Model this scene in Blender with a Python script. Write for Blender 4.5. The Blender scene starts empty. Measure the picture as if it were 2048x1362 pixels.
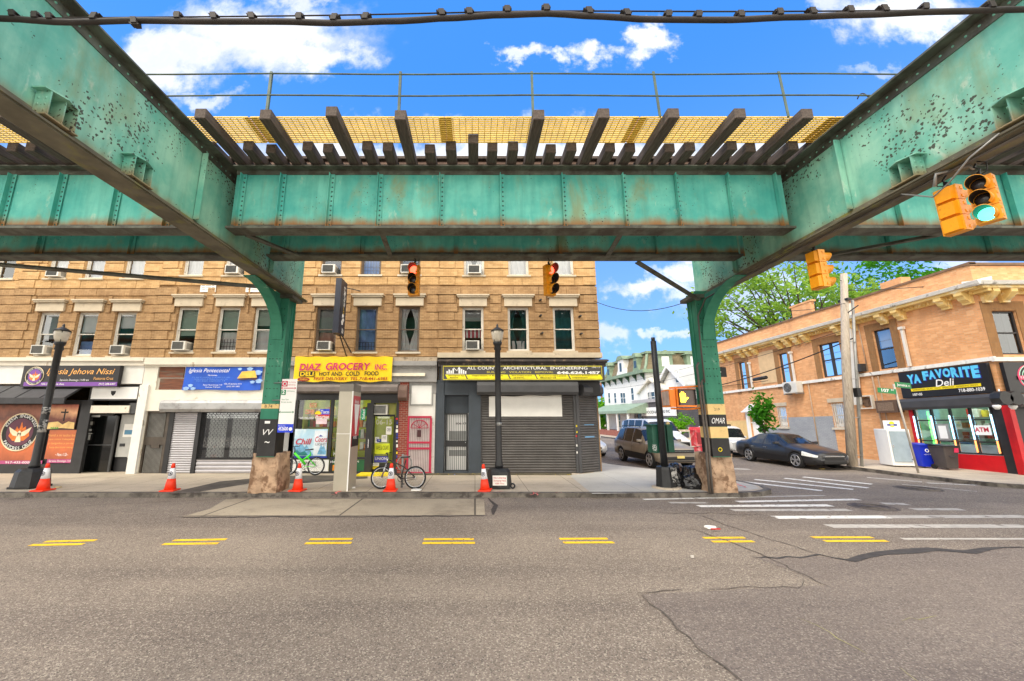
import bpy, bmesh, math, random
from mathutils import Vector, Matrix
random.seed(7)
C = bpy.context.scene.collection
R = math.radians
# ------------------------------------------------------------------ camera model
F_PX, CX, CY, HCAM, PITCH = 780.0, 950.0, 681.0, 2.2, math.atan(154/780)
_s, _c = math.sin(PITCH), math.cos(PITCH)
def ray(px, py):
    v = (CY-py)/F_PX
    return ((px-CX)/F_PX, _c-_s*v, _s+_c*v)
def onY(px, py, Y):
    d = ray(px, py); t = Y/d[1]
    return Vector((d[0]*t, Y, HCAM+d[2]*t))
def onZ(px, py, z=0.0):
    d = ray(px, py); t = (z-HCAM)/d[2]
    return Vector((d[0]*t, d[1]*t, z))
def onP(px, py, P, n):
    d = Vector(ray(px, py)); o = Vector((0, 0, HCAM)); n = Vector(n)
    return o+d*((Vector(P)-o).dot(n)/d.dot(n))
def S(*c):
    if len(c) == 1: c = (c[0],)*3
    return tuple(((x/255)/12.92 if x/255 <= .04045 else ((x/255+.055)/1.055)**2.4) for x in c)

# ------------------------------------------------------------------ materials
def newmat(name):
    m = bpy.data.materials.new(name); m.use_nodes = True
    nt = m.node_tree; nt.nodes.clear()
    return m, nt
class N:
    def __init__(s, nt): s.nt = nt
    def __call__(s, t, **k):
        n = s.nt.nodes.new('ShaderNode'+t)
        ins = k.pop('ins', {})
        for a, b in k.items(): setattr(n, a, b)
        for a, b in ins.items():
            if isinstance(b, tuple) and len(b) == 2 and hasattr(b[0], 'outputs'): s.nt.links.new(b[0].outputs[b[1]], n.inputs[a])
            elif hasattr(b, 'outputs'): s.nt.links.new(b.outputs[0], n.inputs[a])
            elif isinstance(b, bpy.types.NodeSocket): s.nt.links.new(b, n.inputs[a])
            else: n.inputs[a].default_value = b
        return n
    def math(s, op, a, b=0, c=None, clamp=False):
        ins = {0: a, 1: b}
        if c is not None: ins[2] = c
        return s('Math', operation=op, use_clamp=clamp, ins=ins).outputs[0]
    def mix(s, f, a, b, bt='MIX'):
        n = s('Mix', data_type='RGBA', blend_type=bt)
        for k, v in ((0, f), (6, a), (7, b)):
            if isinstance(v, bpy.types.NodeSocket): s.nt.links.new(v, n.inputs[k])
            else: n.inputs[k].default_value = (v if not isinstance(v, tuple) else (*v, 1)[:4])
        return n.outputs[2]
    def smooth(s, x, lo, hi):
        n = s('MapRange', interpolation_type='SMOOTHSTEP', ins={0: x, 1: lo, 2: hi})
        return n.outputs[0]
    def noise(s, vec, sc, det=3, rough=.55, dist=0):
        return s('TexNoise', ins={'Vector': vec, 'Scale': sc, 'Detail': det, 'Roughness': rough, 'Distortion': dist}).outputs[0]
    def mapping(s, vec, scale=(1, 1, 1), rot=(0, 0, 0), loc=(0, 0, 0)):
        return s('Mapping', ins={'Vector': vec, 'Scale': scale, 'Rotation': rot, 'Location': loc}).outputs[0]
def finish(nt, n, col, rough=.6, metal=0, spec=.5, bump=None, bstr=.3, bdist=.01, coat=0, emit=None, es=0, trans=0):
    p = n('BsdfPrincipled', ins={'Metallic': metal, 'Specular IOR Level': spec, 'Coat Weight': coat})
    for k, v in (('Base Color', col), ('Roughness', rough)):
        if isinstance(v, bpy.types.NodeSocket): nt.links.new(v, p.inputs[k])
        else: p.inputs[k].default_value = (*v, 1) if isinstance(v, tuple) else v
    if emit:
        p.inputs['Emission Color'].default_value = (*emit, 1); p.inputs['Emission Strength'].default_value = es
    if bump is not None:
        b = n('Bump', ins={'Height': bump, 'Strength': bstr, 'Distance': bdist})
        nt.links.new(b.outputs[0], p.inputs['Normal'])
    o = n('OutputMaterial', ins={0: p})
    return p
_mc = {}
def mat(name, col, rough=.6, metal=0, spec=.5, var=.12, vs=3.0, col2=None, s2=2.0, t2=(.5, .62), bump=0, bs=30, coat=0, emit=None, es=0, stretch=(1, 1, 1)):
    if name in _mc: return _mc[name]
    m, nt = newmat(name); n = N(nt)
    vec = n.mapping(n('TexCoord').outputs['Object'], stretch)
    c = col
    if var:
        f = n.noise(vec, vs, 4)
        f = n.smooth(f, .3, .7)
        c = n.mix(f, tuple(x*(1-var) for x in col), tuple(min(1, x*(1+var)) for x in col))
    if col2 is not None:
        g = n.smooth(n.noise(vec, s2, 6, .65, .3), t2[0], t2[1])
        c = n.mix(g, c, col2)
    b = n.noise(vec, bs, 3) if bump else None
    finish(nt, n, c, rough, metal, spec, b, bump, .01, coat, emit, es)
    _mc[name] = m
    return m
def brick_mat(name, c1, c2, mortar, bw=.21, rh=.07, ms=.008, soot=None, sootamt=.5, plane='XZ', rough=.85, c3=None):
    m, nt = newmat(name); n = N(nt)
    o = n('TexCoord').outputs['Object']
    sp = n('SeparateXYZ', ins={0: o})
    hor = n.math('ADD', sp.outputs[0], sp.outputs[1]) if plane == 'XZ' else sp.outputs[1]
    vec = n('CombineXYZ', ins={0: hor, 1: sp.outputs[2]}).outputs[0]
    b = n('TexBrick', offset=.5, ins={'Vector': vec, 'Color1': (*c1, 1), 'Color2': (*c2, 1), 'Mortar': (*mortar, 1), 'Scale': 1, 'Mortar Size': ms, 'Mortar Smooth': .3, 'Bias': -.1, 'Brick Width': bw, 'Row Height': rh})
    c = b.outputs[0]
    if c3:   # odd pale bricks
        vm = n.mapping(vec, (1/bw, 1/rh, 1))
        w = n('TexWhiteNoise', noise_dimensions='2D', ins={0: n('VectorMath', operation='FLOOR', ins={0: vm}).outputs[0]}).outputs[0]
        c = n.mix(n.math('MULTIPLY', n.math('GREATER_THAN', w, .82), .4), c, c3)
    f = n.smooth(n.noise(o, .8, 5, .6), .3, .75)
    c = n.mix(n.math('MULTIPLY', f, .35), c, tuple(min(1, x*1.35) for x in c1))
    if soot:
        g = n.smooth(n.noise(n.mapping(o, (1.2, 1.2, .45)), .9, 6, .7, .5), .44, .72)
        c = n.mix(n.math('MULTIPLY', g, sootamt), c, soot)
    finish(nt, n, c, rough, 0, .2, b.outputs[1], -.5, .012)
    return m
def steel_mat(name, base, pale, chips=1.0, rust=1.0):
    m, nt = newmat(name); n = N(nt)
    o = n('TexCoord').outputs['Object']; sp = n('SeparateXYZ', ins={0: o})
    f = n.smooth(n.noise(o, 1.3, 5, .6), .3, .7)
    c = n.mix(f, base, pale)
    st = n.smooth(n.noise(n.mapping(o, (5, 5, .5)), 1.2, 5, .6), .42, .72)      # runs
    c = n.mix(n.math('MULTIPLY', st, .36), c, tuple(x*.62 for x in base))
    pl = n.smooth(n.noise(n.mapping(o, (2.2, 2.2, .8)), 1.6, 6, .7, .4), .6, .72)  # bleached patches
    c = n.mix(n.math('MULTIPLY', pl, .7), c, S(182, 204, 186))
    rp = n.smooth(n.noise(n.mapping(o, (1.2, 1.2, .6)), .9, 6, .68, .3), .5, .74)
    c = n.mix(n.math('MULTIPLY', rp, .62*rust), c, S(138, 136, 88))
    # rust band at the foot of the plate (object origin sits there)
    zz = n.math('ADD', sp.outputs[2], n.math('MULTIPLY', n.math('SUBTRACT', n.noise(n.mapping(o, (1, 1, .2)), 3.2, 4), .5), .32))
    rb = n.smooth(zz, .36, .06)
    c = n.mix(n.math('MULTIPLY', rb, .9*rust), c, S(148, 100, 52))
    rb2 = n.smooth(n.math('ADD', zz, n.math('MULTIPLY', n.noise(o, 9, 3), .12)), .13, .03)
    c = n.mix(n.math('MULTIPLY', rb2, .8*rust), c, S(112, 66, 36))
    # flaked spots in clusters
    cl = n.smooth(n.noise(o, .85, 4, .6), .42, .62)
    warp = n('VectorMath', operation='ADD', ins={0: o, 1: n('VectorMath', operation='SCALE', ins={0: n('TexNoise', ins={'Vector': o, 'Scale': 22.0}).outputs[1], 'Scale': .07}).outputs[0]}).outputs[0]
    v = n('TexVoronoi', ins={'Vector': warp, 'Scale': 15.0}).outputs['Distance']
    ch = n.math('LESS_THAN', v, n.math('MULTIPLY', cl, n.math('MULTIPLY', n.noise(o, 5, 2), .5*chips)))
    c = n.mix(n.math('MULTIPLY', ch, .88), c, S(58, 42, 34))
    finish(nt, n, c, .62, 0, .3, n.math('ADD', n.math('MULTIPLY', ch, -1), n.noise(o, 25, 3)), .25, .006)
    return m
def grad_mat(name, stops, z0, z1, rough=.5):
    m, nt = newmat(name); n = N(nt)
    o = n('TexCoord').outputs['Object']; sp = n('SeparateXYZ', ins={0: o})
    f = n('MapRange', ins={0: n.math('ADD', sp.outputs[2], n.math('MULTIPLY', n.math('SUBTRACT', n.noise(n.mapping(o, (1.5, 1, 1)), 1.4, 4, .6), .5), .5*(z1-z0))), 1: z0, 2: z1}).outputs[0]
    r = n('ValToRGB', ins={0: f}); e = r.color_ramp.elements
    for i, (p, c) in enumerate(stops):
        q = e[i] if i < 2 else e.new(p)
        q.position = p; q.color = (*c, 1)
    finish(nt, n, r.outputs[0], rough); return m
def glass_mat(name, tint=(1, 1, 1), refl=.1, rough=.02):
    m, nt = newmat(name); n = N(nt)
    t = n('BsdfTransparent', ins={0: (*tint, 1)}); g = n('BsdfGlossy', ins={'Color': (.9, .95, 1, 1), 'Roughness': rough})
    fr = n('Fresnel', ins={0: 1.5})
    f = n.math('ADD', fr.outputs[0], refl, clamp=True)
    mx = n('MixShader', ins={0: f, 1: t, 2: g})
    n('OutputMaterial', ins={0: mx})
    return m
def leaf_mat(name, a, b, trans=.35):
    m, nt = newmat(name); n = N(nt)
    o = n('TexCoord').outputs['Object']
    f = n.smooth(n.noise(o, 1.1, 4, .7), .3, .7)
    w = n.smooth(n.noise(o, 9.0, 2, .5), .3, .7)
    c = n.mix(f, a, b); c = n.mix(n.math('MULTIPLY', w, .4), c, tuple(min(1, x*1.5) for x in b))
    d = n('BsdfDiffuse', ins={0: c}); t = n('BsdfTranslucent', ins={0: c})
    mx = n('MixShader', ins={0: trans, 1: d, 2: t}); n('OutputMaterial', ins={0: mx})
    return m
def emat(name, col, s):
    m, nt = newmat(name); n = N(nt)
    finish(nt, n, tuple(x*.5 for x in col), .4, emit=col, es=s)
    return m

# ------------------------------------------------------------------ mesh builder
X_, Y_, Z_ = Vector((1, 0, 0)), Vector((0, 1, 0)), Vector((0, 0, 1))
_tc = {}
def glyphs(s, shear=0.0, bold=0.0, space=1.0):
    k = (s, shear, bold, space)
    if k in _tc: return _tc[k]
    cu = bpy.data.curves.new('t', 'FONT'); cu.body = s; cu.shear = shear; cu.offset = bold; cu.space_character = space
    cu.resolution_u = 3
    ob = bpy.data.objects.new('t', cu); C.objects.link(ob)
    dg = bpy.context.evaluated_depsgraph_get(); dg.update()
    me = bpy.data.meshes.new_from_object(ob.evaluated_get(dg))
    vs = [v.co.copy() for v in me.vertices]; fs = [tuple(p.vertices) for p in me.polygons]
    bpy.data.objects.remove(ob); bpy.data.curves.remove(cu); bpy.data.meshes.remove(me)
    x0 = min(v.x for v in vs); x1 = max(v.x for v in vs); y0 = min(v.y for v in vs); y1 = max(v.y for v in vs)
    _tc[k] = ([((v.x-x0)/(x1-x0), (v.y-y0)/(y1-y0)) for v in vs], fs, (x1-x0)/(y1-y0))
    return _tc[k]
class MB:
    def __init__(s): s.v = []; s.f = []; s.m = []; s.s = []
    def add(s, vs, fs, m=0, smooth=False):
        o = len(s.v); s.v += [Vector(p) for p in vs]
        for f in fs: s.f.append(tuple(i+o for i in f)); s.m.append(m); s.s.append(smooth)
        return s
    def box(s, x0, x1, y0, y1, z0, z1, m=0):
        vs = [(x, y, z) for x in (x0, x1) for y in (y0, y1) for z in (z0, z1)]
        return s.add(vs, [(0, 1, 3, 2), (4, 6, 7, 5), (0, 4, 5, 1), (2, 3, 7, 6), (0, 2, 6, 4), (1, 5, 7, 3)], m)
    def frame(s, o, u, v, w, m=0):     # box from corner o with edge vectors
        o, u, v, w = Vector(o), Vector(u), Vector(v), Vector(w)
        vs = [o+a*u+b*v+c*w for a in (0, 1) for b in (0, 1) for c in (0, 1)]
        return s.add(vs, [(0, 1, 3, 2), (4, 6, 7, 5), (0, 4, 5, 1), (2, 3, 7, 6), (0, 2, 6, 4), (1, 5, 7, 3)], m)
    def beam(s, a, b, w, h, m=0, up=Z_):
        a, b = Vector(a), Vector(b); d = (b-a); n = d.normalized()
        sd = n.cross(Vector(up))
        if sd.length < 1e-4: sd = n.cross(X_)
        sd.normalize(); u = sd.cross(n)
        return s.frame(a-sd*w/2-u*h/2, d, sd*w, u*h, m)
    def ring(s, c, ax, r, n):
        ax = Vector(ax).normalized(); t = ax.cross(Z_)
        if t.length < 1e-4: t = X_.copy()
        t.normalize(); b = ax.cross(t)
        return [Vector(c)+t*(r*math.cos(2*math.pi*i/n))+b*(r*math.sin(2*math.pi*i/n)) for i in range(n)]
    def cyl(s, a, b, r0, r1=None, n=12, m=0, caps=True, smooth=True):
        r1 = r0 if r1 is None else r1
        a, b = Vector(a), Vector(b); ax = b-a
        o = len(s.v); s.v += s.ring(a, ax, r0, n)+s.ring(b, ax, r1, n)
        for i in range(n):
            j = (i+1) % n; s.f.append((o+i, o+j, o+n+j, o+n+i)); s.m.append(m); s.s.append(smooth)
        if caps:
            s.f.append(tuple(o+i for i in reversed(range(n)))); s.m.append(m); s.s.append(False)
            s.f.append(tuple(o+n+i for i in range(n))); s.m.append(m); s.s.append(False)
        return s
    def tube(s, pts, r, n=6, m=0, caps=True):
        pts = [Vector(p) for p in pts]; rs = r if isinstance(r, (list, tuple)) else [r]*len(pts)
        o = len(s.v); ref = None
        for i, p in enumerate(pts):
            d = (pts[min(i+1, len(pts)-1)]-pts[max(i-1, 0)]).normalized()
            if ref is None:
                ref = d.cross(Z_)
                if ref.length < 1e-3: ref = d.cross(X_)
            t = (ref-d*ref.dot(d)).normalized(); ref = t; b = d.cross(t)
            s.v += [p+t*(rs[i]*math.cos(2*math.pi*k/n))+b*(rs[i]*math.sin(2*math.pi*k/n)) for k in range(n)]
        for i in range(len(pts)-1):
            for k in range(n):
                j = (k+1) % n; s.f.append((o+i*n+k, o+i*n+j, o+(i+1)*n+j, o+(i+1)*n+k)); s.m.append(m); s.s.append(True)
        if caps:
            s.f.append(tuple(o+k for k in reversed(range(n)))); s.m.append(m); s.s.append(False)
            e = o+(len(pts)-1)*n; s.f.append(tuple(e+k for k in range(n))); s.m.append(m); s.s.append(False)
        return s
    def prism(s, pts, vec, m=0):
        pts = [Vector(p) for p in pts]; vec = Vector(vec); n = len(pts)
        return s.add(pts+[p+vec for p in pts], [tuple(reversed(range(n))), tuple(range(n, 2*n))]+[(i, (i+1) % n, n+(i+1) % n, n+i) for i in range(n)], m)
    def poly(s, pts, m=0): return s.add(pts, [tuple(range(len(pts)))], m)
    def lathe(s, prof, c=(0, 0, 0), n=16, m=0, smooth=True):
        c = Vector(c); o = len(s.v)
        for r, z in prof:
            s.v += [c+Vector((r*math.cos(2*math.pi*i/n), r*math.sin(2*math.pi*i/n), z)) for i in range(n)]
        for k in range(len(prof)-1):
            for i in range(n):
                j = (i+1) % n; s.f.append((o+k*n+i, o+k*n+j, o+(k+1)*n+j, o+(k+1)*n+i)); s.m.append(m); s.s.append(smooth)
        s.f.append(tuple(o+i for i in reversed(range(n)))); s.m.append(m); s.s.append(False)
        e = o+(len(prof)-1)*n; s.f.append(tuple(e+i for i in range(n))); s.m.append(m); s.s.append(False)
        return s
    def torus(s, c, ax, Rr, r, n=24, k=6, m=0, a0=0, a1=360):
        c = Vector(c); ax = Vector(ax).normalized(); t = ax.cross(Z_)
        if t.length < 1e-3: t = X_.copy()
        t.normalize(); b = ax.cross(t); full = abs(a1-a0) >= 360; o = len(s.v); cnt = n if full else n+1
        for i in range(cnt):
            a = R(a0+(a1-a0)*i/n); d = t*math.cos(a)+b*math.sin(a)
            s.v += [c+d*(Rr+r*math.cos(2*math.pi*j/k))+ax*(r*math.sin(2*math.pi*j/k)) for j in range(k)]
        for i in range(n):
            i2 = (i+1) % cnt
            for j in range(k):
                j2 = (j+1) % k; s.f.append((o+i*k+j, o+i2*k+j, o+i2*k+j2, o+i*k+j2)); s.m.append(m); s.s.append(True)
        return s
    def rivet(s, c, nrm, r=.02, m=0):
        c, nrm = Vector(c), Vector(nrm); q = s.ring(c, nrm, r, 6); q2 = s.ring(c+nrm*r*.6, nrm, r*.55, 6)
        return s.add(q+q2, [(i, (i+1) % 6, 6+(i+1) % 6, 6+i) for i in range(6)]+[(6, 7, 8, 9, 10, 11)], m)
    def disc(s, c, ax, r, n=20, m=0): return s.poly(s.ring(c, ax, r, n), m)
    def text(s, t, o, h, w=None, m=0, u=X_, v=Z_, al='L', shear=0, bold=0, arc=0, space=1.0):
        vs, fs, ar = glyphs(t, shear, bold, space); o, u, v = Vector(o), Vector(u), Vector(v)
        w = w or ar*h; off = {'L': 0, 'C': -w/2, 'R': -w}[al]
        pts = [o+u*(off+x*w)+v*(y*h+arc*math.sin(math.pi*x)) for x, y in vs]
        return s.add(pts, fs, m)
    def ringtext(s, t, c, r, h, a0, a1, m=0, u=X_, v=Z_, inside=False):
        c, u, v = Vector(c), Vector(u), Vector(v); k = len(t)
        for i, ch in enumerate(t):
            if ch == ' ': continue
            a = R(a0+(a1-a0)*(i+.5)/k); d = u*math.cos(a)+v*math.sin(a); tn = u*math.sin(a)-v*math.cos(a)
            if inside: s.text(ch, c+d*(r+h), h, None, m, -tn, -d, 'C')
            else: s.text(ch, c+d*r, h, None, m, tn, d, 'C')
        return s
    def xf(s, M):
        s.v = [M @ p for p in s.v]; return s
    def merge(s, o, dm=0):
        k = len(s.v); s.v += o.v
        s.f += [tuple(i+k for i in f) for f in o.f]; s.m += [a+dm for a in o.m]; s.s += o.s; return s
    def build(s, name, mats, parent=None, origin=None):
        if not isinstance(mats, (list, tuple)): mats = [mats]
        me = bpy.data.meshes.new(name); ob = bpy.data.objects.new(name, me); C.objects.link(ob)
        if parent is not None:
            r = parent
            while r.parent: r = r.parent
            off = r.location.copy(); ob.parent = parent
        else:
            if origin is None:
                xs = [p.x for p in s.v]; ys = [p.y for p in s.v]
                off = Vector(((min(xs)+max(xs))/2, (min(ys)+max(ys))/2, min(p.z for p in s.v)))
            else: off = Vector(origin)
            ob.location = off
        me.from_pydata([tuple(p-off) for p in s.v], [], s.f)
        for mm in mats: me.materials.append(mm)
        if len(mats) > 1: me.polygons.foreach_set('material_index', s.m)
        if any(s.s): me.polygons.foreach_set('use_smooth', s.s)
        me.update()
        return ob
def tag(o, label, cat, group=None):
    o['label'] = label; o['category'] = cat
    if group: o['group'] = group
    return o
def struct(o): o['kind'] = 'structure'; return o
def thing(name, label, cat, loc=(0, 0, 0), group=None):
    o = bpy.data.objects.new(name, None); o.empty_display_size = .1; C.objects.link(o); o.location = loc
    return tag(o, label, cat, group)
def dup(o, parent=None):
    c = o.copy(); C.objects.link(c)
    if parent: c.parent = parent
    for ch in o.children: dup(ch, c)
    return c
def place(o, loc, rz=0, sc=None, label=None, rx=0, ry=0):
    o.location = loc; o.rotation_euler = (R(rx), R(ry), R(rz))
    if sc: o.scale = (sc,)*3 if not isinstance(sc, tuple) else sc
    if label: o['label'] = label
    return o
def bevel(ob, w=.01, seg=2, ang=40):
    b = ob.modifiers.new('bevel', 'BEVEL'); b.width = w; b.segments = seg; b.limit_method = 'ANGLE'; b.angle_limit = R(ang)
    return ob
# common materials
BLK = mat('black_paint', S(28, 29, 31), .5, var=.2)
BLKM = mat('black_metal', S(34, 35, 37), .45, spec=.5, var=.25, vs=6)
WHT = mat('white_paint', S(226, 224, 218), .55, var=.05, col2=S(176, 168, 152), s2=3, t2=(.62, .72))
WHTC = mat('white_clean', S(235, 235, 232), .5, var=.03)
GREY = mat('grey_metal', S(148, 148, 145), .45, metal=.3, var=.12)
DGREY = mat('dark_grey', S(62, 63, 64), .55, var=.18)
RED = mat('red_paint', S(196, 22, 30), .45, var=.1)
LETW = mat('lettering_white', S(240, 240, 238), .6, var=0)
LETK = mat('lettering_black', S(20, 20, 22), .6, var=0)
YEL = mat('sign_yellow', S(238, 214, 20), .5, var=.04)
RUBBER = mat('rubber', S(26, 26, 27), .8, var=.2)
CHROME = mat('chrome', S(200, 202, 205), .2, metal=1, var=.05)
GLASS = glass_mat('window_glass')
STONE = mat('pale_stone', S(205, 196, 178), .75, var=.08, col2=S(150, 140, 120), s2=2.5, t2=(.55, .75), bump=.15)
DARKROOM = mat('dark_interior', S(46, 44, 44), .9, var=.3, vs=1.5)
# ================================================================== SETTING
SW = .12           # pavement level
YC, YF = 11.57, 15.5   # far kerb, far building line
def asphalt(name='asphalt', tint=None):
    m, nt = newmat(name); n = N(nt)
    o = n('TexCoord').outputs['Object']
    c = n.mix(n.smooth(n.noise(o, .35, 5, .6), .3, .7), S(130, 119, 109), S(148, 136, 124))
    band = n.smooth(n.noise(n.mapping(o, (.06, .75, 1)), 1.0, 4, .55), .38, .68)      # tyre tracks along the avenue
    c = n.mix(n.math('MULTIPLY', band, .5), c, S(94, 84, 80))
    st = n.smooth(n.noise(n.mapping(o, (.5, .8, 1)), 1.1, 6, .7, .6), .55, .75)
    c = n.mix(n.math('MULTIPLY', st, .45), c, S(160, 148, 134))
    g1 = n('TexVoronoi', ins={'Vector': o, 'Scale': 75.0}).outputs['Color']
    sp = n('SeparateXYZ', ins={0: g1}).outputs[0]
    c = n.mix(n.math('MULTIPLY', n.smooth(sp, .72, .98), .6), c, S(196, 186, 170))
    c = n.mix(n.math('MULTIPLY', n.smooth(sp, .32, .0), .55), c, S(52, 48, 48))
    f2 = n.noise(o, 110, 3, .7)
    c = n.mix(n.math('MULTIPLY', n.smooth(f2, .35, .62), .25), c, S(70, 64, 62))
    if tint: c = n.mix(.32, c, tint)
    oil = n.smooth(n.noise(n.mapping(o, (1, 1.3, 1)), .55, 5, .7, .4), .64, .78)
    c = n.mix(n.math('MULTIPLY', oil, .4), c, S(66, 60, 58))
    sc_ = n.smooth(n.noise(n.mapping(o, (.25, 9, 1)), 1.5, 3, .5), .62, .8)
    c = n.mix(n.math('MULTIPLY', sc_, .22), c, S(86, 78, 74))
    vd = n('TexVoronoi', ins={'Vector': o, 'Scale': 90.0}).outputs['Distance']
    finish(nt, n, c, .85, 0, .25, n.math('ADD', n.math('MULTIPLY', vd, -1), f2), .55, .012)
    return m
def concrete(name, a, b, dark, w=1.55, h=1.3, bs=.02, dirt=.5):
    m, nt = newmat(name); n = N(nt)
    o = n('TexCoord').outputs['Object']
    br = n('TexBrick', offset=0, ins={'Vector': o, 'Color1': (*a, 1), 'Color2': (*b, 1), 'Mortar': (*dark, 1), 'Scale': 1, 'Mortar Size': bs*.5, 'Brick Width': w, 'Row Height': h, 'Bias': 0})
    c = br.outputs[0]
    c = n.mix(n.math('MULTIPLY', n.smooth(n.noise(o, .7, 6, .7, .4), .42, .75), dirt), c, dark)
    c = n.mix(n.math('MULTIPLY', n.smooth(n.noise(o, 3.5, 4, .7), .6, .75), .35), c, tuple(x*.5 for x in dark))
    f = n.noise(o, 40, 3, .7)
    c = n.mix(n.math('MULTIPLY', n.smooth(f, .4, .65), .22), c, tuple(x*.6 for x in dark))
    finish(nt, n, c, .85, 0, .25, n.math('ADD', f, br.outputs[1]), .25, .01)
    return m
ASPH = asphalt()
CONC = concrete('pavement_concrete', S(204, 190, 170), S(190, 177, 158), S(130, 120, 108))
CONC2 = concrete('corner_concrete', S(196, 193, 184), S(188, 184, 176), S(140, 136, 128), 2.4, 2.4, .012, .35)
KERB = mat('kerb_stone', S(104, 98, 90), .7, var=.3, vs=3, col2=S(60, 54, 50), s2=4, t2=(.45, .65), bump=.3)
def sheet(name, pts, z, m, thick=None):
    b = MB()
    if thick: b.prism([(p[0], p[1], z-thick) for p in pts], (0, 0, thick))
    else: b.poly([(p[0], p[1], z) for p in pts])
    return struct(b.build(name, m, origin=(0, 0, 0)))
GRD = mat('ground_dirt', S(120, 112, 100), .95, var=.2, vs=.3)
sheet('ground', [(-900, -900), (900, -900), (900, 900), (-900, 900)], -.03, GRD)
SD = -.065        # the side street drifts this much in x per metre of y
def sx(x, y): return x+SD*(y-16.5)
b = MB()
b.poly([(-120, 3.2, 0), (120, 3.2, 0), (120, YC, 0), (-120, YC, 0)])
b.poly([(3, YC, 0), (22, YC, 0), (22-12, 190, 0), (3-12, 190, 0)])
struct(b.build('road', ASPH, origin=(0, 0, 0)))
# pavements: kerb lines
kl = [(-120, YC), (7.3, YC), (8.1, 11.7), (8.7, 12.1), (9.0, 12.8), (8.9, 13.7), (8.3, 15.2), (7.2, 17.2), (6.3, 18.6), (5.95, 20.2), (sx(5.9, 60), 60), (sx(5.9, 170), 170)]
kr = [(120, 12.55), (18.4, 12.6), (17.4, 12.75), (16.8, 13.2), (16.45, 14.0), (16.3, 15.2), (16.15, 17.7), (sx(16.1, 60), 60), (sx(16.1, 170), 170)]
kn = [(-120, 3.2), (120, 3.2)]
sheet('pavement', kl+[(-120, 170)], SW, CONC, .3)
sheet('pavement', kr[::-1]+[(120, 12.55), (120, 170)][:1]+[(120, 170)], SW, CONC, .3)
sheet('pavement', [(-120, 3.2), (120, 3.2), (120, -12), (-120, -12)], SW, CONC, .3)
def ribbon(name, pts, w, z, m, side=1, h=None):
    b = MB(); P = [Vector((x, y, 0)) for x, y in pts]; L = []; P0 = []
    for i, p in enumerate(P):
        d = (P[min(i+1, len(P)-1)]-P[max(i-1, 0)]).normalized(); nrm = Vector((-d.y, d.x, 0))*side
        L.append(p+nrm*w); P0.append(p-nrm*(.006 if h else 0))
    for i in range(len(P)-1):
        q = [P0[i], P0[i+1], L[i+1], L[i]]
        if h: b.prism([(a.x, a.y, z-h) for a in q], (0, 0, h))
        else: b.poly([(a.x, a.y, z) for a in q])
    return struct(b.build(name, m, origin=(0, 0, 0)))
def off(pts, dx, dy): return [(x+dx, y+dy) for x, y in pts]
ribbon('kerb', kl, .17, SW+.006, KERB, 1, .13)
ribbon('kerb', kr, .17, SW+.006, KERB, -1, .13)
ribbon('kerb', kn, .17, SW+.006, KERB, -1, .13)
def pz(l, z=0.0): return [tuple(onZ(x, y, z)[:2]) for x, y in l]
# light corner slab, dark asphalt strip and step strip on the pavement
sheet('corner_slab', pz([(1139, 951), (1185, 988)], SW)+[(7.0, 11.78), (7.9, 11.95), (8.5, 12.3), (8.78, 12.9), (8.7, 13.6), (8.1, 15.1), (7.0, 17.0), (6.1, 18.4), (5.3, 19.6), (5.0, 16.6), (4.5, 15.62)], SW+.004, CONC2)
PATCH = mat('asphalt_patch', S(84, 78, 72), .9, var=.25, vs=3, bump=.3, bs=60)
sheet('pavement_patch', pz([(330, 988), (440, 963), (560, 952), (735, 950), (735, 957), (600, 967), (500, 967), (385, 986)], SW), SW+.004, PATCH)
sheet('pavement_step', [(-5.2, 15.02), (3.55, 15.02), (3.6, 15.2), (-5.2, 15.2)], SW+.05, mat('step_edge', S(92, 86, 70), .8, var=.3, col2=S(170, 150, 40), s2=5, t2=(.6, .66)), .06)
# worn concrete bus pad in the far lane
PAD = concrete('bus_pad', S(184, 172, 150), S(172, 160, 140), S(98, 90, 82), 3.1, 1.9, .05, .6)
sheet('concrete_pad', pz([(455, 997), (968, 997), (970, 1030), (366, 1033), (420, 1018)]), .004, PAD)
TAR = mat('tar', S(62, 58, 56), .75, var=.3, vs=8)
TARL = mat('crack_fill', S(84, 76, 70), .8, var=.3, vs=8)
def jag(name, px, w_, m=TARL, z=.008, seed=0, n=9, jit=.05, scr=True):
    w = w_*(.8 if w_ > .08 else .6); rnd = random.Random(seed); P = [onZ(x, y, 0) for x, y in px] if scr else [Vector((x, y, 0)) for x, y in px]; Q = []
    for a, c in zip(P, P[1:]):
        k = max(2, int((c-a).length/max(.12, w_*1.5)))
        for i in range(k): Q.append(a.lerp(c, i/k)+Vector((rnd.gauss(0, jit), rnd.gauss(0, jit), 0)))
    Q.append(P[-1]); b = MB(); prev = None
    for i, p in enumerate(Q):
        d = (Q[min(i+1, len(Q)-1)]-Q[max(i-1, 0)]).normalized(); nr = Vector((-d.y, d.x, 0))
        e = w*(.5+rnd.random()*.65)*min(1, (i+.3)/3, (len(Q)-i-.5)/3)
        cur = (p+nr*e/2+Vector((0, 0, z)), p-nr*e/2+Vector((0, 0, z)))
        if prev: b.poly([prev[0], prev[1], cur[1], cur[0]])
        prev = cur
    return struct(b.build(name, m, origin=(0, 0, 0)))
c8 = lambda l: [(1024+x/2, 900+y/2) for x, y in l]
jag('road_crack', c8([(950, 431), (1100, 428), (1250, 429), (1330, 438)]), .09, TAR, seed=1)
jag('road_crack', c8([(1240, 430), (1330, 438), (1480, 411), (1700, 400), (2060, 390)]), .26, TAR, seed=2, z=.010)
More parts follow.
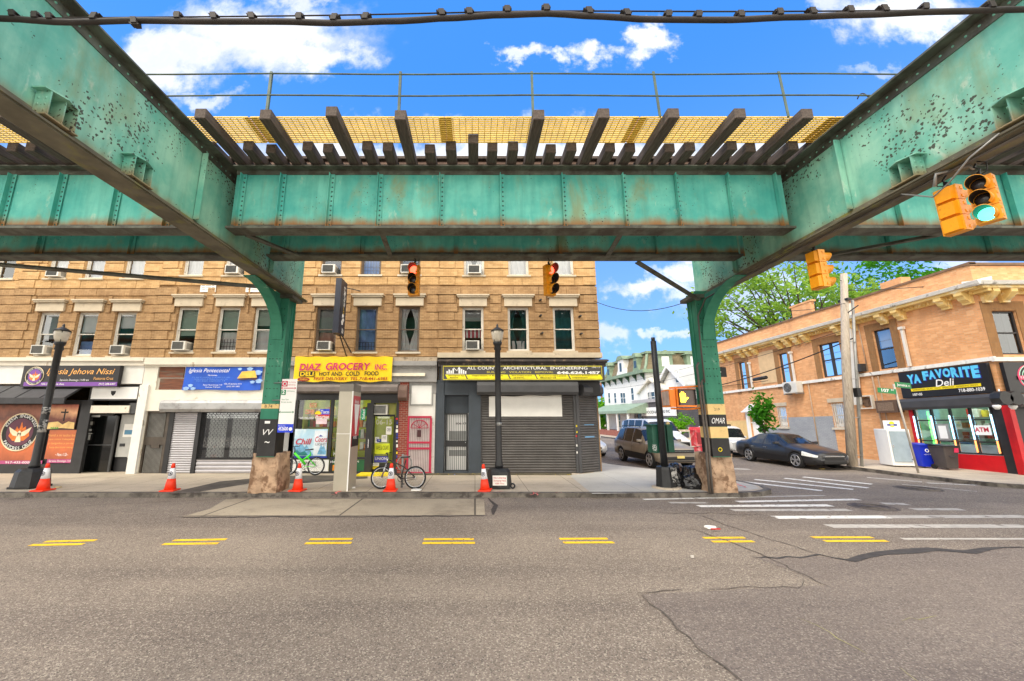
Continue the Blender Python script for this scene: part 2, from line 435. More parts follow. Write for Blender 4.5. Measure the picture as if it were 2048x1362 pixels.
jag('road_crack', c8([(715, 250), (900, 315), (1050, 362), (1250, 425)]), .035, seed=3, jit=.02)
jag('road_crack', c8([(700, 310), (880, 372), (1010, 422), (1140, 490), (1265, 545)]), .045, seed=4, jit=.02)
jag('road_crack', c8([(475, 568), (560, 566), (690, 558)]), .05, seed=5, jit=.02)
jag('road_crack', c8([(760, 560), (860, 557), (1000, 550), (1140, 552), (1165, 518)]), .03, seed=6, jit=.025)
jag('road_crack', c8([(515, 580), (640, 690), (750, 790), (850, 870), (1000, 1000)]), .045, seed=7, jit=.02)
jag('road_crack', c8([(560, 252), (1030, 262)]), .05, seed=8)
jag('road_crack', [(345, 1035), (700, 1034), (975, 1032)], .09, TAR, seed=9, jit=.02)
jag('road_crack', [(978, 996), (990, 1010), (986, 1030)], .28, TAR, seed=10, jit=.03)
jag('road_crack', [(0, 1001), (60, 996)], .16, TAR, seed=11, jit=.03)
jag('road_crack', [(0, 1022), (240, 1008), (480, 998)], .04, seed=12, jit=.02)
sheet('road_patch', pz([(1284, 1189), (1344, 1245), (1399, 1295), (1449, 1335), (1540, 1420), (2150, 1420), (2150, 1094), (1876, 1100), (1764, 1106), (1690, 1119), (1640, 1113), (1505, 1114), (1594, 1146), (1650, 1171), (1540, 1176), (1400, 1184)]), .003, asphalt('asphalt_repair', S(98, 90, 92)))
# markings
MWH = mat('road_paint_white', S(222, 220, 214), .8, var=.12, vs=6, col2=S(120, 112, 106), s2=6, t2=(.54, .66))
MWF = mat('road_paint_worn', S(176, 171, 164), .85, var=.15, vs=6, col2=S(128, 120, 112), s2=4, t2=(.54, .64))
MYE = mat('road_paint_yellow', S(236, 190, 20), .75, var=.08, vs=8, col2=S(150, 120, 50), s2=9, t2=(.57, .66))
def bar(a, b_, w, m, z=.004):
    P, Q = onZ(*a), onZ(*b_); d = (Q-P).normalized(); nr = Vector((-d.y, d.x, 0))*w/2; u = Vector((0, 0, z))
    return struct(MB().poly([P-nr+u, Q-nr+u, Q+nr+u, P+nr+u]).build('road_marking', m, origin=(0, 0, 0)))
c7 = lambda x, y: (x/2, 900+y/2)
for l in [((180, 367), (383, 362)), ((120, 381), (333, 377)), ((693, 362), (905, 358)), ((652, 377), (872, 374)), ((1238, 358), (1410, 356)), ((1220, 374), (1406, 372)), ((1695, 358), (1895, 357)), ((1690, 373), (1900, 372))]:
    bar(c7(*l[0]), c7(*l[1]), .105, MYE)
for l in [((190, 356), (382, 355)), ((205, 371), (408, 370)), ((765, 352), (930, 351)), ((800, 367), (967, 366)), ((1200, 350), (1442, 350)), ((1250, 365), (1500, 364))]:
    bar(*c8(l), .105, MYE)
for l, w, m in [(((525, 198), (900, 190)), .13, MWH), (((900, 190), (1250, 182)), .13, MWF), (((630, 211), (790, 212)), .18, MWF), (((900, 207), (1385, 198)), .2, MWH), (((745, 225), (1275, 222)), .24, MWH), (((880, 241), (1350, 240)), .22, MWF), (((1600, 237), (1800, 238)), .22, MWF), (((1050, 270), (1500, 268)), .26, MWH), (((1500, 268), (2060, 266)), .26, MWF), (((1265, 305), (1900, 305)), .26, MWF), (((1900, 305), (2060, 305)), .26, MWF), (((1560, 356), (2060, 356)), .1, MWF), (((905, 125), (1240, 163)), .27, MWH), (((970, 118), (1365, 158)), .25, MWH), (((1090, 113), (1425, 152)), .25, MWH), (((1165, 108), (1440, 137)), .25, MWH), (((1420, 110), (1640, 128)), .25, MWF), (((1480, 214), (1580, 217)), .25, MWF), (((1660, 132), (2060, 150)), .12, MWH), (((870, 75), (950, 77)), .4, MWF), (((1560, 138), (1860, 166)), .12, MWF)]:
    bar(*c8(l), w, m)
# manholes
IRON = mat('cast_iron', S(96, 88, 82), .6, metal=.4, var=.3, vs=12, bump=.6, bs=60)
for (px, py, r) in ((1746, 1014, .42), (1836, 977, .5)):
    p = onZ(px, py, 0); t = tag(MB().lathe([(r+.06, 0), (r+.06, .006), (r, .008), (r, .004), (r*.97, .004), (r*.97, .011), (0.01, .013)], p, 28).build('manhole_cover', IRON), 'round iron manhole cover %s' % ('inside the white crosswalk bars' if px < 1800 else 'in the side street mouth beyond the crosswalk'), 'manhole')
    w = MB()
    for k in range(3):
        w.torus(p+Vector((0, 0, .013)), Z_, r*(.3+.22*k), .012, 20, 4)
    w.build('cover_ribs', IRON, t)
# survey paint and chalk marks
PINK = mat('survey_paint', S(232, 110, 110), .8, var=.1, col2=S(180, 160, 148), s2=9, t2=(.5, .6))
for i, l in enumerate([[(1062, 982), (1075, 991)], [(1078, 984), (1060, 990)], [(660, 990), (690, 979)], [(985, 984), (1010, 982)], [(1110, 985), (1124, 986)], [(960, 985), (985, 987)], [(1495, 977), (1470, 966)]]):
    P = [tuple(onZ(x, y, SW)[:2]) for x, y in l]
    jag('paint_mark', P, .09, PINK, SW+.008, 20+i, jit=.03, scr=False)
for i, l in enumerate([[(1165, 675), (1300, 760), (1420, 818)], [(1570, 690), (1700, 665)], [(1550, 870), (1640, 940)]]):
    jag('paint_mark', c8(l), .03, mat('chalk_yellow', S(150, 144, 100), .9, var=.3), .008, 40+i, jit=.03)
# ================================================================== ELEVATED RAILWAY
TEAL = steel_mat('teal_steel', S(96, 170, 152), S(146, 196, 174), 1.3, .8)
TEALG = steel_mat('teal_steel_track', S(72, 170, 160), S(112, 196, 180), .6, 1.1)
TEALD = steel_mat('green_steel_column', S(48, 122, 98), S(66, 140, 114), .25, 0)
SOOT = mat('sooty_steel', S(92, 96, 86), .7, var=.3, vs=2, col2=S(66, 62, 54), s2=2.5, t2=(.4, .65), bump=.15)
MOSS = mat('grimy_flange', S(98, 94, 78), .75, var=.3, vs=2, col2=S(120, 118, 62), s2=1.6, t2=(.52, .66))
RIVD = mat('rivet_green', S(26, 74, 60), .6, var=.3); RIV = mat('rivet_steel', S(48, 84, 74), .6, var=.3)
XL, XR = -5.72, 7.28
def cross_girder(xw, name_lab, stiff_y, stub_y, inner):
    t = thing('cross_girder', name_lab, 'steel girder', (xw, 4, 5.92), 'cross girders over the avenue')
    y0, y1, z0, z1 = -3, 12.3, 5.92, 7.83
    r = MB().box(xw-.018, xw+.018, y0, y1, z0+.05, z1-.05)
    b = MB(); b.box(xw-.23, xw+.23, y0, y1, z0, z0+.03).box(xw-.2, xw+.2, y0, y1, z0-.025, z0-.001)
    for s in (-1, 1):
        b.box(*sorted((xw+s*.019, xw+s*.15)), y0, y1, z0+.031, z0+.05); b.box(*sorted((xw+s*.019, xw+s*.036)), y0, y1, z0+.051, z0+.19)
    b.build('bottom_flange', MOSS, t)
    b = MB(); b.box(xw-.23, xw+.23, y0, y1, z1-.03, z1); b.box(xw-.2, xw+.2, y0, y1, z1+.001, z1+.03)
    for s in (-1, 1):
        b.box(*sorted((xw+s*.019, xw+s*.036)), y0, y1, z1-.2, z1-.031)
    b.build('top_flange', SOOT, t)
    y = y0+.1
    while y < y1:
        for s in (-1, 1):
            r.rivet((xw+s*.036, y, z0+.12), (s, 0, 0), .02); r.rivet((xw+s*.036, y, z1-.11), (s, 0, 0), .02)
        y += .16
    r.build('web', TEAL, t)
    for y in stiff_y:
        for s in (-1, 1):
            q = MB(); q.box(*sorted((xw+s*.036, xw+s*.052)), y, y+.1, z0+.2, z1-.21); q.box(*sorted((xw+s*.0365, xw+s*.15)), y-.016, y-.001, z0+.2, z1-.21)
            z = z0+.28
            while z < z1-.25: q.rivet((xw+s*.052, y+.055, z), (s, 0, 0), .02, 1); z += .13
            q.build('stiffener', [TEAL, RIV], t)
    for y in stub_y:      # stub brackets on the inner face
        s = inner; q = MB(); z = z0+.07
        for yy in (y-.24, y-.06, y+.1):
            q.prism([(xw+s*.04, yy, z+.02), (xw+s*.24, yy, z+.02), (xw+s*.24, yy, z+.36), (xw+s*.04, yy, z+.36)], (0, .016, 0))
        q.prism([(xw+s*.037, y-.3, z+.363), (xw+s*.22, y-.3, z+.363), (xw+s*.3, y-.08, z+.363), (xw+s*.22, y+.17, z+.363), (xw+s*.037, y+.17, z+.363)], (0, 0, .02)); q.frame((xw+s*.037, y-.27, z), (s*.22, 0, 0), (0, .42, 0), (0, 0, .018))
        for i in range(3):
            for j in range(2): q.rivet((xw+s*(.09+.1*j), y-.241, z+.08+.09*i), (0, -1, 0), .018)
        q.build('stub_bracket', TEAL, t)
    return t
cross_girder(XL, 'rusty teal cross girder running overhead beside the blue church banner column', (3.4, 7.25, 10.2), (4.57, 5.85), 1)
cross_girder(XR, 'flaking teal cross girder running overhead, carrying the yellow traffic signals', (3.2, 6.85, 10.2), (4.5, 5.85), -1)

def track_girder(Y, x0, x1, z0, z1, stiff, label, lab2, m, cross=(), rear=False):
    t = thing('track_girder', label, 'steel girder', ((x0+x1)/2, Y, z0), 'track girders along the avenue')
    MB().box(x0, x1, Y-.012, Y+.012, z0+.001, z1-.03).build('web', m, t)
    b = MB(); b.box(x0+.002, x1-.002, Y-.19, Y+.19, z0-.05, z0).box(x0+.002, x1-.002, Y-.03, Y-.0125, z0+.001, z0+.11); r = b
    b = MB(); b.box(x0+.002, x1-.002, Y-.19, Y+.19, z1-.03, z1).box(x0+.002, x1-.002, Y-.03, Y-.0125, z1-.14, z1-.031); b.build('top_flange', SOOT, t)
    if not rear:
        x = x0+.1
        while x < x1-.05: r.rivet((x, Y-.03, z0+.055), (0, -1, 0), .019); x += .24
    r.build('bottom_flange', SOOT, t)
    for i, x in enumerate(stiff):
        q = MB(); q.box(x, x+.09, Y-.044, Y-.031, z0+.005, z1-.145); q.box(x-.014, x-.001, Y-.13, Y-.0305, z0+.005, z1-.145)
        if not rear:
            z = z0+.1
            while z < z1-.2: q.rivet((x+.05, Y-.044, z), (0, -1, 0), .022, 1); z += .115
        q.build('stiffener', [m, RIV], t)
    return t
st_mid = (-5.3, -4.4, -3.29, -2.19, -.79, .58, 1.98, 3.36, 4.56, 5.74, 6.82)
Gz0, Gz1, GY, GR = 6.31, 7.80, 8.06, 9.75
lab = {0: 'behind the left cross girder at the upper left', 1: 'between the two cross girders', 2: 'behind the signals at the upper right'}
spans = [(-24, -5.97, [-22+1.27*i for i in range(10)]+[-9.4, -8.1, -6.9]), (-5.46, 7.02, st_mid), (7.53, 27, [8.25, 9.46, 10.75, 12.05]+[13.4+1.3*i for i in range(10)])]
for i, (a, c, st) in enumerate(spans):
    track_girder(GY, a, c, Gz0, Gz1, st, 'riveted teal plate girder with a rusty foot, in front, %s' % ('left of the overhead cross beams' if i == 0 else 'spanning between the two columns' if i == 1 else 'behind the green traffic light'), '', TEALG)
    rz = 6.40
    track_girder(GR, a, c, rz, rz+1.39, [x+.25 for x in st[::2]], 'dark shaded plate girder behind the front one, %s' % ('beyond the left cross girder' if i == 0 else 'above the two red traffic lights' if i == 1 else 'at the right edge above the deli'), '', TEALG, rear=True)
# bracing under the deck
def brace(a, c, w, h, label):
    m = MB().beam(a, c, w, h).beam(Vector(a)+Vector((0, 0, h/2+.03)), Vector(c)+Vector((0, 0, h/2+.03)), .015, .06)
    return tag(m.build('brace', SOOT), label, 'steel brace', 'braces under the deck')
brace((-2.1, 8.26, 6.27), (-2.2, 9.55, 6.32), .12, .02, 'short flat steel strut between girders above the black hanging sign')
brace((3.3, 8.26, 6.27), (3.45, 9.55, 6.32), .12, .02, 'short flat steel strut between girders above the corner of the brick building')
brace((-5.2, 8.26, 6.27), (-4.6, 9.55, 6.32), .14, .02, 'short flat steel strut beside the left column head')
brace((-13.5, 9.95, 6.3), (-6.0, 11.35, 6.05), .22, .03, 'long dark diagonal brace running out to the left column')
brace((4.4, 9.96, 6.33), (6.85, 11.45, 5.72), .15, .03, 'pale diagonal brace running from the rear girder to the right column')
brace((10.6, 8.26, 6.27), (9.2, 9.55, 6.33), .1, .02, 'thin diagonal strut behind the green traffic light')
# columns
CREAM = mat('cream_band', S(228, 196, 132), .7, var=.1, col2=S(150, 120, 80), s2=5, t2=(.6, .7))
BLKB = mat('black_band', S(34, 33, 34), .6, var=.3, col2=S(120, 120, 118), s2=6, t2=(.66, .72))
PED = mat('old_plinth_concrete', S(176, 148, 122), .95, var=.25, vs=3, col2=S(120, 92, 70), s2=4, t2=(.45, .62), bump=.9, bs=12)
def zat(py, Y): return onY(900, py, Y).z
def column(x, bands, label, lab2, kside, plug):
    YF_, w, d = 11.48, .5, .5
    t = thing('steel_column', label, 'steel column', (x, YF_+d/2, 1.15), 'columns carrying the railway')
    q = MB(); zb, zt = 1.1, 6.02
    q.box(x-w/2, x+w/2, YF_, YF_+.03, zb, zt, 0)                      # front plate
    q.box(x-w/2, x+w/2, YF_+d-.03, YF_+d, zb, zt, 0)
    for s in (-1, 1):
        q.box(*sorted((x+s*(w/2-.07), x+s*(w/2-.09))), YF_+.031, YF_+d-.031, zb, zt, 0)
        for yy in (YF_+.031, YF_+d-.131): q.box(*sorted((x+s*(w/2-.069), x+s*(w/2-.05))), yy, yy+.1, zb, zt, 0)
    r = q; z = bands[0][1]+.15
    while z < 5.6:
        for dx in (-.15, -.06, .06, .15) if int(z*10) % 3 == 0 else (-.17, .17): r.rivet((x+dx, YF_, z), (0, -1, 0), .02, 1)
        z += .22
    q.build('shaft', [TEALD, RIVD], t)
    for za, zb_, m in bands:
        MB().box(x-w/2-.004, x+w/2+.004, YF_-.005, YF_+.032, za, zb_-.002).box(x-w/2-.004, x+w/2+.004, YF_+.0325, YF_+d+.005, za, zb_-.002).build('paint_band', m, t)
    # knee bracket towards the roadway
    k = MB(); pts = []; ya, za = 9.75, 4.5
    arc = [(ya+(YF_-ya)*math.cos(R(a)), za+(5.89-za)*math.sin(R(a))) for a in range(0, 91, 6)]
    poly = [(x, y, z) for y, z in arc]+[(x, YF_, 5.89)]
    k.prism([(p[0]-.015, p[1], p[2]) for p in poly], (.03, 0, 0))
    for (y0, z0), (y1, z1) in zip(arc, arc[1:]):
        k.frame((x-.16, y0, z0), (.32, 0, 0), (0, y1-y0, z1-z0), Vector((0, z1-z0, -(y1-y0))).normalized()*-.025)
    k.build('knee_bracket', TEALD, t)
    g = MB(); g.box(x-.4, x+.4, YF_-.1, YF_+d+.1, 5.78, 5.893); g.build('cap_plate', SOOT, t)
    return t
za = lambda py: zat(py, 11.5)
cl = column(-5.95, [(za(837), za(818), TEALD), (za(817), za(808), CREAM), (za(913), za(838), BLKB)], 'green riveted steel column with a black foot beside the yellow grocery sign', '', 1, 0)
cr = column(7.0, [(za(829), za(808), CREAM), (za(853), za(829.5), BLKB), (za(876), za(853.5), CREAM), (za(913), za(876.5), BLKB)], 'green steel column with black and cream bands at the street corner', '', 1, 0)
g = MB(); g.text('OMAR', (6.82, 11.473, za(847)), .16, .38, 0, shear=.4); g.torus((6.97, 11.473, za(899)), Y_, .05, .012, 14, 4, 1); g.text('219', (6.93, 11.473, za(821)), .07, .16, 2)
g.build('graffiti', [LETW, YEL, LETK], cr)
g = MB(); g.text('B 74', (-6.1, 11.47, za(815.5)), .09, .22, 0); g.text('VV', (-6.08, 11.47, za(870)), .16, .3, 1, shear=.3); g.text('~', (-6.0, 11.47, za(886)), .05, .14, 1); g.box(-6.05, -5.9, 11.465, 11.474, za(847), za(842), 1)
g.build('graffiti', [LETK, LETW], cl)
for x, wt, wb, lab_ in ((-5.98, .76, .84, 'rough brown concrete plinth under the column beside the green bicycle'), (7.02, .72, .8, 'chipped brown concrete plinth under the striped corner column')):
    bm = bmesh.new(); bmesh.ops.create_cube(bm, size=1)
    bmesh.ops.subdivide_edges(bm, edges=bm.edges[:], cuts=9, use_grid_fill=True)
    rnd = random.Random(int(x*10))
    from mathutils import noise as mn
    for v in bm.verts:
        k = wb+(wt-wb)*(v.co.z+.5); p = Vector((v.co.x*k, v.co.y*k, (v.co.z+.5)*1.08))
        ed_ = sum(1 for q_ in v.co if abs(q_) > .49)
        if ed_ >= 2: p -= Vector((v.co.x, v.co.y, max(0, v.co.z)))*(.035+.03*mn.noise(p*6))
        p += mn.noise_vector(p*4+Vector((x, 0, 0)))*.022+mn.noise_vector(p*13)*.012; v.co = p
    me = bpy.data.meshes.new('concrete_plinth'); bm.to_mesh(me); bm.free(); me.materials.append(PED)
    o = bpy.data.objects.new('concrete_plinth', me); C.objects.link(o); o.location = (x, 11.95, SW)
    tag(o, lab_, 'plinth', 'plinths under the columns')
# conduits on the corner column
q = MB(); xx = 7.0
for i, dx in enumerate((-.42, -.5)):
    q.tube([(xx+dx, 11.42, SW), (xx+dx+.02, 11.42, 1.0), (xx+dx+.06, 11.44, 1.4), (xx+dx+.06, 11.46, 3.2+i*.5), (xx+dx+.12, 11.45, 3.3+i*.5)], .032, 8)
q.tube([(xx-.3, 11.4, 3.2), (xx-.29, 11.4, 4.6), (xx-.27, 11.4, 5.2), (xx-.1, 11.2, 5.7), (xx+.16, 10.0, 5.86), (xx+.2, 6, 5.86), (xx+.2, 3, 5.86)], .022, 6)
tag(q.build('conduit', mat('conduit', S(84, 78, 72), .6, var=.2)), 'bundle of dark conduits strapped up the striped corner column', 'conduit')
# ties
TIE = mat('weathered_timber', S(84, 74, 68), .9, var=.3, vs=6, stretch=(4, .5, 4), col2=S(56, 46, 42), s2=3, t2=(.5, .7), bump=.4, bs=8)
longs = [-5.3, -4.03, -2.76, -1.46, -.04, 1.25, 2.48, 3.8, 5.08, 6.42]
allx = []
for a, c in zip(longs, longs[1:]): allx += [(a, 1), (a+(c-a)/3, 0), (a+(c-a)*2/3, 0)]
allx.append((6.42, 1))
x = -5.3-.43; k = 1
while x > -19: allx.append((x, k % 3 == 0)); x -= .43; k += 1
x = 6.42+.43; k = 1
while x < 21: allx.append((x, k % 3 == 0)); x += .43; k += 1
allx.sort()
tie_l = MB().box(-.11, .11, 0, 4.3, 0, .22).build('railway_tie', TIE, origin=(0, 0, 0)); bevel(tie_l, .012, 1)
tie_s = MB().box(-.11, .11, 0, 3.3, 0, .22).build('railway_tie', TIE, origin=(0, 0, 0)); bevel(tie_s, .012, 1)
f1 = f2 = True; rnd = random.Random(3)
for x, lg in allx:
    src = tie_l if lg else tie_s
    first = f1 if lg else f2
    o = src if first else src.copy()
    if not first: C.objects.link(o)
    if lg: f1 = False
    else: f2 = False
    o.location = (x+rnd.uniform(-.02, .02), (6.5 if lg else 7.46)+rnd.uniform(-.05, .05)+(.75 if abs(x+.04) < .01 else 0), 7.832)
    tag(o, 'long weathered timber tie jutting out under the yellow walkway' if lg else 'short dark timber tie ending behind the yellow walkway', 'railway tie', 'long ties under the walkway' if lg else 'short ties on the girders')
# guard timber, planks and running rails on the ties
for i in range(7):
    o = MB().box(-20+6*i, -14.02+6*i, 8.0, 8.12, 8.056, 8.12).build('guard_timber', TIE); tag(o, 'long dark guard timber lying along the tie ends', 'timber', 'guard timbers on the ties')
    o = MB().box(-20+6*i, -14.02+6*i, 8.52, 9.4, 8.056, 8.1).build('track_planking', TIE); tag(o, 'dark planking between the running rails', 'planking', 'planks between the rails')
for y in (8.28, 9.7):
    q = MB(); q.box(-20, 22, y-.06, y+.06, 8.056, 8.07).box(-20, 22, y-.01, y+.01, 8.07, 8.17).box(-20, 22, y-.035, y+.035, 8.17, 8.21); tag(q.build('running_rail', mat('rail_steel', S(92, 72, 60), .5, metal=.5, var=.2)), '%s running rail lying on the ties' % ('nearer' if y < 9 else 'farther'), 'rail')
# grating panels
GRT = mat('yellow_grating', S(236, 200, 84), .6, var=.1, vs=5, col2=S(190, 150, 60), s2=3, t2=(.6, .75))
GRTD = mat('yellow_grating_joint', S(186, 134, 22), .6, var=.1)
pan = MB(); L = 3.87
for i in range(14): pan.box(0, L, .0555*i, .0555*i+.021, .008, .032)
for i in range(30): pan.box(L/30*i+.02, L/30*i+.032, 0, .737, .0, .0075)
pj = MB()
for i in range(13): pj.box(-.13, .13, .0555*i+.02, .0555*i+.045, .009, .03)
g0 = thing('walkway_grating', 'x', 'walkway grating', (0, 0, 0), 'yellow walkway panels')
pan.build('grating_mesh', GRT, g0); pj.build('joint_strip', GRTD, g0)
for i, x in enumerate([-19.5, -15.6, -11.7, -7.8+.0, -3.9+.02, 0, 3.9, 7.8, 11.7, 15.6]):
    o = g0 if i == 0 else dup(g0)
    place(o, (x-.6, 6.76, 8.056))
    o['label'] = 'yellow walkway grating panel along the railway edge'
# railing
RAILM = mat('railing_steel', S(70, 88, 78), .6, var=.3)
t = thing('guard_railing', 'thin two rail steel railing above the yellow walkway', 'railing', (0, 6.62, 8.05))
for x in [-4.07-2.6*i for i in range(6, 0, -1)]+[-4.07, -1.49, 1.13, 3.6, 6.1]+[8.7+2.6*i for i in range(5)]:
    lean = .0 if x < 3 else -.04
    MB().beam((x, 6.6, 7.95), (x+lean, 6.6, 8.98), .05, .012, up=Y_).beam((x+.02, 6.62, 7.95), (x+.02+lean, 6.62, 8.98), .012, .05, up=Y_).build('post', RAILM, t)
for z in (8.92, 8.42):
    MB().tube([(x, 6.6, z+.012*math.sin(x*1.2)) for x in [-20+i*1.0 for i in range(42)]], .016, 6).build('rail', RAILM, t)
# overhead cable with lashing wire
CAB = mat('cable_black', S(42, 36, 34), .7, var=.3)
t = thing('overhead_cable', 'thick black overhead cable with a thin lashing wire and clips across the sky', 'cable', (0, 3.5, 6.4))
_ct = [(0, 37), (136, 44.7), (272, 41), (430, 43), (560, 43), (660, 46), (800, 42), (900, 36), (1000, 30), (1095, 27), (1200, 33), (1300, 39), (1448, 40), (1600, 34), (1700, 30), (1900, 23), (2048, 19)]
_ct = [(onY(a, c, 3.5).x, onY(a, c, 3.5).z) for a, c in _ct]
def cz(x):
    if x <= _ct[0][0]: return _ct[0][1]
    for (a, za_), (c, zc_) in zip(_ct, _ct[1:]):
        if x <= c: u = (x-a)/(c-a); u = u*u*(3-2*u); return za_+(zc_-za_)*u
    return _ct[-1][1]+.02*(x-_ct[-1][0])
MB().tube([(x*.2, 3.5, cz(x*.2)) for x in range(-70, 71)], .03, 8).build('cable', CAB, t)
MB().tube([(x*.5, 3.5, 6.535+.011*(x*.5)+.035*math.exp(-((x*.5-.7)/1.6)**2)) for x in range(-30, 31)], .008, 5).build('lashing_wire', CAB, t)
for px in (30, 75, 105, 190, 272, 358, 432, 507, 600, 668, 730, 885, 940, 1015, 1093, 1180, 1255, 1335, 1395, 1480, 1558, 1625, 1700, 1770, 1850, 1985):
    x = onY(px, 35, 3.5).x; z = cz(x); up = -1 if px in (272,) else 1; k = math.sin(px)
    MB().frame((x-.03, 3.46, z+.01), (.06, 0, 0), (0, .08, 0), (.02*k, 0, .075*up)).frame((x-.045, 3.47, z+.05*up), (.09, 0, 0), (0, .05, 0), (.03*k, 0, .03*up)).build('clip', CAB, t)
# ================================================================== ROW OF BRICK SHOPS
def fx(px, py, Y=YF): return onY(px, py, Y).x
def fz(py, Y=YF): return onY(900, py, Y).z
def T(mb, t, x0, x1, yb, yt, Y, m=0, **k):
    o = onY(x0, yb, Y); e = onY(x1, yb, Y); h = fz(yt, Y)-o.z
    return mb.text(t, o, h, (e-o).x, m, **k)
def Rc(mb, x0, x1, yt, yb, Y0, Y1, m=0):
    ym = (yt+yb)/2; return mb.box(fx(x0, ym, Y0), fx(x1, ym, Y0), Y0, Y1, fz(yb, Y0), fz(yt, Y0), m)
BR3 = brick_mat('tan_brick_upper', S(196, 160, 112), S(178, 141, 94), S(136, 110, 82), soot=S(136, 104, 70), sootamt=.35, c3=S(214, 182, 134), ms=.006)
BR2 = brick_mat('tan_brick_sooty_shaded', S(174, 141, 102), S(154, 121, 84), S(104, 86, 66), soot=S(116, 88, 62), sootamt=.5, c3=S(194, 160, 116), ms=.006)  # second floor: soot, plus shade of the railway put into the darker tone
FRW = mat('window_paint_white', S(214, 210, 200), .6, var=.08, col2=S(150, 140, 124), s2=5, t2=(.58, .7))
FRB = mat('window_paint_brown', S(104, 90, 76), .6, var=.15)
LINT = mat('lintel_stone', S(198, 184, 160), .75, var=.07, col2=S(172, 156, 134), s2=4, t2=(.56, .74))
CURT = mat('curtain_white', S(226, 226, 224), .9, var=.06)
CURB = mat('curtain_blue', S(120, 150, 200), .9, var=.2)
CURG = mat('blind_green', S(168, 184, 170), .9, var=.05)
CURR = mat('curtain_pink', S(168, 128, 116), .9, var=.15)
CURT2 = mat('curtain_teal', S(34, 84, 84), .9, var=.2)
CRIM = mat('curtain_crimson', S(190, 26, 62), .9, var=.1)
GREYB = mat('blind_grey', S(150, 152, 150), .9, var=.06)
def wavy(mb, x0, x1, z0, z1, y, amp=.025, k=16, m=0, pinch=0, top=None):
    n_ = 24; rows = 7; vs = []
    for j in range(rows+1):
        f = j/rows
        for i in range(n_+1):
            u = i/n_; w = 1-pinch*math.sin(math.pi*min(1, (1-f)*1.25))*.55 if pinch else 1
            uu = u*w if pinch >= 0 else 1-(1-u)*(1+pinch*math.sin(math.pi*min(1, (1-f)*1.25))*.55)
            vs.append((x0+(x1-x0)*uu, y+amp*math.sin(u*k+j*.15), z0+(z1-z0)*f))
    fs = [(j*(n_+1)+i, j*(n_+1)+i+1, (j+1)*(n_+1)+i+1, (j+1)*(n_+1)+i) for j in range(rows) for i in range(n_)]
    return mb.add(vs, fs, m, True)
def wall_holes(mb, x0, x1, z0, z1, holes, Y, dep=.22, m=0):
    xs = sorted({x0, x1, *[h[0] for h in holes], *[h[1] for h in holes]}); zs = sorted({z0, z1, *[h[2] for h in holes], *[h[3] for h in holes]})
    inside = lambda x, z: any(h[0] < x < h[1] and h[2] < z < h[3] for h in holes)
    for a, c in zip(xs, xs[1:]):
        for d, e in zip(zs, zs[1:]):
            if not inside((a+c)/2, (d+e)/2): mb.poly([(a, Y, d), (c, Y, d), (c, Y, e), (a, Y, e)], m)
    for a, c, d, e in holes:
        for q in ([(a, d), (c, d)], [(c, d), (c, e)], [(c, e), (a, e)], [(a, e), (a, d)]):
            mb.poly([(q[0][0], Y, q[0][1]), (q[1][0], Y, q[1][1]), (q[1][0], Y+dep, q[1][1]), (q[0][0], Y+dep, q[0][1])], m)
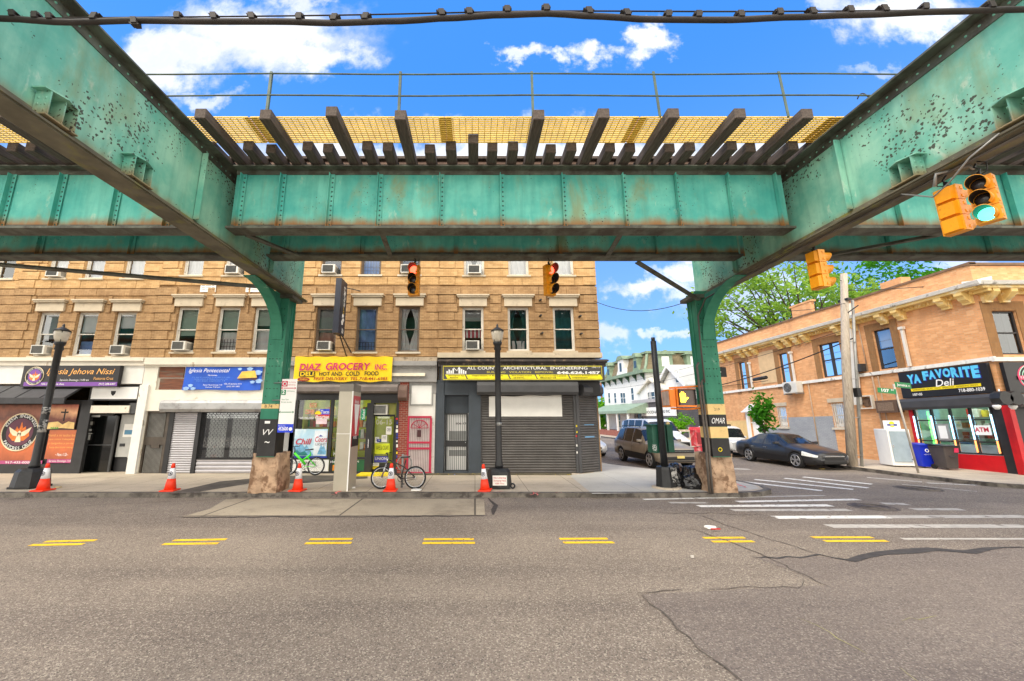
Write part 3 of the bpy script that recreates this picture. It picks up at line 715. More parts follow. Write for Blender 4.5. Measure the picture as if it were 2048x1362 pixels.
def window(par, xc, z0, z1, w, fm, spec, Y=YF, dep=.1, name='window', lint=True, zl=None):
    xa, xb = xc-w/2, xc+w/2; y0 = Y+dep; zm = (z0+z1)/2+.02; q = MB(); e = .06
    for a, c, d, f in ((xa, xb, z1-e, z1), (xa, xb, z0, z0+e), (xa, xa+e, z0+e, z1-e), (xb-e, xb, z0+e, z1-e)): q.box(a, c, y0-.02, y0+.08, d, f)
    e2 = .038
    for (d, f, yy) in ((z0+e, zm, y0+.032), (zm-.04, z1-e, y0+.0)):
        for a, c, g, h in ((xa+e, xb-e, f-e2, f), (xa+e, xb-e, d, d+e2), (xa+e, xa+e+e2, d+e2, f-e2), (xb-e-e2, xb-e, d+e2, f-e2)): q.box(a, c, yy, yy+.028, g, h)
    wd = q.build(name, fm, par)
    MB().poly([(xa+e, y0+.045, z0+e), (xb-e, y0+.045, z0+e), (xb-e, y0+.045, zm), (xa+e, y0+.045, zm)]).poly([(xa+e, y0+.012, zm-.03), (xb-e, y0+.012, zm-.03), (xb-e, y0+.012, z1-e), (xa+e, y0+.012, z1-e)]).build('pane', GLASS, wd)
    MB().frame((xa-.07, Y-.09, z0-.075), (w+.14, 0, 0), (0, .2, 0), (0, 0, .07)).build('sill', LINT if fm is not FRB else STONE, wd)
    if lint:
        MB().box(xa-.14, xb+.14, Y-.085, Y+.06, z1+.02, z1+.36).box(xa-.2, xb+.2, Y-.15, Y+.06, z1+.375, z1+.44).box(xa-.24, xb+.24, Y-.19, Y+.06, z1+.442, z1+.5).build('lintel', LINT, wd)
    yc = y0+.12
    for s in spec:
        c = MB(); k = s[0]
        if k == 'blind': c.box(xa+e, xb-e, yc, yc+.01, z1-(z1-z0)*s[2], z1-.01); c.build('blind', s[1], wd)
        elif k == 'low': wavy(c, xa+e, xb-e, z0+.02, z0+(z1-z0)*s[2], yc+.04, .02); c.build('curtain', s[1], wd)
        elif k == 'full': wavy(c, xa+.02, xb-.02, z0, z1, yc+.05, .03, 22); c.build('curtain', s[1], wd)
        elif k == 'tied':
            wavy(c, xa+.03, xc, z0+.05, z1, yc+.05, .03, 14, pinch=.9); wavy(c, xc, xb-.03, z0+.05, z1, yc+.05, .03, 14, pinch=-.9); c.build('curtain', s[1], wd)
        elif k == 'stripes':
            n_ = 9
            for i in range(n_): c.box(xa+e+(w-2*e)*i/n_, xa+e+(w-2*e)*(i+1)/n_, yc+.01, yc+.016, z0+(z1-z0)*.32, z0+(z1-z0)*.52, i % 2)
            c.build('curtain', [s[1], CURT], wd)
        elif k == 'grate':
            for i in range(6): c.box(xa+e+(w-2*e)*(i+.5)/6-.008, xa+e+(w-2*e)*(i+.5)/6+.008, y0+.082, y0+.095, z0+.05, z0+(z1-z0)*s[2])
            for i in range(3): c.box(xa+e, xb-e, y0+.0955, y0+.105, z0+.1+i*.16, z0+.116+i*.16)
            c.build('window_guard', s[1], wd)
    return wd
def courses(mb, x0, x1, z0, z1, holes, Y, h=.37, pr=.045, gap=.036, x1pad=0):
    z = z0; rn = random.Random(int(x0*10)); row = 0
    while z < z1-.1:
        a, c = z+gap/2, min(z1, z+h)-gap/2
        blk = sorted((q[0], q[1]) for q in holes if q[2] < c and q[3] > a)
        x = x0; segs = []
        for p, r in blk:
            if p > x+.02: segs.append((x, p))
            x = max(x, r)
        if x < x1: segs.append((x, x1))
        row += 1
        for p, r in segs:
            k = max(1, round((r-p)/1.15)) if r-p > .9 else 1; d0 = .18 if row % 2 else -.18; xs_ = [p]+[p+(r-p)*i/k+d0+rn.uniform(-.06, .06) for i in range(1, k)]+[r]
            for u_, v_ in zip(xs_, xs_[1:]): mb.box(u_+.009, v_-.009, Y-pr-rn.uniform(-.006, .008), Y+.002, a, c)
        z += h
def quoins(mb, xc, wa, wb, z0, z1, Y, h=.37, gap=.036, pr=.08, ends=None):
    z = z0; k = 0
    while z < z1-.1:
        w = (wa, wb)[k % 2]
        a, c = z+gap/2, min(z1, z+h)-gap/2
        if ends is None: mb.box(xc-w/2, xc+w/2, Y-pr, Y-.036, a, c)
        else: mb.box(xc-w, xc+.035, Y-pr, Y+.5, a, c)
        z += h; k += 1
ZTOP = 12.2
def rowhouse(x0, x1, label, wins2, wins3, py2, py3, pyb, fm, qz=True, end=False):
    """wins: (centre px at sight row, spec, frame); py2/py3: (top row, sill row); pyb: top of the shop front"""
    t = thing('brick_row_house', label, 'brick building', ((x0+x1)/2, YF, SW), 'brick row houses above the shops')
    z2, z3 = (fz(py2[1]), fz(py2[0])), (fz(py3), fz(py3)+1.85); zb = fz(pyb)
    L2 = [(fx(px, sum(py2)/2), s, f) for px, s, f in wins2]; L3 = [(fx(px, 535), s, f) for px, s, f in wins3]
    W = .86
    h2 = [(x-W/2, x+W/2, z2[0], z2[1]) for x, _, _ in L2]; h3 = [(x-W/2, x+W/2, z3[0], z3[1]) for x, _, _ in L3]
    zs = z3[0]-.45
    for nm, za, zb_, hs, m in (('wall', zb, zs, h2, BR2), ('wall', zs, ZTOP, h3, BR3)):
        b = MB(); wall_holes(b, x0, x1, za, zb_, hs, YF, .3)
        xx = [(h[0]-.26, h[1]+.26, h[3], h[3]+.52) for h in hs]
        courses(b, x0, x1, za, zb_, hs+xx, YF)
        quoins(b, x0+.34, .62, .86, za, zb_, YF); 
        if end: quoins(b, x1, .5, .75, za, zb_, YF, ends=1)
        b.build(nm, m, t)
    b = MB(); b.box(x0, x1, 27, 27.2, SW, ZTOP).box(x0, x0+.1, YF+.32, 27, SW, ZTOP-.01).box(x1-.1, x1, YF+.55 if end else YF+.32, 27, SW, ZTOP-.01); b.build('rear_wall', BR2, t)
    MB().box(x0, x1, YF-.02, 27.2, ZTOP+.001, ZTOP+.15).box(x0-.0, x1+.0, YF-.5, YF-.021, ZTOP-.35, ZTOP+.18).build('roof', DGREY, t)
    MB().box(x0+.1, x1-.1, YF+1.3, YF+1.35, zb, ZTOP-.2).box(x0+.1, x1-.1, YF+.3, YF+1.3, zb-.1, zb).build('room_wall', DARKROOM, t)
    for x, s, f in L2: window(t, x, z2[0], z2[1], W, f, s)
    for x, s, f in L3: window(t, x, z3[0], z3[1], W, f, s)
    return t
bw = ('blind', CURT, .5)
xz, xa, xb, xc_, xd, xe = -25.2, -18.95, -13.1, -7.35, -1.5, 5.0
hz = rowhouse(xz, xa, 'brick house at the edge, left of the winged church sign', [(-120, [bw], FRW)], [(12, [bw], FRW)], (626, 712), 558, 716, FRW)
ha = rowhouse(xa, xb, 'sooty brick house above the black church front with the winged roundel sign', [(92, [('blind', GREYB, .6), ], FRW), (170, [('low', CURB, .35), ('blind', CURT, .45)], FRW), (247, [('blind', CURT, .35), ('low', GREYB, .3)], FRW)],
              [(117, [('full', CURT)], FRW), (190, [('full', CURT)], FRW), (270, [('low', CURT, .5)], FRW)], (624, 712), 557, 716, FRW)
hb = rowhouse(xb, xc_, 'brick house with white framed windows above the blue church banner', [(372, [('blind', CURG, .62)], FRW), (455, [('blind', CURG, .5), ('low', CURT, .46), ('grate', BLKM, .3)], FRW), (527, [('blind', CURG, .4), ('low', CURT, .5)], FRW)],
              [(387, [('full', CURT)], FRW), (470, [('full', CURT)], FRW), (552, [('full', CURT)], FRW)], (614, 704), 551, 716, FRW)
hc = rowhouse(xc_, xd, 'brick house with brown framed windows above the yellow grocery banner', [(652, [('blind', GREYB, .55), ('low', CURR, .45)], FRB), (733, [('full', CURB), ('grate', BLKM, .22)], FRB), (818, [('tied', CURT)], FRB)],
              [(663, [('blind', CURG, .6)], FRB), (742, [('full', CURB), ('grate', FRB, .4)], FRB), (820, [('blind', CURT, .4)], FRB)], (613, 704), 550, 714, FRB)
hd = rowhouse(xd, xe, 'corner brick house above the dark shuttered engineering office', [(946, [('stripes', CRIM), ('blind', GREYB, .3)], FRW), (1037, [('tied', CURT2), ('low', CURT, .25)], FRW), (1128, [('full', CURT2)], FRW)],
              [(948, [('tied', CURT)], FRW), (1037, [('full', CURT)], FRW), (1127, [('full', CURT)], FRW)], (614, 702), 551, 714, FRW, end=True)
# window air conditioners
ACW = mat('ac_casing', S(214, 212, 204), .55, var=.08, col2=S(150, 144, 132), s2=5, t2=(.6, .75)); ACG = mat('ac_grille', S(84, 86, 86), .6, var=.2)
ac0 = thing('air_conditioner', 'x', 'air conditioner', (0, 0, 0), 'window air conditioners')
MB().box(-.27, .27, .02, .5, 0, .36).box(-.27, .27, .0, .02, .33, .36).box(-.27, .27, .0, .02, 0, .03).box(-.27, -.24, 0, .02, .03, .33).box(.2, .27, 0, .02, .03, .33).build('casing', ACW, ac0)
g = MB()
for i in range(9): g.frame((-.24, .004, .04+i*.032), (.44, 0, 0), (0, .016, 0), (0, -.006, .018))
g.build('grille', ACG, ac0)
g = MB()
for i in range(6): g.box(.2705, .274, .1, .4, .07+i*.04, .09+i*.04)
g.build('side_vent', ACG, ac0)
acs = [(86, 711, 'second floor, beside the street lamp head'), (229+13, 711, 'second floor, rightmost window above the church sign'), (364, 703, 'second floor, white framed window above the blue banner'), (651, 703, 'second floor, below the black hanging sign'), (945, 702, 'second floor, under the red striped curtain'),
       (115, 557, 'third floor above the church sign'), (469, 551, 'third floor above the blue banner'), (660, 550, 'third floor above the black hanging sign'), (816, 550, 'third floor behind the red traffic light'), (949, 551, 'third floor of the corner house')]
for i, (px, py, l) in enumerate(acs):
    o = ac0 if i == 0 else dup(ac0)
    place(o, (fx(px, py-8), YF-.22, fz(py)+.03)); o['label'] = 'white boxy air conditioner in a window, '+l
# projecting vertical sign
zt_, zb_ = fz(567, 15.0), fz(668, 14.6); xs_ = fx(680, 620, 14.7)
t = thing('hanging_sign', 'tall black projecting sign with white and gold cursive lettering', 'sign', (xs_, 15, zb_))
MB().box(xs_-.11, xs_+.11, 14.35, 15.05, zb_, zt_).build('sign_box', mat('navy_black', S(44, 48, 62), .45, var=.1), t)
q = MB()
for tx, ya, yb_, m in (('Life', .9, .72, 0), ('Style', .72, .52, 0), ('of NY', .5, .38, 1), ('HAIR', .12, .03, 0)):
    q.text(tx, (xs_+.114, 14.7, zb_+(zt_-zb_)*ya), .2 if m == 0 else .16, (zt_-zb_)*(ya-yb_), m, -Z_, Y_, 'L', shear=.3, bold=.01)
for a, c in ((.34, .3), (.28, .34), (.22, .26)): q.disc((xs_+.114, 14.45+c, zb_+(zt_-zb_)*a), X_, .1, 12)
q.build('lettering', [LETW, mat('gold_letters', S(220, 186, 60), .5)], t)
MB().beam((xs_, 15.05, zt_-.15), (xs_+.5, 15.5, zt_-.15), .03, .03).beam((xs_+.02, 14.8, zb_), (xs_+.12, 15.48, zb_-.75), .035, .035).beam((xs_+.06, 15.0, zb_), (xs_+.3, 15.48, zb_-.6), .035, .035).beam((xs_+.08, 15.47, zb_-.8), (xs_+.32, 15.47, zb_-.8), .05, .05).build('bracket', BLKM, t)
# paper flyers on the upper wall
PAP = mat('paper', S(232, 230, 224), .9, var=.03)
for px0, px1, l in ((401, 432, 'torn white paper sheet on bricks above the second floor, with faint print'), (492, 524, 'torn white paper sheet on bricks partly behind the left column')):
    q = MB(); Rc(q, px0, px1, 563, 584, YF-.04, YF-.034); o = q.build('paper_sheet', PAP); tag(o, l, 'paper')
    q = MB(); [T(q, 'iiii nnn iii', px0+3, px1-4, 580-4*k, 578-4*k, YF-.043) for k in range(3)]; q.build('print', LETK, o)

# ------------------------------------------------------------------ shop front A (black church front)
CRM = mat('cream_paint', S(222, 214, 198), .65, var=.06, col2=S(170, 150, 124), s2=3, t2=(.6, .72))
def Fr(b, x0, x1, yt, yb, Y0, Y1, e, m=0):    # rectangular frame in photo rows
    Rc(b, x0, x1, yt, yt+e, Y0, Y1, m); Rc(b, x0, x1, yb-e, yb, Y0, Y1, m)
    sh = lambda x, y: x
    ym = (yt+yb)/2; xa_, xb_ = fx(x0, ym, Y0), fx(x1, ym, Y0); w = e/50
    b.box(xa_, xa_+w, Y0+.001, Y1, fz(yb-e, Y0), fz(yt+e, Y0), m); b.box(xb_-w, xb_, Y0+.001, Y1, fz(yb-e, Y0), fz(yt+e, Y0), m)
zA = fz(716)
q = MB(); q.box(xz, xb-.02, YF-.16, YF+.3, fz(731, YF-.16), zA-.002); q.box(xz, xb-.02, YF-.22, YF-.161, fz(722, YF-.2), zA-.004); q.build('cornice', CRM, ha)
q = MB(); q.box(xz, xb-.02, YF-.1, YF+.3, fz(768), fz(731, YF-.16)-.002, 0); q.build('fascia', WHT, ha)
SHOPD = mat('shop_black', S(38, 38, 40), .5, var=.2)
q = MB(); q.box(xz, fx(160, 870), YF+.03, YF+.3, SW, fz(800)); q.box(fx(162, 870)+.02, xb-.4, YF+.9, YF+1.0, SW, fz(768)); q.build('shop_wall', SHOPD, ha)
q = MB(); q.prism([(fx(284, 850)-.2, YF-.16, SW), (fx(284, 850)+.14, YF-.16, SW), (fx(284, 850)+.14, YF-.16, fz(770)), (fx(284, 850)-.2, YF-.16, fz(770))], (0, .5, 0)); q.build('pilaster', WHT, ha)
q = MB(); Rc(q, 179, 279, 771, 801, YF-.04, YF+.02, 1); Rc(q, 183, 275, 774, 798, YF-.05, YF-.041, 0); q.build('transom_panel', [WHTC, SHOPD], ha)
q = MB(); sx_ = fx(229, 786); q.poly([(sx_-.1, YF-.056, fz(782)), (sx_+.1, YF-.056, fz(782)), (sx_+.08, YF-.056, fz(788)), (sx_, YF-.056, fz(792)), (sx_-.08, YF-.056, fz(788))]); q.build('shield_emblem', LETK, ha)
q = MB(); Rc(q, 181, 258, 811, 826, YF-.1, YF+.1); q.build('transom_box', CRM, ha); q = MB(); Rc(q, 258, 274, 806, 827, YF-.06, YF+.05); q.build('vent_box', DGREY, ha)
d = MB(); Fr(d, 170, 227, 828, 950, YF+.3, YF+.36, 4); Rc(d, 172, 225, 889, 891, YF+.3, YF+.34); do = d.build('entrance_door', DGREY, ha)
q = MB(); Rc(q, 172, 225, 831, 947, YF+.335, YF+.345); q.build('door_glass', mat('black_glass', S(14, 16, 16), .08, spec=.6, var=0), do)
q = MB(); [Rc(q, a, c, e, f, YF+.29, YF+.299) for a, c, e, f in ((178, 185, 843, 850), (178, 183, 858, 862), (177, 184, 866, 868), (176, 180, 869, 880), (182, 200, 830, 834))]; q.build('stickers', LETW, do)
q = MB(); Rc(q, 237, 270, 829, 914, YF+.42, YF+.46); q.box(fx(227, 930)+.04, xb-.35, YF+.5, YF+.55, SW, fz(829)); so = q.build('side_panel', [mat('grey_panel', S(170, 170, 166), .6, var=.1)], ha)
q = MB(); Rc(q, 247, 268, 848, 874, YF+.41, YF+.418, 0); Rc(q, 249, 266, 860, 869, YF+.405, YF+.409, 1); Rc(q, 239, 249, 887, 893, YF+.4, YF+.42, 2); q.build('notice', [PAP, mat('notice_blue', S(90, 140, 170), .7), BLKM], so)
q = MB(); Rc(q, 227, 262, 916, 951, YF+.48, YF+.499); q.build('kick_panel', SHOPD, so)
q = MB(); Rc(q, 150, 171, 800, 953, YF-.05, YF+.03); Rc(q, -30, 150, 928, 953, YF-.03, YF+.03); Rc(q, -30, -2, 806, 928, YF-.04, YF+.03); Rc(q, 86, 92, 806, 928, YF-.04, YF+.03); q.build('shop_frame', SHOPD, ha)
# awning
q = MB(); xl_, xr_ = xz, fx(170, 790); za_, zb_ = fz(771), fz(797, YF-.75)
q.prism([(xl_, YF-.05, za_), (xl_, YF-.75, zb_+.03), (xl_, YF-.75, zb_-.19), (xl_, YF-.7, zb_-.19), (xl_, YF-.7, zb_-.01), (xl_, YF-.05, za_-.06)], (xr_-xl_, 0, 0))
for i in range(8): q.beam((xr_-.02-i*.92, YF-.05, za_+.012), (xr_-.02-i*.92, YF-.75, zb_+.042), .03, .02)
tag(q.build('awning', mat('awning_black', S(44, 44, 48), .55, var=.25, col2=S(96, 96, 100), s2=2, t2=(.6, .75))), 'sloping black metal awning over the orange window posters', 'awning')
# church sign
PURP = mat('sign_purple', S(122, 72, 160), .5, var=.05); ORG = mat('letters_orange', S(240, 176, 96), .5, var=.1)
FLAME = mat('flame_orange', S(238, 120, 40), .6, var=.3, vs=12); DOVE = mat('dove_cream', S(244, 226, 190), .6, var=.1)
def dove(q, c, r, Y, m):
    P = lambda l: [(c[0]+x*r, Y, c[1]+z*r) for x, z in l]
    q.poly(P([(0, -.1), (-.85, .38), (-.7, 0), (-.45, -.25), (-.12, -.32)]), m); q.poly(P([(0, -.1), (.85, .38), (.7, 0), (.45, -.25), (.12, -.32)]), m)
    q.poly(P([(0, .12), (-.12, .0), (-.14, -.35), (-.22, -.72), (.22, -.72), (.14, -.35), (.12, 0)]), m)
def church_roundel(q, cx, cz, r, Y, m0, wm, fm, dm, pm):
    q.disc((cx, Y, cz), Y_, r, 32, m0); q.torus((cx, Y-.003, cz), Y_, r*.97, r*.035, 32, 4, dm); q.disc((cx, Y-.003, cz), Y_, r*.72, 28, pm)
    P = lambda l: [(cx+x*r, Y-.006, cz+z*r) for x, z in l]
    q.poly(P([(-.55, -.2), (-.45, .1), (-.3, -.02), (-.2, .3), (-.05, .12), (.02, .55), (.14, .2), (.28, .3), (.32, 0), (.48, .1), (.55, -.2), (.3, -.45), (-.3, -.45)]), fm)
    dove(q, (cx, cz), r*.72, Y-.009, dm)
    q.ringtext('IGLESIA JEHOVA NISSI', (cx, Y-.006, cz), r*.76, r*.17, 162, 18, wm); q.ringtext('PASTORES CRUZ', (cx, Y-.006, cz), r*.76, r*.16, 212, 328, wm, inside=True)
ys = YF-.3
t = thing('shop_sign', 'black church sign with gold script, purple strip and winged roundel', 'sign', (fx(140, 750, ys), ys, fz(774, ys)))
q = MB(); Rc(q, 44, 237, 731, 774, ys, ys+.16); q.build('sign_panel', mat('sign_black', S(26, 22, 26), .4, var=.1), t)
q = MB(); Rc(q, 47, 234, 764, 772, ys-.006, ys-.001); q.build('purple_strip', PURP, t)
q = MB(); T(q, 'Iglesia Jehova Nissi', 92, 228, 752, 737, ys-.005, 0, shear=.3, bold=.005); T(q, 'Pastores Cruz', 187, 226, 759.5, 754, ys-.005, 0); T(q, 'Servicio Domingo 11:00 am', 119, 177, 763, 758, ys-.005, 1); T(q, '102-13 Jamaica Ave.', 82, 128, 771, 766, ys-.01, 1, bold=.01); T(q, '(917) 208-6307', 197, 230, 771, 766, ys-.01, 1, bold=.01)
q.build('lettering', [ORG, LETW], t)
q = MB(); church_roundel(q, fx(70, 752, ys), fz(752, ys), .36, ys-.012, 0, 1, 2, 3, 4); q.build('roundel', [LETK, LETW, FLAME, DOVE, PURP], t)
# window posters
POS = grad_mat('poster_orange', [(0, S(150, 76, 44)), (1, S(74, 46, 40)), (.25, S(206, 108, 60)), (.5, S(190, 104, 64)), (.72, S(104, 62, 50)), (.86, S(150, 92, 70))], 0, 2.4); POSD = grad_mat('poster_sunset', [(0, S(70, 40, 34)), (1, S(84, 50, 44)), (.3, S(120, 64, 50)), (.55, S(232, 176, 130)), (.75, S(190, 110, 88))], 1.35, 2.4); MAG = mat('poster_magenta', S(170, 70, 120), .5)
yp = YF-.045
t = thing('window_poster', 'orange window poster with a white winged roundel', 'poster', (fx(40, 870, yp), yp, fz(928, yp)))
q = MB(); Rc(q, -30, 84, 809, 921, yp, yp+.012); q.build('print', POS, t); q = MB(); Rc(q, -30, 84, 921.2, 928, yp, yp+.012); T(q, '917-435-0000', 10, 62, 927, 922.5, yp-.004, 1); q.build('magenta_strip', [MAG, LETW], t)
q = MB(); church_roundel(q, fx(40, 864, yp), fz(864, yp), .72, yp-.008, 0, 1, 2, 3, 4); q.build('roundel', [LETK, LETW, FLAME, DOVE, mat('roundel_plum', S(96, 50, 70), .6)], t)
t = thing('window_poster', 'orange window poster with a black cross above an open book', 'poster', (fx(122, 870, yp), yp, fz(926, yp)))
q = MB(); Rc(q, 94, 153, 860, 918, yp, yp+.012); q.build('print', POS, t); q = MB(); Rc(q, 94, 153, 809, 859.8, yp, yp+.012); q.build('sunset_print', POSD, t); q = MB(); Rc(q, 94, 153, 918.2, 926, yp, yp+.012); T(q, 'Servicio Domingo 11:00 am', 97, 150, 925, 920, yp-.004, 1); q.build('magenta_strip', [MAG, LETW], t)
q = MB(); cx_ = fx(129, 830, yp); Rc(q, 128, 130.5, 818, 842, yp-.006, yp-.001, 0); Rc(q, 122, 137, 823, 826, yp-.009, yp-.0065, 0)
q.poly([(cx_, yp-.005, fz(856, yp)), (cx_-.62, yp-.005, fz(858, yp)), (cx_-.55, yp-.005, fz(845, yp)), (cx_-.2, yp-.005, fz(843, yp)), (cx_, yp-.005, fz(849, yp)), (cx_+.2, yp-.005, fz(843, yp)), (cx_+.45, yp-.005, fz(845, yp)), (cx_+.47, yp-.005, fz(858, yp))], 1); q.build('cross_and_book', [LETK, mat('book_gold', S(240, 200, 130), .6, var=.2)], t)
q = MB(); [T(q, s_, 96+i % 2*2, 150-i % 3*2, 873+i*8.2, 868+i*8.2, yp-.004, 0) for i, s_ in enumerate(('Venid a mi todos los', 'que estais trabajados', 'y cargados y yo os', 'hare descansar siempre'))]; T(q, '~ Mateo 11:28 ~', 110, 136, 912, 906, yp-.004, 1); T(q, '2033', 100, 116, 858, 854, yp-.007, 2, bold=.03); q.build('lettering', [ORG, LETW, mat('letters_green', S(30, 170, 60), .6)], t)

# ------------------------------------------------------------------ shop front B (blue banner)
q = MB(); q.box(xb, xc_, YF-.2, YF+.3, fz(729, YF-.2), fz(715, YF-.2)); q.box(xb, xc_, YF-.14, YF+.3, fz(733, YF-.2), fz(729, YF-.2)-.002); q.build('cornice', CRM, hb)
CRM2 = mat('cream_stucco', S(226, 220, 206), .75, var=.05, col2=S(176, 160, 134), s2=2.2, t2=(.6, .74), bump=.1)
q = MB(); q.box(xb, xc_, YF-.02, YF+.3, fz(822), fz(733)); q.box(xb, fx(318, 756), YF-.1, YF-.021, fz(822), fz(733)); q.box(fx(318, 756), xc_, YF-.1, YF-.021, fz(822), fz(780)); q.box(fx(531, 756), xc_, YF-.1, YF-.021, fz(780)+.001, fz(733)); q.box(xb, fx(286, 880)+.02, YF-.05, YF+.3, SW, fz(822)-.001); q.build('shop_wall', CRM2, hb)
WOODB = mat('brown_boards', S(112, 66, 44), .7, var=.35, vs=4, stretch=(.5, 1, 4), col2=S(96, 88, 74), s2=2, t2=(.5, .65))
q = MB(); Rc(q, 319, 368, 732, 755, YF-.06, YF-.021); Rc(q, 319, 368, 757, 779, YF-.06, YF-.021); q.build('boarded_panel', WOODB, hb)
q = MB(); Rc(q, 284, 560, 822, 953, YF+.32, YF+.4); q.build('shop_backing', SHOPD, hb)
GALV = mat('galvanised', S(168, 168, 168), .4, metal=.35, var=.12, vs=2, col2=S(132, 130, 128), s2=2.5, t2=(.5, .7))
q = MB(); q.prism([(fx(334, 810), YF-.02, fz(799)), (fx(334, 810), YF-.34, fz(801, YF-.34)), (fx(334, 810), YF-.38, fz(806, YF-.38)), (fx(334, 810), YF-.38, fz(818, YF-.38)), (fx(334, 810), YF-.3, fz(824, YF-.3)), (fx(334, 810), YF-.02, fz(824))], (fx(560, 810)-fx(334, 810), 0, 0)); q.build('shutter_box', GALV, hb)
def shutter(x0, x1, yt, yb, Y, par, m, name='roller_shutter', pitch=.085):
    q = MB(); ym = (yt+yb)/2; a, c = fx(x0, ym, Y), fx(x1, ym, Y); z = max(fz(yb, Y), SW+.01); zt = fz(yt, Y)
    prof = []
    while z < zt-.01:
        for dz, dy in ((0, .012), (.1, -.018), (.5, -.034), (.84, -.02), (.92, .014)):
            if z+dz*pitch < zt: prof.append((z+dz*pitch, Y+dy))
        z += pitch
    vs = [(xx, y, z) for z, y in prof for xx in (a, c)]
    q.add(vs, [(2*i, 2*i+1, 2*i+3, 2*i+2) for i in range(len(prof)-1)], 0)
    return q.build(name, m, par)
SILV = mat('silver_shutter', S(182, 180, 184), .45, metal=.25, var=.08, vs=2)
shutter(340, 388, 824, 953, YF+.02, hb, SILV); shutter(392, 516, 917, 951, YF+.02, hb, SILV, pitch=.14)
for a, c, e in ((331, 340, 824), (387, 395, 824), (514, 562, 822)): q = MB(); Rc(q, a, c, e, 953, YF-.04, YF+.1); q.build('shop_post', SHOPD, hb)
d = MB(); Fr(d, 285, 331, 822, 950, YF+.0, YF+.06, 4.5); Rc(d, 288, 329, 874, 890, YF+.005, YF+.05); Rc(d, 302, 318, 889, 896, YF-.03, YF+.004); do = d.build('security_gate', mat('bronze_gate', S(82, 74, 66), .5, metal=.3, var=.2), hb)
q = MB()
for i in range(17):
    x = fx(289+i*2.4, 848); q.box(x, x+.012, YF+.02, YF+.03, fz(874), fz(827)); x = fx(287.5+i*2.4, 918); q.box(x, x+.012, YF+.02, YF+.03, fz(946), fz(891))
q.build('bars', GREY, do)
q = MB(); Rc(q, 286, 330, 824, 949, YF+.07, YF+.08); q.build('gate_backing', mat('taupe', S(84, 78, 70), .8, var=.2), do)
# grille window with blinds behind
w_ = MB(); Fr(w_, 395, 515, 823, 918, YF+.06, YF+.1, 2.5); wo = w_.build('display_window', SHOPD, hb)
q = MB(); a, c = fx(396, 870), fx(514, 870); z0_, z1_ = fz(917), fz(824)
k = 0; z = z0_
while z < z1_:
    q.box(a, c, YF-.005, YF+.004, z, z+.011); z += .075; k += 1
    x = a+(.05 if k % 2 else .0)
    while x < c: q.box(x, x+.012, YF-.004, YF+.003, z-.063, z-.001); x += .14
q.build('rolling_grille', mat('grille_black', S(50, 50, 52), .5, metal=.2, var=.2), wo)
q = MB()
for x0_, x1_ in ((412, 447), (458, 505)):
    for i in range(42):
        zz = fz(915)+i*(fz(830)-fz(915))/42; q.frame((fx(x0_, 870), YF+.14, zz), (fx(x1_, 870)-fx(x0_, 870), 0, 0), (0, .03, .016), (0, 0, .006))
q.build('blinds', mat('blind_pale', S(244, 246, 242), .7, var=.04), wo)
q = MB(); q.poly([(a, YF+.12, z0_), (c, YF+.12, z0_), (c, YF+.12, z1_), (a, YF+.12, z1_)]); q.build('pane', GLASS, wo)
# blue banner
BLUE = mat('banner_blue', S(20, 84, 196), .5, var=.15, vs=1.5)
yb_ = YF-.15
t = thing('banner', 'bright blue church banner with white script and a golden open book', 'banner', (fx(445, 755, yb_), yb_, fz(780, yb_)))
q = MB(); x0_, x1_, z0_, z1_ = fx(367, 756, yb_), fx(523, 756, yb_), fz(780, yb_), fz(732, yb_); nn = 24
vs = [(x0_+(x1_-x0_)*i/nn, yb_+.015*math.sin(i*.9+j*.6)+.01*j, z0_+(z1_-z0_)*j/5+.02*math.sin(i*.26)*(1 if j in (0, 5) else 0)) for j in range(6) for i in range(nn+1)]
q.add(vs, [(j*(nn+1)+i, j*(nn+1)+i+1, (j+1)*(nn+1)+i+1, (j+1)*(nn+1)+i) for j in range(5) for i in range(nn)], 0, True); q.build('cloth', BLUE, t)
yl = yb_-.035
q = MB(); T(q, 'Iglesia Pentecostal', 377, 459, 747, 737, yl, 0, shear=.35); T(q, 'Movimiento', 416, 434, 752, 749, yl, 0); [T(q, s_, 384+i*4, 460-i*5, 756+i*3.6, 753.6+i*3.6, yl, 1) for i, s_ in enumerate(('Yo soy el camino y la verdad y la vida', 'nadie viene al Padre sino por mi', 'San Juan capitulo 14'))]; T(q, 'Martes 7:30 pm Domingo 11:00', 406, 444, 772, 768.5, yl, 0); T(q, 'Viernes 7:30 pm', 410, 440, 776, 773, yl, 0); T(q, '106-13 Jamaica Ave', 448, 483, 770, 766, yl, 0); T(q, '(347) 507-3482', 453, 479, 775, 771.5, yl, 0)
q.build('lettering', [LETW, mat('letters_paleblue', S(110, 160, 226), .6)], t)
q = MB(); P = lambda x, y, d=0: onY(x, y, yl-d); q.poly([P(484, 743), P(510, 741), P(514, 755), P(474, 757)][::-1], 0); q.poly([P(473, 758, -.004), P(515, 756, -.004), P(512, 760, -.004), P(497, 758.5, -.004), P(480, 760, -.004)], 1)
q.build('book_picture', [mat('book_yellow', S(236, 196, 84), .6, var=.15), mat('book_brown', S(90, 60, 30), .6)], t)
q = MB()
for x, y, r in ((500, 738, .12), (516, 745, .16), (518, 762, .14), (480, 738, .08), (505, 764, .1), (372, 777, .12), (381, 771, .1), (386, 777, .1)):
    p = P(x, y, -.01); rr = [(p.x+r*(1+.3*math.sin(i*2.3))*math.cos(i*.45), p.y, p.z+r*.6*math.sin(i*.45)) for i in range(14)]
    q.poly(rr)
q.build('cloud_print', mat('print_paleblue', S(150, 186, 232), .6, var=.2), t)
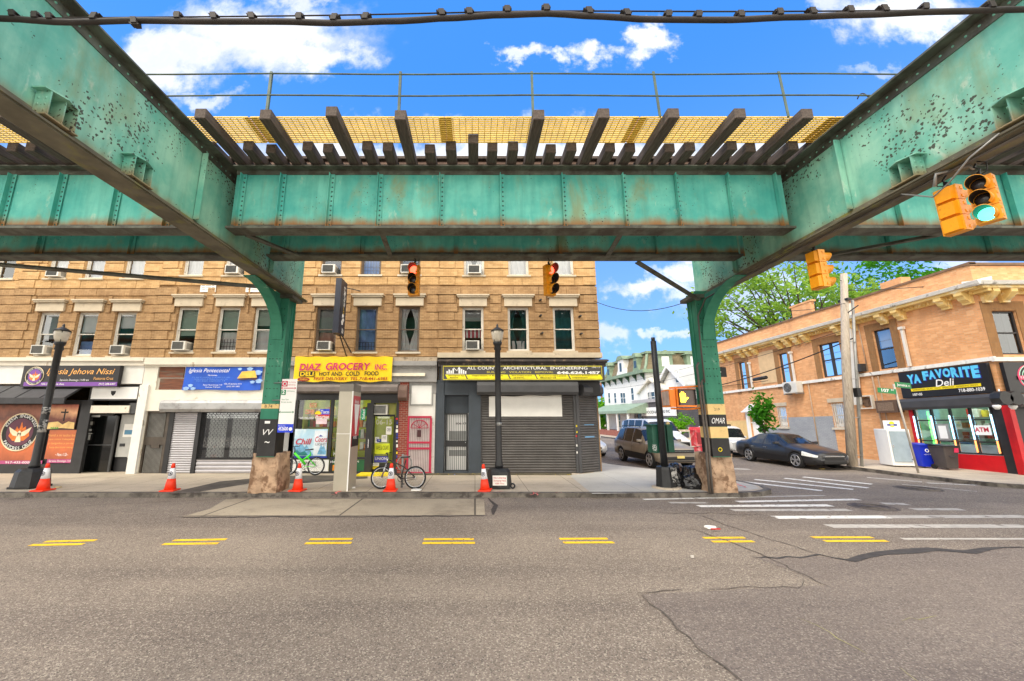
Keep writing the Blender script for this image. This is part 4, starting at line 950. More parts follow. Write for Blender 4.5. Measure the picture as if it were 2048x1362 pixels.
# ------------------------------------------------------------------ shop front C (grocery)
STN = mat('ledge_stone', S(176, 160, 138), .8, var=.12, col2=S(120, 104, 86), s2=3, t2=(.5, .7))
GCOR = mat('cornice_grey', S(150, 148, 146), .6, var=.1, col2=S(110, 104, 98), s2=3, t2=(.55, .7))
q = MB(); q.box(xc_+.01, xd-.01, YF-.16, YF+.3, fz(722, YF-.16), fz(714, YF-.16)-.002); q.build('ledge', STN, hc)
q = MB(); q.box(xc_+.01, xd-.01, YF-.2, YF+.3, fz(731, YF-.2), fz(722, YF-.16)-.003); q.box(xc_+.01, xd-.01, YF-.08, YF+.3, fz(764), fz(731, YF-.2)-.002); q.box(xc_+.01, xd-.01, YF-.005, YF+.3, fz(787), fz(764)-.001); q.box(xc_+.01, xd-.01, YF-.12, YF-.081, fz(764), fz(757)); q.build('cornice', GCOR, hc)
q = MB(); Rc(q, 565, 588, 764, 952, YF-.04, YF+.2); q.build('pilaster', GREY, hc)
q = MB(); Rc(q, 797, 815, 760, 952, YF-.06, YF+.3); q.build('brick_pilaster', brick_mat('red_brick', S(140, 62, 50), S(120, 50, 42), S(150, 132, 120), .2, .07), hc)
q = MB(); Rc(q, 588, 742, 786, 800, YF-.03, YF+.1); Rc(q, 742, 797, 786, 806, YF-.03, YF+.1); Rc(q, 578, 590, 800, 950, YF-.04, YF+.1); Rc(q, 731, 744, 806, 950, YF-.04, YF+.3); Rc(q, 590, 731, 914, 919, YF-.03, YF+.08); Rc(q, 658, 664, 800, 914, YF-.03, YF+.08); Rc(q, 590, 731, 943, 952, YF-.03, YF+.08); Rc(q, 658, 664, 919, 943, YF-.03, YF+.08); Rc(q, 790, 797, 806, 950, YF-.04, YF+.4); q.build('shop_frame', SHOPD, hc)
# interior
LIME = mat('lime_wall', S(188, 196, 70), .7, var=.1); PALEW = mat('pale_wall', S(216, 212, 180), .7, var=.08)
q = MB(); xi0, xi1 = xc_+.55, fx(797, 860); q.box(xi0, xi1, YF+3.0, YF+3.05, SW, 3.7); q.box(xi0-.05, xi0, YF+.31, YF+3, SW, 3.7); q.box(xi1, xi1+.05, YF+.31, YF+3, SW, 3.7); q.box(xi0, xi1, YF+.31, YF+3, 3.7, 3.75); q.box(xi0, xi1, YF+.1, YF+3, SW-.02, SW+.01); q.build('shop_interior', LIME, hc)
q = MB(); q.box(xi0+.5, xi1-.4, YF+1.2, YF+1.3, 3.6, 3.66); q.build('ceiling_lamp', emat('lamp_white', (1, .97, .86), 9), hc)
rnd = random.Random(11)
GOODS = [mat('goods_%s' % k, S(*c), .5, var=.2) for k, c in (('red', (190, 40, 40)), ('orange', (226, 130, 40)), ('green', (40, 140, 60)), ('white', (224, 222, 214)), ('yellow', (226, 200, 60)), ('brown', (130, 80, 50)))]
for sx0, sx1, tag_ in ((fx(592, 860), fx(656, 860), 0), (fx(666, 860), fx(729, 860), 1)):
    q = MB()
    for z in (.9, 1.35, 1.8, 2.25): q.box(sx0, sx1, YF+.7, YF+1.05, z, z+.03)
    so = q.build('shelf', mat('shelf_wood', S(150, 120, 84), .7), hc)
    x = sx0+.05
    for z in (.93, 1.38, 1.83, 2.28):
        x = sx0+.04
        while x < sx1-.14:
            w_ = rnd.uniform(.09, .17); MB().box(x, x+w_, YF+.74, YF+.98, z+.002, z+rnd.uniform(.2, .36)).build('carton', rnd.choice(GOODS), so); x += w_+.02
q = MB(); Y_p = YF+.03
q.poly([onY(590, 914, Y_p), onY(658, 914, Y_p), onY(660, 800, Y_p), onY(592, 800, Y_p)]); q.poly([onY(664, 914, Y_p), onY(731, 914, Y_p), onY(732, 800, Y_p), onY(665, 800, Y_p)])
dw = q.build('display_window', glass_mat('shop_glass', (.94, .98, .94), .04), hc)
# window graphics (stuck on the glass)
POST = mat('beer_poster', S(170, 206, 226), .5, var=.15, vs=1.2, col2=S(226, 236, 240), s2=1.5, t2=(.45, .7)); NAVY = mat('sign_navy', S(30, 50, 150), .5); CRED = mat('letters_crimson', S(186, 28, 60), .5)
yq = YF-.045
t = thing('window_poster', 'pale blue mountain beer poster with red script in the grocery window', 'poster', (fx(621, 885, yq), yq, fz(916, yq)))
q = MB(); Rc(q, 588, 654, 858, 912, yq, yq+.01, 0); Rc(q, 588, 654, 912.2, 916, yq, yq+.01, 1); Rc(q, 628, 653, 861, 911, yq-.006, yq-.001, 3)
mt = lambda l, dy=0: q.poly([onY(x, y, yq-.004-dy) for x, y in l], 2)
mt([(588, 911), (588, 893), (593, 887), (597, 893), (603, 885), (609, 895), (613, 890), (627, 911)]); mt([(634, 909), (642, 889), (645, 894), (648, 891), (652, 903), (651, 909)], .004); q.poly([onY(x, y, yq-.006) for x, y in ((588, 911), (588, 903), (594, 900), (600, 905), (610, 902), (616, 911))], 4)
q.build('print', [POST, NAVY, mat('mountain_blue', S(110, 166, 200), .6, var=.3, vs=6), mat('can_silver', S(214, 222, 230), .4), mat('pine_teal', S(40, 130, 130), .6, var=.3)], t)
q = MB(); T(q, 'Chill', 591, 623, 889, 877, yq-.012, 0, shear=.25, bold=.02); T(q, 'Coors', 630, 654, 884, 873, yq-.012, 0, shear=.2, bold=.01); T(q, 'LIGHT', 631, 652, 891, 886, yq-.012, 1); q.poly([onY(x, y, yq-.012) for x, y in ((637, 873), (646, 873), (641.5, 869.5))], 2); q.build('lettering', [CRED, mat('letters_grey', S(90, 96, 110), .5), NAVY], t)
t = thing('window_sign', 'blue and red taco sign board in the grocery window', 'window sign', (fx(644, 830, yq), yq, fz(842, yq)))
q = MB(); Rc(q, 640, 659, 818, 829, yq, yq+.01, 0); Rc(q, 631, 659, 829.2, 836, yq, yq+.01, 1); c_ = onY(636, 828.5, yq-.002); q.poly([c_+Vector((.13*math.cos(R(a)), 0, .13*math.sin(R(a)))) for a in range(0, 181, 15)], 2); Rc(q, 632, 654, 837, 848, yq, yq+.008, 3); q.build('panel', [mat('sign_blue', S(20, 60, 210), .5), RED, YEL, mat('print_pale', S(226, 200, 206), .6, var=.2)], t)
q = MB(); T(q, 'Taco', 641, 658, 827, 820, yq-.006, 0, bold=.01); T(q, 'Burritos', 632, 658, 835, 830.5, yq-.006, 0, bold=.01); q.build('lettering', LETW, t)
PINKL = mat('letters_pink', S(236, 150, 130), .6)
q = MB(); T(q, 'BEER', 619, 634, 815, 806, yq, 0, bold=.01); T(q, 'COFFEE', 610, 628, 828, 819, yq, 0, bold=.01); T(q, 'WE DELIVER 718-441-6985', 599, 658, 838.5, 834, yq-.003, 1, bold=.01); tag(q.build('window_lettering', [PINKL, LETW]), 'pink and white lettering stuck on the grocery window pane', 'lettering')
GRN = mat('sign_green', S(24, 84, 48), .5, var=.15)
q = MB(); Rc(q, 583, 657, 919.5, 942.5, YF-.035, YF-.025, 0); Rc(q, 665, 731, 919.5, 942.5, YF-.035, YF-.025, 1); lp = q.build('window_base_panel', [WHTC, GRN], hc)
q = MB(); T(q, 'DIAZ', 585, 600, 928, 923, YF-.041, 0, bold=.01); T(q, 'GROCERY', 607, 633, 928, 923, YF-.041, 0, bold=.01); T(q, '106-15', 661, 679, 926, 921.5, YF-.041, 1, bold=.01); T(q, 'JAMAICA AVE', 684, 718, 926, 921.5, YF-.041, 1); Rc(q, 665, 682, 930, 941, YF-.043, YF-.036, 2); T(q, 'Heineken', 667, 694, 911, 904, yq-.002, 1, bold=.01); q.build('lettering', [LETK, LETW, mat('sticker_orange', S(230, 140, 40), .5, var=.3, vs=10)], lp)
q = MB()
for i in range(5):
    p = onY(669+i*4.2, 903, YF-.01); q.lathe([(.045, 0), (.045, .3), (.016, .42), (.016, .52)], (p.x, YF+.12, fz(903)), 8)
tag(q.build('beer_bottles', mat('bottle_green', S(20, 120, 40), .3)), 'row of green bottles behind the grocery window pane', 'bottles')
q = MB(); Rc(q, 722, 731, 818, 840, yq, yq+.008, 0); T(q, 'Salad', 0, 0, 0, 0, yq) if False else None; q.text('Salad', onY(729, 838, yq-.004), .1, .36, 1, Z_, -X_); tag(q.build('window_sign', [mat('sign_teal', S(24, 140, 100), .5), LETW]), 'narrow green vertical sign by the grocery door', 'window sign')
# door
d = MB(); Fr(d, 743, 790, 829, 945, YF+.3, YF+.36, 4); Rc(d, 743, 790, 926, 941, YF+.31, YF+.35); do = d.build('shop_door', SHOPD, hc)
q = MB(); Yg = YF+.33; q.poly([onY(745, 943, Yg), onY(788, 943, Yg), onY(788, 831, Yg), onY(746, 831, Yg)]); q.build('door_glass', GLASS, do)
q = MB(); Rc(q, 742, 791, 806, 829, YF+.34, YF+.38); q.build('transom', mat('transom_yellow', S(190, 190, 96), .4, var=.1), hc)
q = MB(); q.box(fx(737, 880), fx(739, 880), YF-.09, YF-.06, fz(895), fz(878)); q.build('door_handle', CHROME, do)
Yd_ = YF+.29
for x0_, x1_, y0_, y1_, m, tx, tm in ((750, 779, 887, 908, mat('poster_lime', S(214, 226, 40), .6, var=.08), 'VAPES & CIGARS', LETK), (748, 775, 912, 925, mat('sign_indigo', S(70, 74, 160), .6), 'UNION', LETW), (741, 758, 926, 932, PAP, 'CAUTION', LETK), (741, 757, 932.3, 938, YEL, 'WATCH STEP', LETK), (772, 783, 853, 869, PAP, 'OPEN', LETK), (750, 758, 874, 886, PAP, '24', LETK), (763, 774, 870, 884, PAP, 'ATM EBT', LETK), (754, 762, 878, 884, NAVY, 'S', LETW)):
    q = MB(); Rc(q, x0_, x1_, y0_, y1_, Yd_, Yd_+.006, 0); T(q, tx, x0_+2, x1_-2, y0_+(y1_-y0_)*.6, y0_+(y1_-y0_)*.2, Yd_-.004, 1); q.build('notice', [m, tm], do)
    Yd_ -= .003
q = MB(); T(q, '106-15', 747, 784, 849, 839, YF+.285, 0, bold=.01); q.build('house_number', mat('letters_cream', S(226, 222, 200), .6), do)
o = place(dup(ac0), (fx(760, 818), YF+.05, fz(829)), sc=1.05); o['label'] = 'white air conditioner set above the grocery door'
# gate box over the window
AWG = mat('gate_box_metal', S(112, 103, 99), .7, var=.2, vs=2, col2=S(140, 132, 126), s2=2.5, t2=(.55, .7))
def gatebox(x0, x1, yt, yb, dep, par, m, end=None):
    q = MB(); ym = (yt+yb)/2; a, c = fx(x0, ym, YF-dep), fx(x1, ym, YF-dep)
    zt, zb = fz(yt, YF-dep), fz(yb, YF-dep); h = zt-zb
    q.prism([(a, YF-.01, zt+.06), (a, YF-dep+.05, zt), (a, YF-dep, zt-h*.3), (a, YF-dep, zb+h*.2), (a, YF-dep+.08, zb), (a, YF-.01, zb)], (c-a, 0, 0))
    return q.build('shutter_box', m, par)
gatebox(590, 795, 769, 786, .38, hc, AWG); gatebox(795.5, 813, 771, 801, .36, hc, mat('brown_metal', S(104, 80, 70), .6, var=.2))
q = MB(); Rc(q, 784, 850, 746, 752, YF-.2, YF-.1); tag(q.build('tube_light', mat('tube_cover', S(230, 222, 200), .4)), 'long unlit tube light fitting beside the yellow banner', 'light')
# banner
BYEL = mat('banner_yellow', S(246, 204, 0), .55, var=.05, vs=1)
yb_ = YF-.28
t = thing('banner', 'yellow grocery banner with crimson and black lettering', 'banner', (fx(686, 738, yb_), yb_, fz(763, yb_)))
q = MB(); x0_, x1_, z0_, z1_ = fx(588, 738, yb_), fx(784, 738, yb_), fz(763, yb_), fz(713, yb_); nn = 40
def bw(i, j): return (x0_+(x1_-x0_)*i/nn, yb_+.012*math.sin(i*.7+j)+.03*(j/5), z0_+(z1_-z0_)*j/5+(.025*math.sin(i*.55) if j == 0 else .012*math.sin(i*.9) if j == 5 else 0))
q.add([bw(i, j) for j in range(6) for i in range(nn+1)], [(j*(nn+1)+i, j*(nn+1)+i+1, (j+1)*(nn+1)+i+1, (j+1)*(nn+1)+i) for j in range(5) for i in range(nn)], 0, True)
q.add([Vector(bw(i, 5))+Vector((0, k*.24, k*.02)) for k in (0, 1) for i in range(nn+1)], [(i, i+1, nn+2+i, nn+1+i) for i in range(nn)], 0, True); q.build('cloth', BYEL, t)
yl = yb_-.022
q = MB(); T(q, 'DIAZ', 598, 642, 741, 727, yl, 0, shear=.15, bold=.03); T(q, 'GROCERY', 651, 741, 740, 725.5, yl, 0, shear=.15, bold=.03); T(q, 'INC.', 749, 774, 739.5, 728, yl, 0, shear=.15, bold=.02)
Rc(q, 598, 629, 742.5, 753, yl, yl+.004, 1); T(q, 'DELI', 600, 627, 752, 743.5, yl-.005, 2, bold=.03); T(q, 'HOT AND', 638, 684, 751.5, 743.5, yl, 1, bold=.02); T(q, 'COLD', 691, 719, 751.5, 743, yl, 1, bold=.02); T(q, 'FOOD', 729, 757, 751, 742.5, yl, 1, bold=.02)
T(q, 'FREE DELIVERY  TEL.718-441-6985', 627, 775, 760.3, 754, yl, 3, shear=.15, bold=.015); c_ = onY(607, 758.5, yl); q.poly([c_+Vector((.24*math.cos(R(a)), 0, .075*math.sin(R(a)))) for a in range(0, 360, 18)], 3); T(q, 'DELI', 600, 614, 760, 757, yl-.004, 2)
q.build('lettering', [mat('letters_magenta', S(200, 44, 100), .5), LETK, BYEL, mat('letters_darkred', S(150, 34, 24), .5)], t)
# red door next to it
q = MB(); Rc(q, 815, 870, 764, 952, YF+.02, YF+.3); q.build('white_wall', WHT, hc)
q = MB(); Fr(q, 820, 866, 768, 811, YF-.02, YF+.018, 2); q.build('panel_frame', GREY, hc); q = MB(); Rc(q, 823, 863, 771, 808, YF-.01, YF+.017); q.build('white_panel', WHTC, hc)
RDOOR = mat('door_crimson', S(178, 30, 66), .5, var=.12)
d = MB(); Fr(d, 813, 863, 832, 948, YF-.05, YF+.0, 4); Rc(d, 815, 861, 883, 887, YF-.045, YF-.02); Rc(d, 815, 861, 895, 899, YF-.045, YF-.02)
c_ = onY(839, 856, YF-.046); 
d.torus((c_.x, YF-.045, c_.z), Y_, .33, .02, 16, 5, 0, 180, 360) if False else d.tube([(c_.x+.33*math.cos(R(a)), YF-.045, c_.z+.3*math.sin(R(a))) for a in range(0, 181, 12)], .02, 5)
for a in (0, 36, 72, 108, 144, 180): d.beam((c_.x, YF-.045, c_.z), (c_.x+.33*math.cos(R(a)), YF-.045, c_.z+.3*math.sin(R(a))), .02, .02)
do = d.build('security_gate', RDOOR, hc)
q = MB()
for i in range(13):
    x = fx(818+i*3.4, 890); q.box(x-.008, x+.008, YF-.03, YF-.015, fz(946), fz(834))
q.build('bars', mat('bar_grey', S(150, 120, 124), .5, metal=.2), do)
q = MB(); Rc(q, 834, 842, 860, 874, YF-.06, YF-.0465); q.build('lock_plate', mat('lock_brown', S(70, 30, 34), .5), do)
q = MB(); Rc(q, 816, 861, 834, 947, YF+.0, YF+.015); q.build('door_leaf', mat('door_offwhite', S(216, 208, 204), .6, var=.06), do)
q = MB()
for i in range(14): c = rnd.choice([0, 1, 2, 3]); yy = 836+i*7.5; Rc(q, 791.5+rnd.uniform(0, 2), 795+rnd.uniform(0, 1.5), yy, yy+rnd.uniform(3, 6.5), YF-.047, YF-.041, c)
q.build('stickers', [PAP, YEL, RED, NAVY], hc)
sheet('door_mat', pz([(712, 953), (722, 947.5), (783, 947.5), (776, 953)], SW), SW+.056, mat('mat_yellow', S(232, 206, 30), .8, var=.15, vs=5), .05)

# ------------------------------------------------------------------ shop front D (shuttered office)
SLATE = mat('slate_paint', S(58, 66, 74), .6, var=.12, vs=2)
CHAR = mat('charcoal_metal', S(72, 72, 74), .5, metal=.2, var=.12, vs=2)
q = MB(); q.box(xd, xe+.08, YF-.14, YF+.3, fz(715, YF-.14), fz(705, YF-.14)); q.build('ledge', LINT, hd)
q = MB(); q.box(xd+.05, xe+.2, YF-.3, YF+.3, fz(725, YF-.3), fz(718.5, YF-.3)); q.box(xd+.02, xe+.24, YF-.36, YF-.302, fz(722.5, YF-.36), fz(719, YF-.36)); q.box(xd+.05, xe+.16, YF-.22, YF+.3, fz(733, YF-.22), fz(725, YF-.3)-.003); q.build('cornice', mat('cornice_dark', S(70, 64, 62), .7, var=.3, col2=S(130, 110, 90), s2=6, t2=(.55, .65)), hd)
q = MB(); q.box(xd+.05, xe-.05, YF, YF+.3, fz(790), fz(733)); q.build('fascia', SHOPD, hd)
q = MB(); Rc(q, 871, 888, 760, 952, YF-.06, YF+.3); Rc(q, 937, 961, 760, 952, YF-.06, YF+.3); Rc(q, 888, 937, 760, 790, YF-.06, YF+.3); Rc(q, 888, 937, 790, 826, YF+.24, YF+.3); Rc(q, 888, 937, 943, 953, YF-.02, YF+.3); q.build('slate_surround', SLATE, hd)
d = MB(); Fr(d, 890, 936, 826, 943, YF+.18, YF+.23, 3); Rc(d, 891, 935, 881, 893, YF+.185, YF+.22); do = d.build('security_gate', BLKM, hd)
q = MB()
for i in range(11): x = fx(894+i*3.8, 885); q.box(x-.008, x+.008, YF+.19, YF+.205, fz(941), fz(828))
q.build('bars', BLKM, do)
q = MB(); Rc(q, 889, 937, 826, 943, YF+.25, YF+.26); q.build('door_leaf', WHTC, do)
q = MB(); Rc(q, 898, 932, 862, 880, YF+.243, YF+.249, 0); Rc(q, 898, 932, 900, 912, YF+.243, YF+.249, 0); T(q, '106-17', 912, 933, 849, 845, YF+.24, 1, bold=.02); q.lathe([(.02, 0), (.035, .02), (.02, .05)], (fx(931, 886), YF+.16, fz(887)), 8, 2); q.build('door_panels', [GREYB, LETK, CHROME], do)
gatebox(954, 1157, 763, 789, .42, hd, CHAR)
SHD = mat('shutter_dark', S(92, 89, 87), .5, metal=.2, var=.15, vs=2)
shutter(962, 1152, 789, 952, YF+.06, hd, SHD, pitch=.095)
q = MB(); Rc(q, 957, 963, 789, 952, YF-.02, YF+.1); Rc(q, 1150, 1155, 789, 952, YF-.02, YF+.1); Rc(q, 1155.5, 1161, 786, 950, YF-.05, YF+.2); q.build('guide_rail', CHAR, hd)
rs = MB()
for y0_, c, x in ((858, 1, 957.5), (872, 0, 957.7), (883, 1, 957.4), (850, 1, 1152), (862, 1, 1153), (870, 2, 1151.6), (889, 0, 1152.5), (903, 0, 1153)): Rc(rs, x, x+2.5, y0_, y0_+4, YF-.03, YF-.021, c)
rs.build('stickers', [PAP, YEL, RED], hd)
# corner shutter turning away
pa, pb = Vector((fx(1160, 865), YF+.05, 0)), Vector((fx(1194, 862, YF+.55), YF+.55, 0)); dv = pb-pa; nv = Vector((dv.y, -dv.x, 0)).normalized()
q = MB(); z = SW+.01; prof = []
while z < fz(790): prof += [(z, -.012), (z+.01, .018), (z+.048, .034), (z+.08, .02), (z+.087, -.014)]; z += .095
vs = [(p+nv*o)+Vector((0, 0, z_)) for z_, o in prof for p in (pa, pb)]
q.add(vs, [(2*i, 2*i+1, 2*i+3, 2*i+2) for i in range(len(prof)-1)]); q.build('corner_shutter', SHD, hd)
q = MB(); bl = mat('tape_blue', S(110, 160, 200), .6)
for py in (852, 876): z_ = fz(py); q.frame(pa+dv*.25+nv*.024+Vector((0, 0, z_)), dv*.55, nv*.004, (0, 0, .06))
q.build('blue_tape', bl, hd)
q = MB(); q.beam(pb+Vector((0, 0, SW)), pb+Vector((0, 0, fz(780))), .09, .09); q.box(pa.x, xe, YF+.62, YF+.7, SW, fz(770)); q.build('guide_rail', CHAR, hd)
hx = [(math.cos(R(a)), math.sin(R(a))) for a in range(22, 382, 45)]
q = MB(); zc = (fz(768, YF-.2)+fz(791, YF-.2))/2; q.prism([pa-dv*.0+nv*(.17+.2*c)+Vector((0, 0, zc+.24*s_)) for c, s_ in hx], dv*1.12); q.build('shutter_box', CHAR, hd)
# paper sheet on the shutter
t = MB(); x0_, x1_, z0_, z1_ = fx(978, 812, YF), fx(1124, 812, YF), fz(833, YF), fz(790, YF); nn = 20
t.add([(x0_+(x1_-x0_)*i/nn, YF+.02+.006*math.sin(i*1.1+j), z0_+(z1_-z0_)*j/4+(-.06*(1-i/nn)+.02*math.sin(i*.7) if j == 4 else 0)) for j in range(5) for i in range(nn+1)], [(j*(nn+1)+i, j*(nn+1)+i+1, (j+1)*(nn+1)+i+1, (j+1)*(nn+1)+i) for j in range(4) for i in range(nn)], 0, True)
tag(t.build('paper_sheet', PAP), 'large blank white sheet taped across the dark roller shutter', 'paper')
# sign
ys = YF-.4
t = thing('shop_sign', 'grey and yellow engineering office sign with a white skyline emblem', 'sign', (fx(1045, 745, ys), ys, fz(760, ys)))
q = MB(); Rc(q, 882, 1209, 731, 761, ys, ys+.12); q.build('sign_panel', mat('sign_charcoal', S(70, 68, 66), .45, var=.05), t)
q = MB()
for a, c, e, f in ((886, 1204, 731.8, 732.8), (886, 1204, 758.6, 759.6)): Rc(q, a, c, e, f, ys-.006, ys-.001)
Rc(q, 886, 886.8, 733, 758.4, ys-.006, ys-.001); Rc(q, 1203.4, 1204, 733, 758.4, ys-.006, ys-.001)
dvx = [891, 932, 1018, 1072, 1138, 1204]
for a, c in zip(dvx, dvx[1:]): q.poly([onY(a+4, 757.6, ys-.008), onY(c+1.5, 757.6, ys-.008), onY(c-3, 749.2, ys-.008), onY(a-.5, 749.2, ys-.008)])
q.build('yellow_strip', mat('sign_lemon', S(240, 226, 20), .5), t)
q = MB(); T(q, 'ALL COUNTY', 934, 1001, 739, 733.3, ys-.006, 0, bold=.01); T(q, 'ARCHITECTURAL', 1006, 1094, 739, 733.3, ys-.006, 0, bold=.01); T(q, 'ENGINEERING', 1101, 1175, 739, 733.3, ys-.006, 0, bold=.01); T(q, '646.626.1457', 1114, 1201, 748, 742.3, ys-.006, 0, bold=.05); T(q, '106-17', 1184, 1201, 736, 733.5, ys-.006, 0)
T(q, 'BUILDING   VIOLATION   REMOVAL', 974, 1107, 746.2, 742.2, ys-.006, 1)
for a, c, l1, l2 in ((897, 929, 'Property', 'Management'), (944, 1006, 'Department of Buildings', ''), (1024, 1064, 'Fire Department', 'of NYC'), (1078, 1132, 'Environmental Control', 'Board'), (1142, 1196, 'Housing Preservation', 'Department')):
    T(q, l1, a, c if l2 else c, 752.8, 750, ys-.011, 2, bold=.02)
    if l2: T(q, l2, a+3, a+(c-a)*.62, 756.6, 753.9, ys-.011, 2, bold=.02)
q.build('lettering', [LETW, mat('letters_dullyellow', S(214, 200, 80), .5), LETK], t)
q = MB()
for i, (x, h) in enumerate(((893, 5), (897, 8), (901, 6), (905, 10), (917, 12), (922, 9), (926, 7), (930, 5))): Rc(q, x, x+2.6, 747-h, 747, ys-.006, ys-.001)
for l in ([(906, 747), (907.5, 735), (908.5, 735), (907.4, 747)], [(907.5, 735), (914, 741), (914, 742.5), (907.5, 736.5)], [(914, 741), (918, 733), (918.8, 734), (914, 742.5)], [(918, 733), (921, 737), (921, 747), (919.8, 747), (919.8, 738)], [(893, 747.5), (933, 747.5), (933, 748.2), (893, 748.2)]): q.poly([onY(x, y, ys-.007) for x, y in l])
q.build('skyline_emblem', LETW, t)
# wall stubs on the brick of D
q = MB()
for px, py in ((1079, 602), (1079, 633), (1082, 668), (1158, 634), (1160, 669)): p = onY(px, py, YF-.03); q.beam(p, p+Vector((.05, -.14, .03)), .07, .05)
q.build('wall_anchor', BLKM, hd)
# ================================================================== CORNER DELI (its side wall runs up the side street)
OB = brick_mat('orange_brick', S(222, 164, 114), S(202, 144, 94), S(196, 164, 134), .21, .072, .007, soot=S(160, 116, 84), sootamt=.4, c3=S(238, 194, 148))
OB2 = brick_mat('orange_brick_front', S(222, 164, 114), S(202, 144, 94), S(196, 164, 134), .21, .072, .007, soot=S(160, 116, 84), sootamt=.4, c3=S(238, 194, 148))
TRB = brick_mat('brown_trim_brick', S(156, 116, 76), S(140, 102, 66), S(130, 106, 80), .09, .2, .007)
MD = Matrix(((SD, -1, 0, 20.3), (1, 0, 0, 16.5), (-.025, 0, 1, 0), (0, 0, 0, 1)))
def D(px, py):
    r = ray(px, py); t = (20.3-SD*16.5)/(r[0]-SD*r[1]); s = t*r[1]-16.5
    return s, HCAM+t*r[2]+.025*s
S0, S1, DT = -1.32, 15.4, 8.36      # corner, far end, parapet
YFR = 16.5+S0; XC = 20.3+SD*S0
def DB(q, name, m, par=None): return q.xf(MD).build(name, m, par)
deli = thing('deli_building', 'orange brick two storey corner building with a red and black deli front', 'brick building', (XC, YFR, SW))
YB = mat('cornice_yellow', S(240, 206, 130), .65, var=.08, col2=S(244, 232, 196), s2=3, t2=(.5, .7)); CT = mat('cornice_top', S(234, 232, 224), .6, var=.1, col2=S(150, 146, 138), s2=3, t2=(.55, .7))
W1 = [(2.0, 2.78, 4.6, 6.56), (4.55, 5.78, 4.58, 6.46), (7.95, 8.6, 4.55, 6.46), (11.55, 12.2, 4.5, 6.48)]
G1 = [(4.95, 5.6, 1.8, 3.1), (8.65, 9.3, 1.85, 3.08), (10.7, 11.75, SW, 2.85)]
SHOPW = (-.95, 1.75, SW, 3.05)
q = MB(); wall_holes(q, S0, S1, SW-.6, DT, [], 0) if False else None
def dwall(q, s0, s1, z0, z1, holes, dep=.2):
    xs = sorted({s0, s1, *[h[0] for h in holes], *[h[1] for h in holes]}); zs = sorted({z0, z1, *[h[2] for h in holes], *[h[3] for h in holes]})
    for a, c in zip(xs, xs[1:]):
        for d, e in zip(zs, zs[1:]):
            if not any(h[0] < (a+c)/2 < h[1] and h[2] < (d+e)/2 < h[3] for h in holes): q.poly([(a, 0, d), (c, 0, d), (c, 0, e), (a, 0, e)])
    for a, c, d, e in holes:
        for (p, r) in (((a, d), (c, d)), ((c, d), (c, e)), ((c, e), (a, e)), ((a, e), (a, d))): q.poly([(p[0], 0, p[1]), (r[0], 0, r[1]), (r[0], -dep, r[1]), (p[0], -dep, p[1])])
dwall(q, S0, S1, -.6, DT, W1+G1+[SHOPW]); DB(q, 'wall', OB, deli)
FW = [(fx(1992, 660, YFR), fx(2041, 665, YFR), fz(709, YFR), fz(622, YFR))]
q = MB(); wall_holes(q, XC, 31, -.3, DT-.02, FW+[(XC+.75, 30, SW, 3.0)], YFR, .2); q.build('front_wall', OB2, deli)
q = MB(); q.box(XC+.05, 31, YFR+.21, 31.5, DT-.5, DT-.35); q.box(30.9, 31, YFR+.2, 31.5, 0, DT); q.box(XC-.6, 31, 31.4, 31.6, -.4, DT-.4); q.box(XC+.4, 30.9, YFR+1.6, YFR+1.7, 3.4, DT-.6); q.build('roof', DGREY, deli)
q = MB(); q.box(S0+.3, S1, -1.2, -1.1, 3.3, DT-.6); q.box(S0+.3, S1, -1.0, -.3, 3.2, 3.3); q.box(3.5, S1, -.5, -.45, 0, 3.2); DB(q, 'room_wall', DARKROOM, deli)
COP = mat('coping_brown', S(120, 92, 68), .7, var=.2)
q = MB(); q.box(S0-.06, S1, -.2, .06, DT, DT+.1); DB(q, 'coping', COP, deli)
q = MB(); q.box(XC-.06, 31, YFR-.06, YFR+.2, DT-.005, DT+.098); q.build('coping', COP, deli)
# brown brick trim beside the windows
for a, c, d, e in W1:
    q = MB(); q.box(a-.34, a-.02, .001, .03, d-.3, e+.36); q.box(c+.02, c+.34, .001, .03, d-.3, e+.36); q.box(a-.019, c+.019, .001, .028, e+.01, e+.355); DB(q, 'window_trim', TRB, deli)
q = MB(); a, c, d, e = FW[0]; q.box(a-.4, a-.02, YFR-.03, YFR-.001, d-.1, e+.4); q.box(c+.02, c+.4, YFR-.03, YFR-.001, d-.1, e+.4); q.box(a-.019, c+.019, YFR-.028, YFR-.001, e+.01, e+.395); q.build('window_trim', TRB, deli)
q = MB(); q.box(8.95, 10.25, .001, .025, 4.7, 6.85); DB(q, 'blank_panel', mat('cream_render', S(216, 184, 140), .8, var=.06), deli)
# cornice
zc = 7.3
q = MB(); q.box(S0-.45, S1, .001, .14, zc-.22, zc-.06); q.box(S0-.3, S1, .001, .46, zc-.059, zc+.06); s = S0
while s < S1: q.box(s, s+.07, .141, .19, zc-.2, zc-.07); s += .16
DB(q, 'cornice', YB, deli)
q = MB(); q.prism([(S0-.55, .001, zc+.061), (S0-.55, .56, zc+.061), (S0-.55, .62, zc+.2), (S0-.55, .56, zc+.22), (S0-.55, .001, zc+.34)], (S1-S0+.55, 0, 0)); DB(q, 'cornice_cap', CT, deli)
q = MB(); q.box(XC+.02, 31, YFR-.14, YFR-.001, zc-.22, zc-.06); q.box(XC-.3, 31, YFR-.46, YFR-.001, zc-.057, zc+.058); q.prism([(XC-.5, YFR-.001, zc+.062), (XC-.5, YFR-.56, zc+.062), (XC-.5, YFR-.62, zc+.198), (XC-.5, YFR-.56, zc+.218), (XC-.5, YFR-.001, zc+.34)], (10, 0, 0), 1)
q.build('front_cornice', [YB, CT], deli)
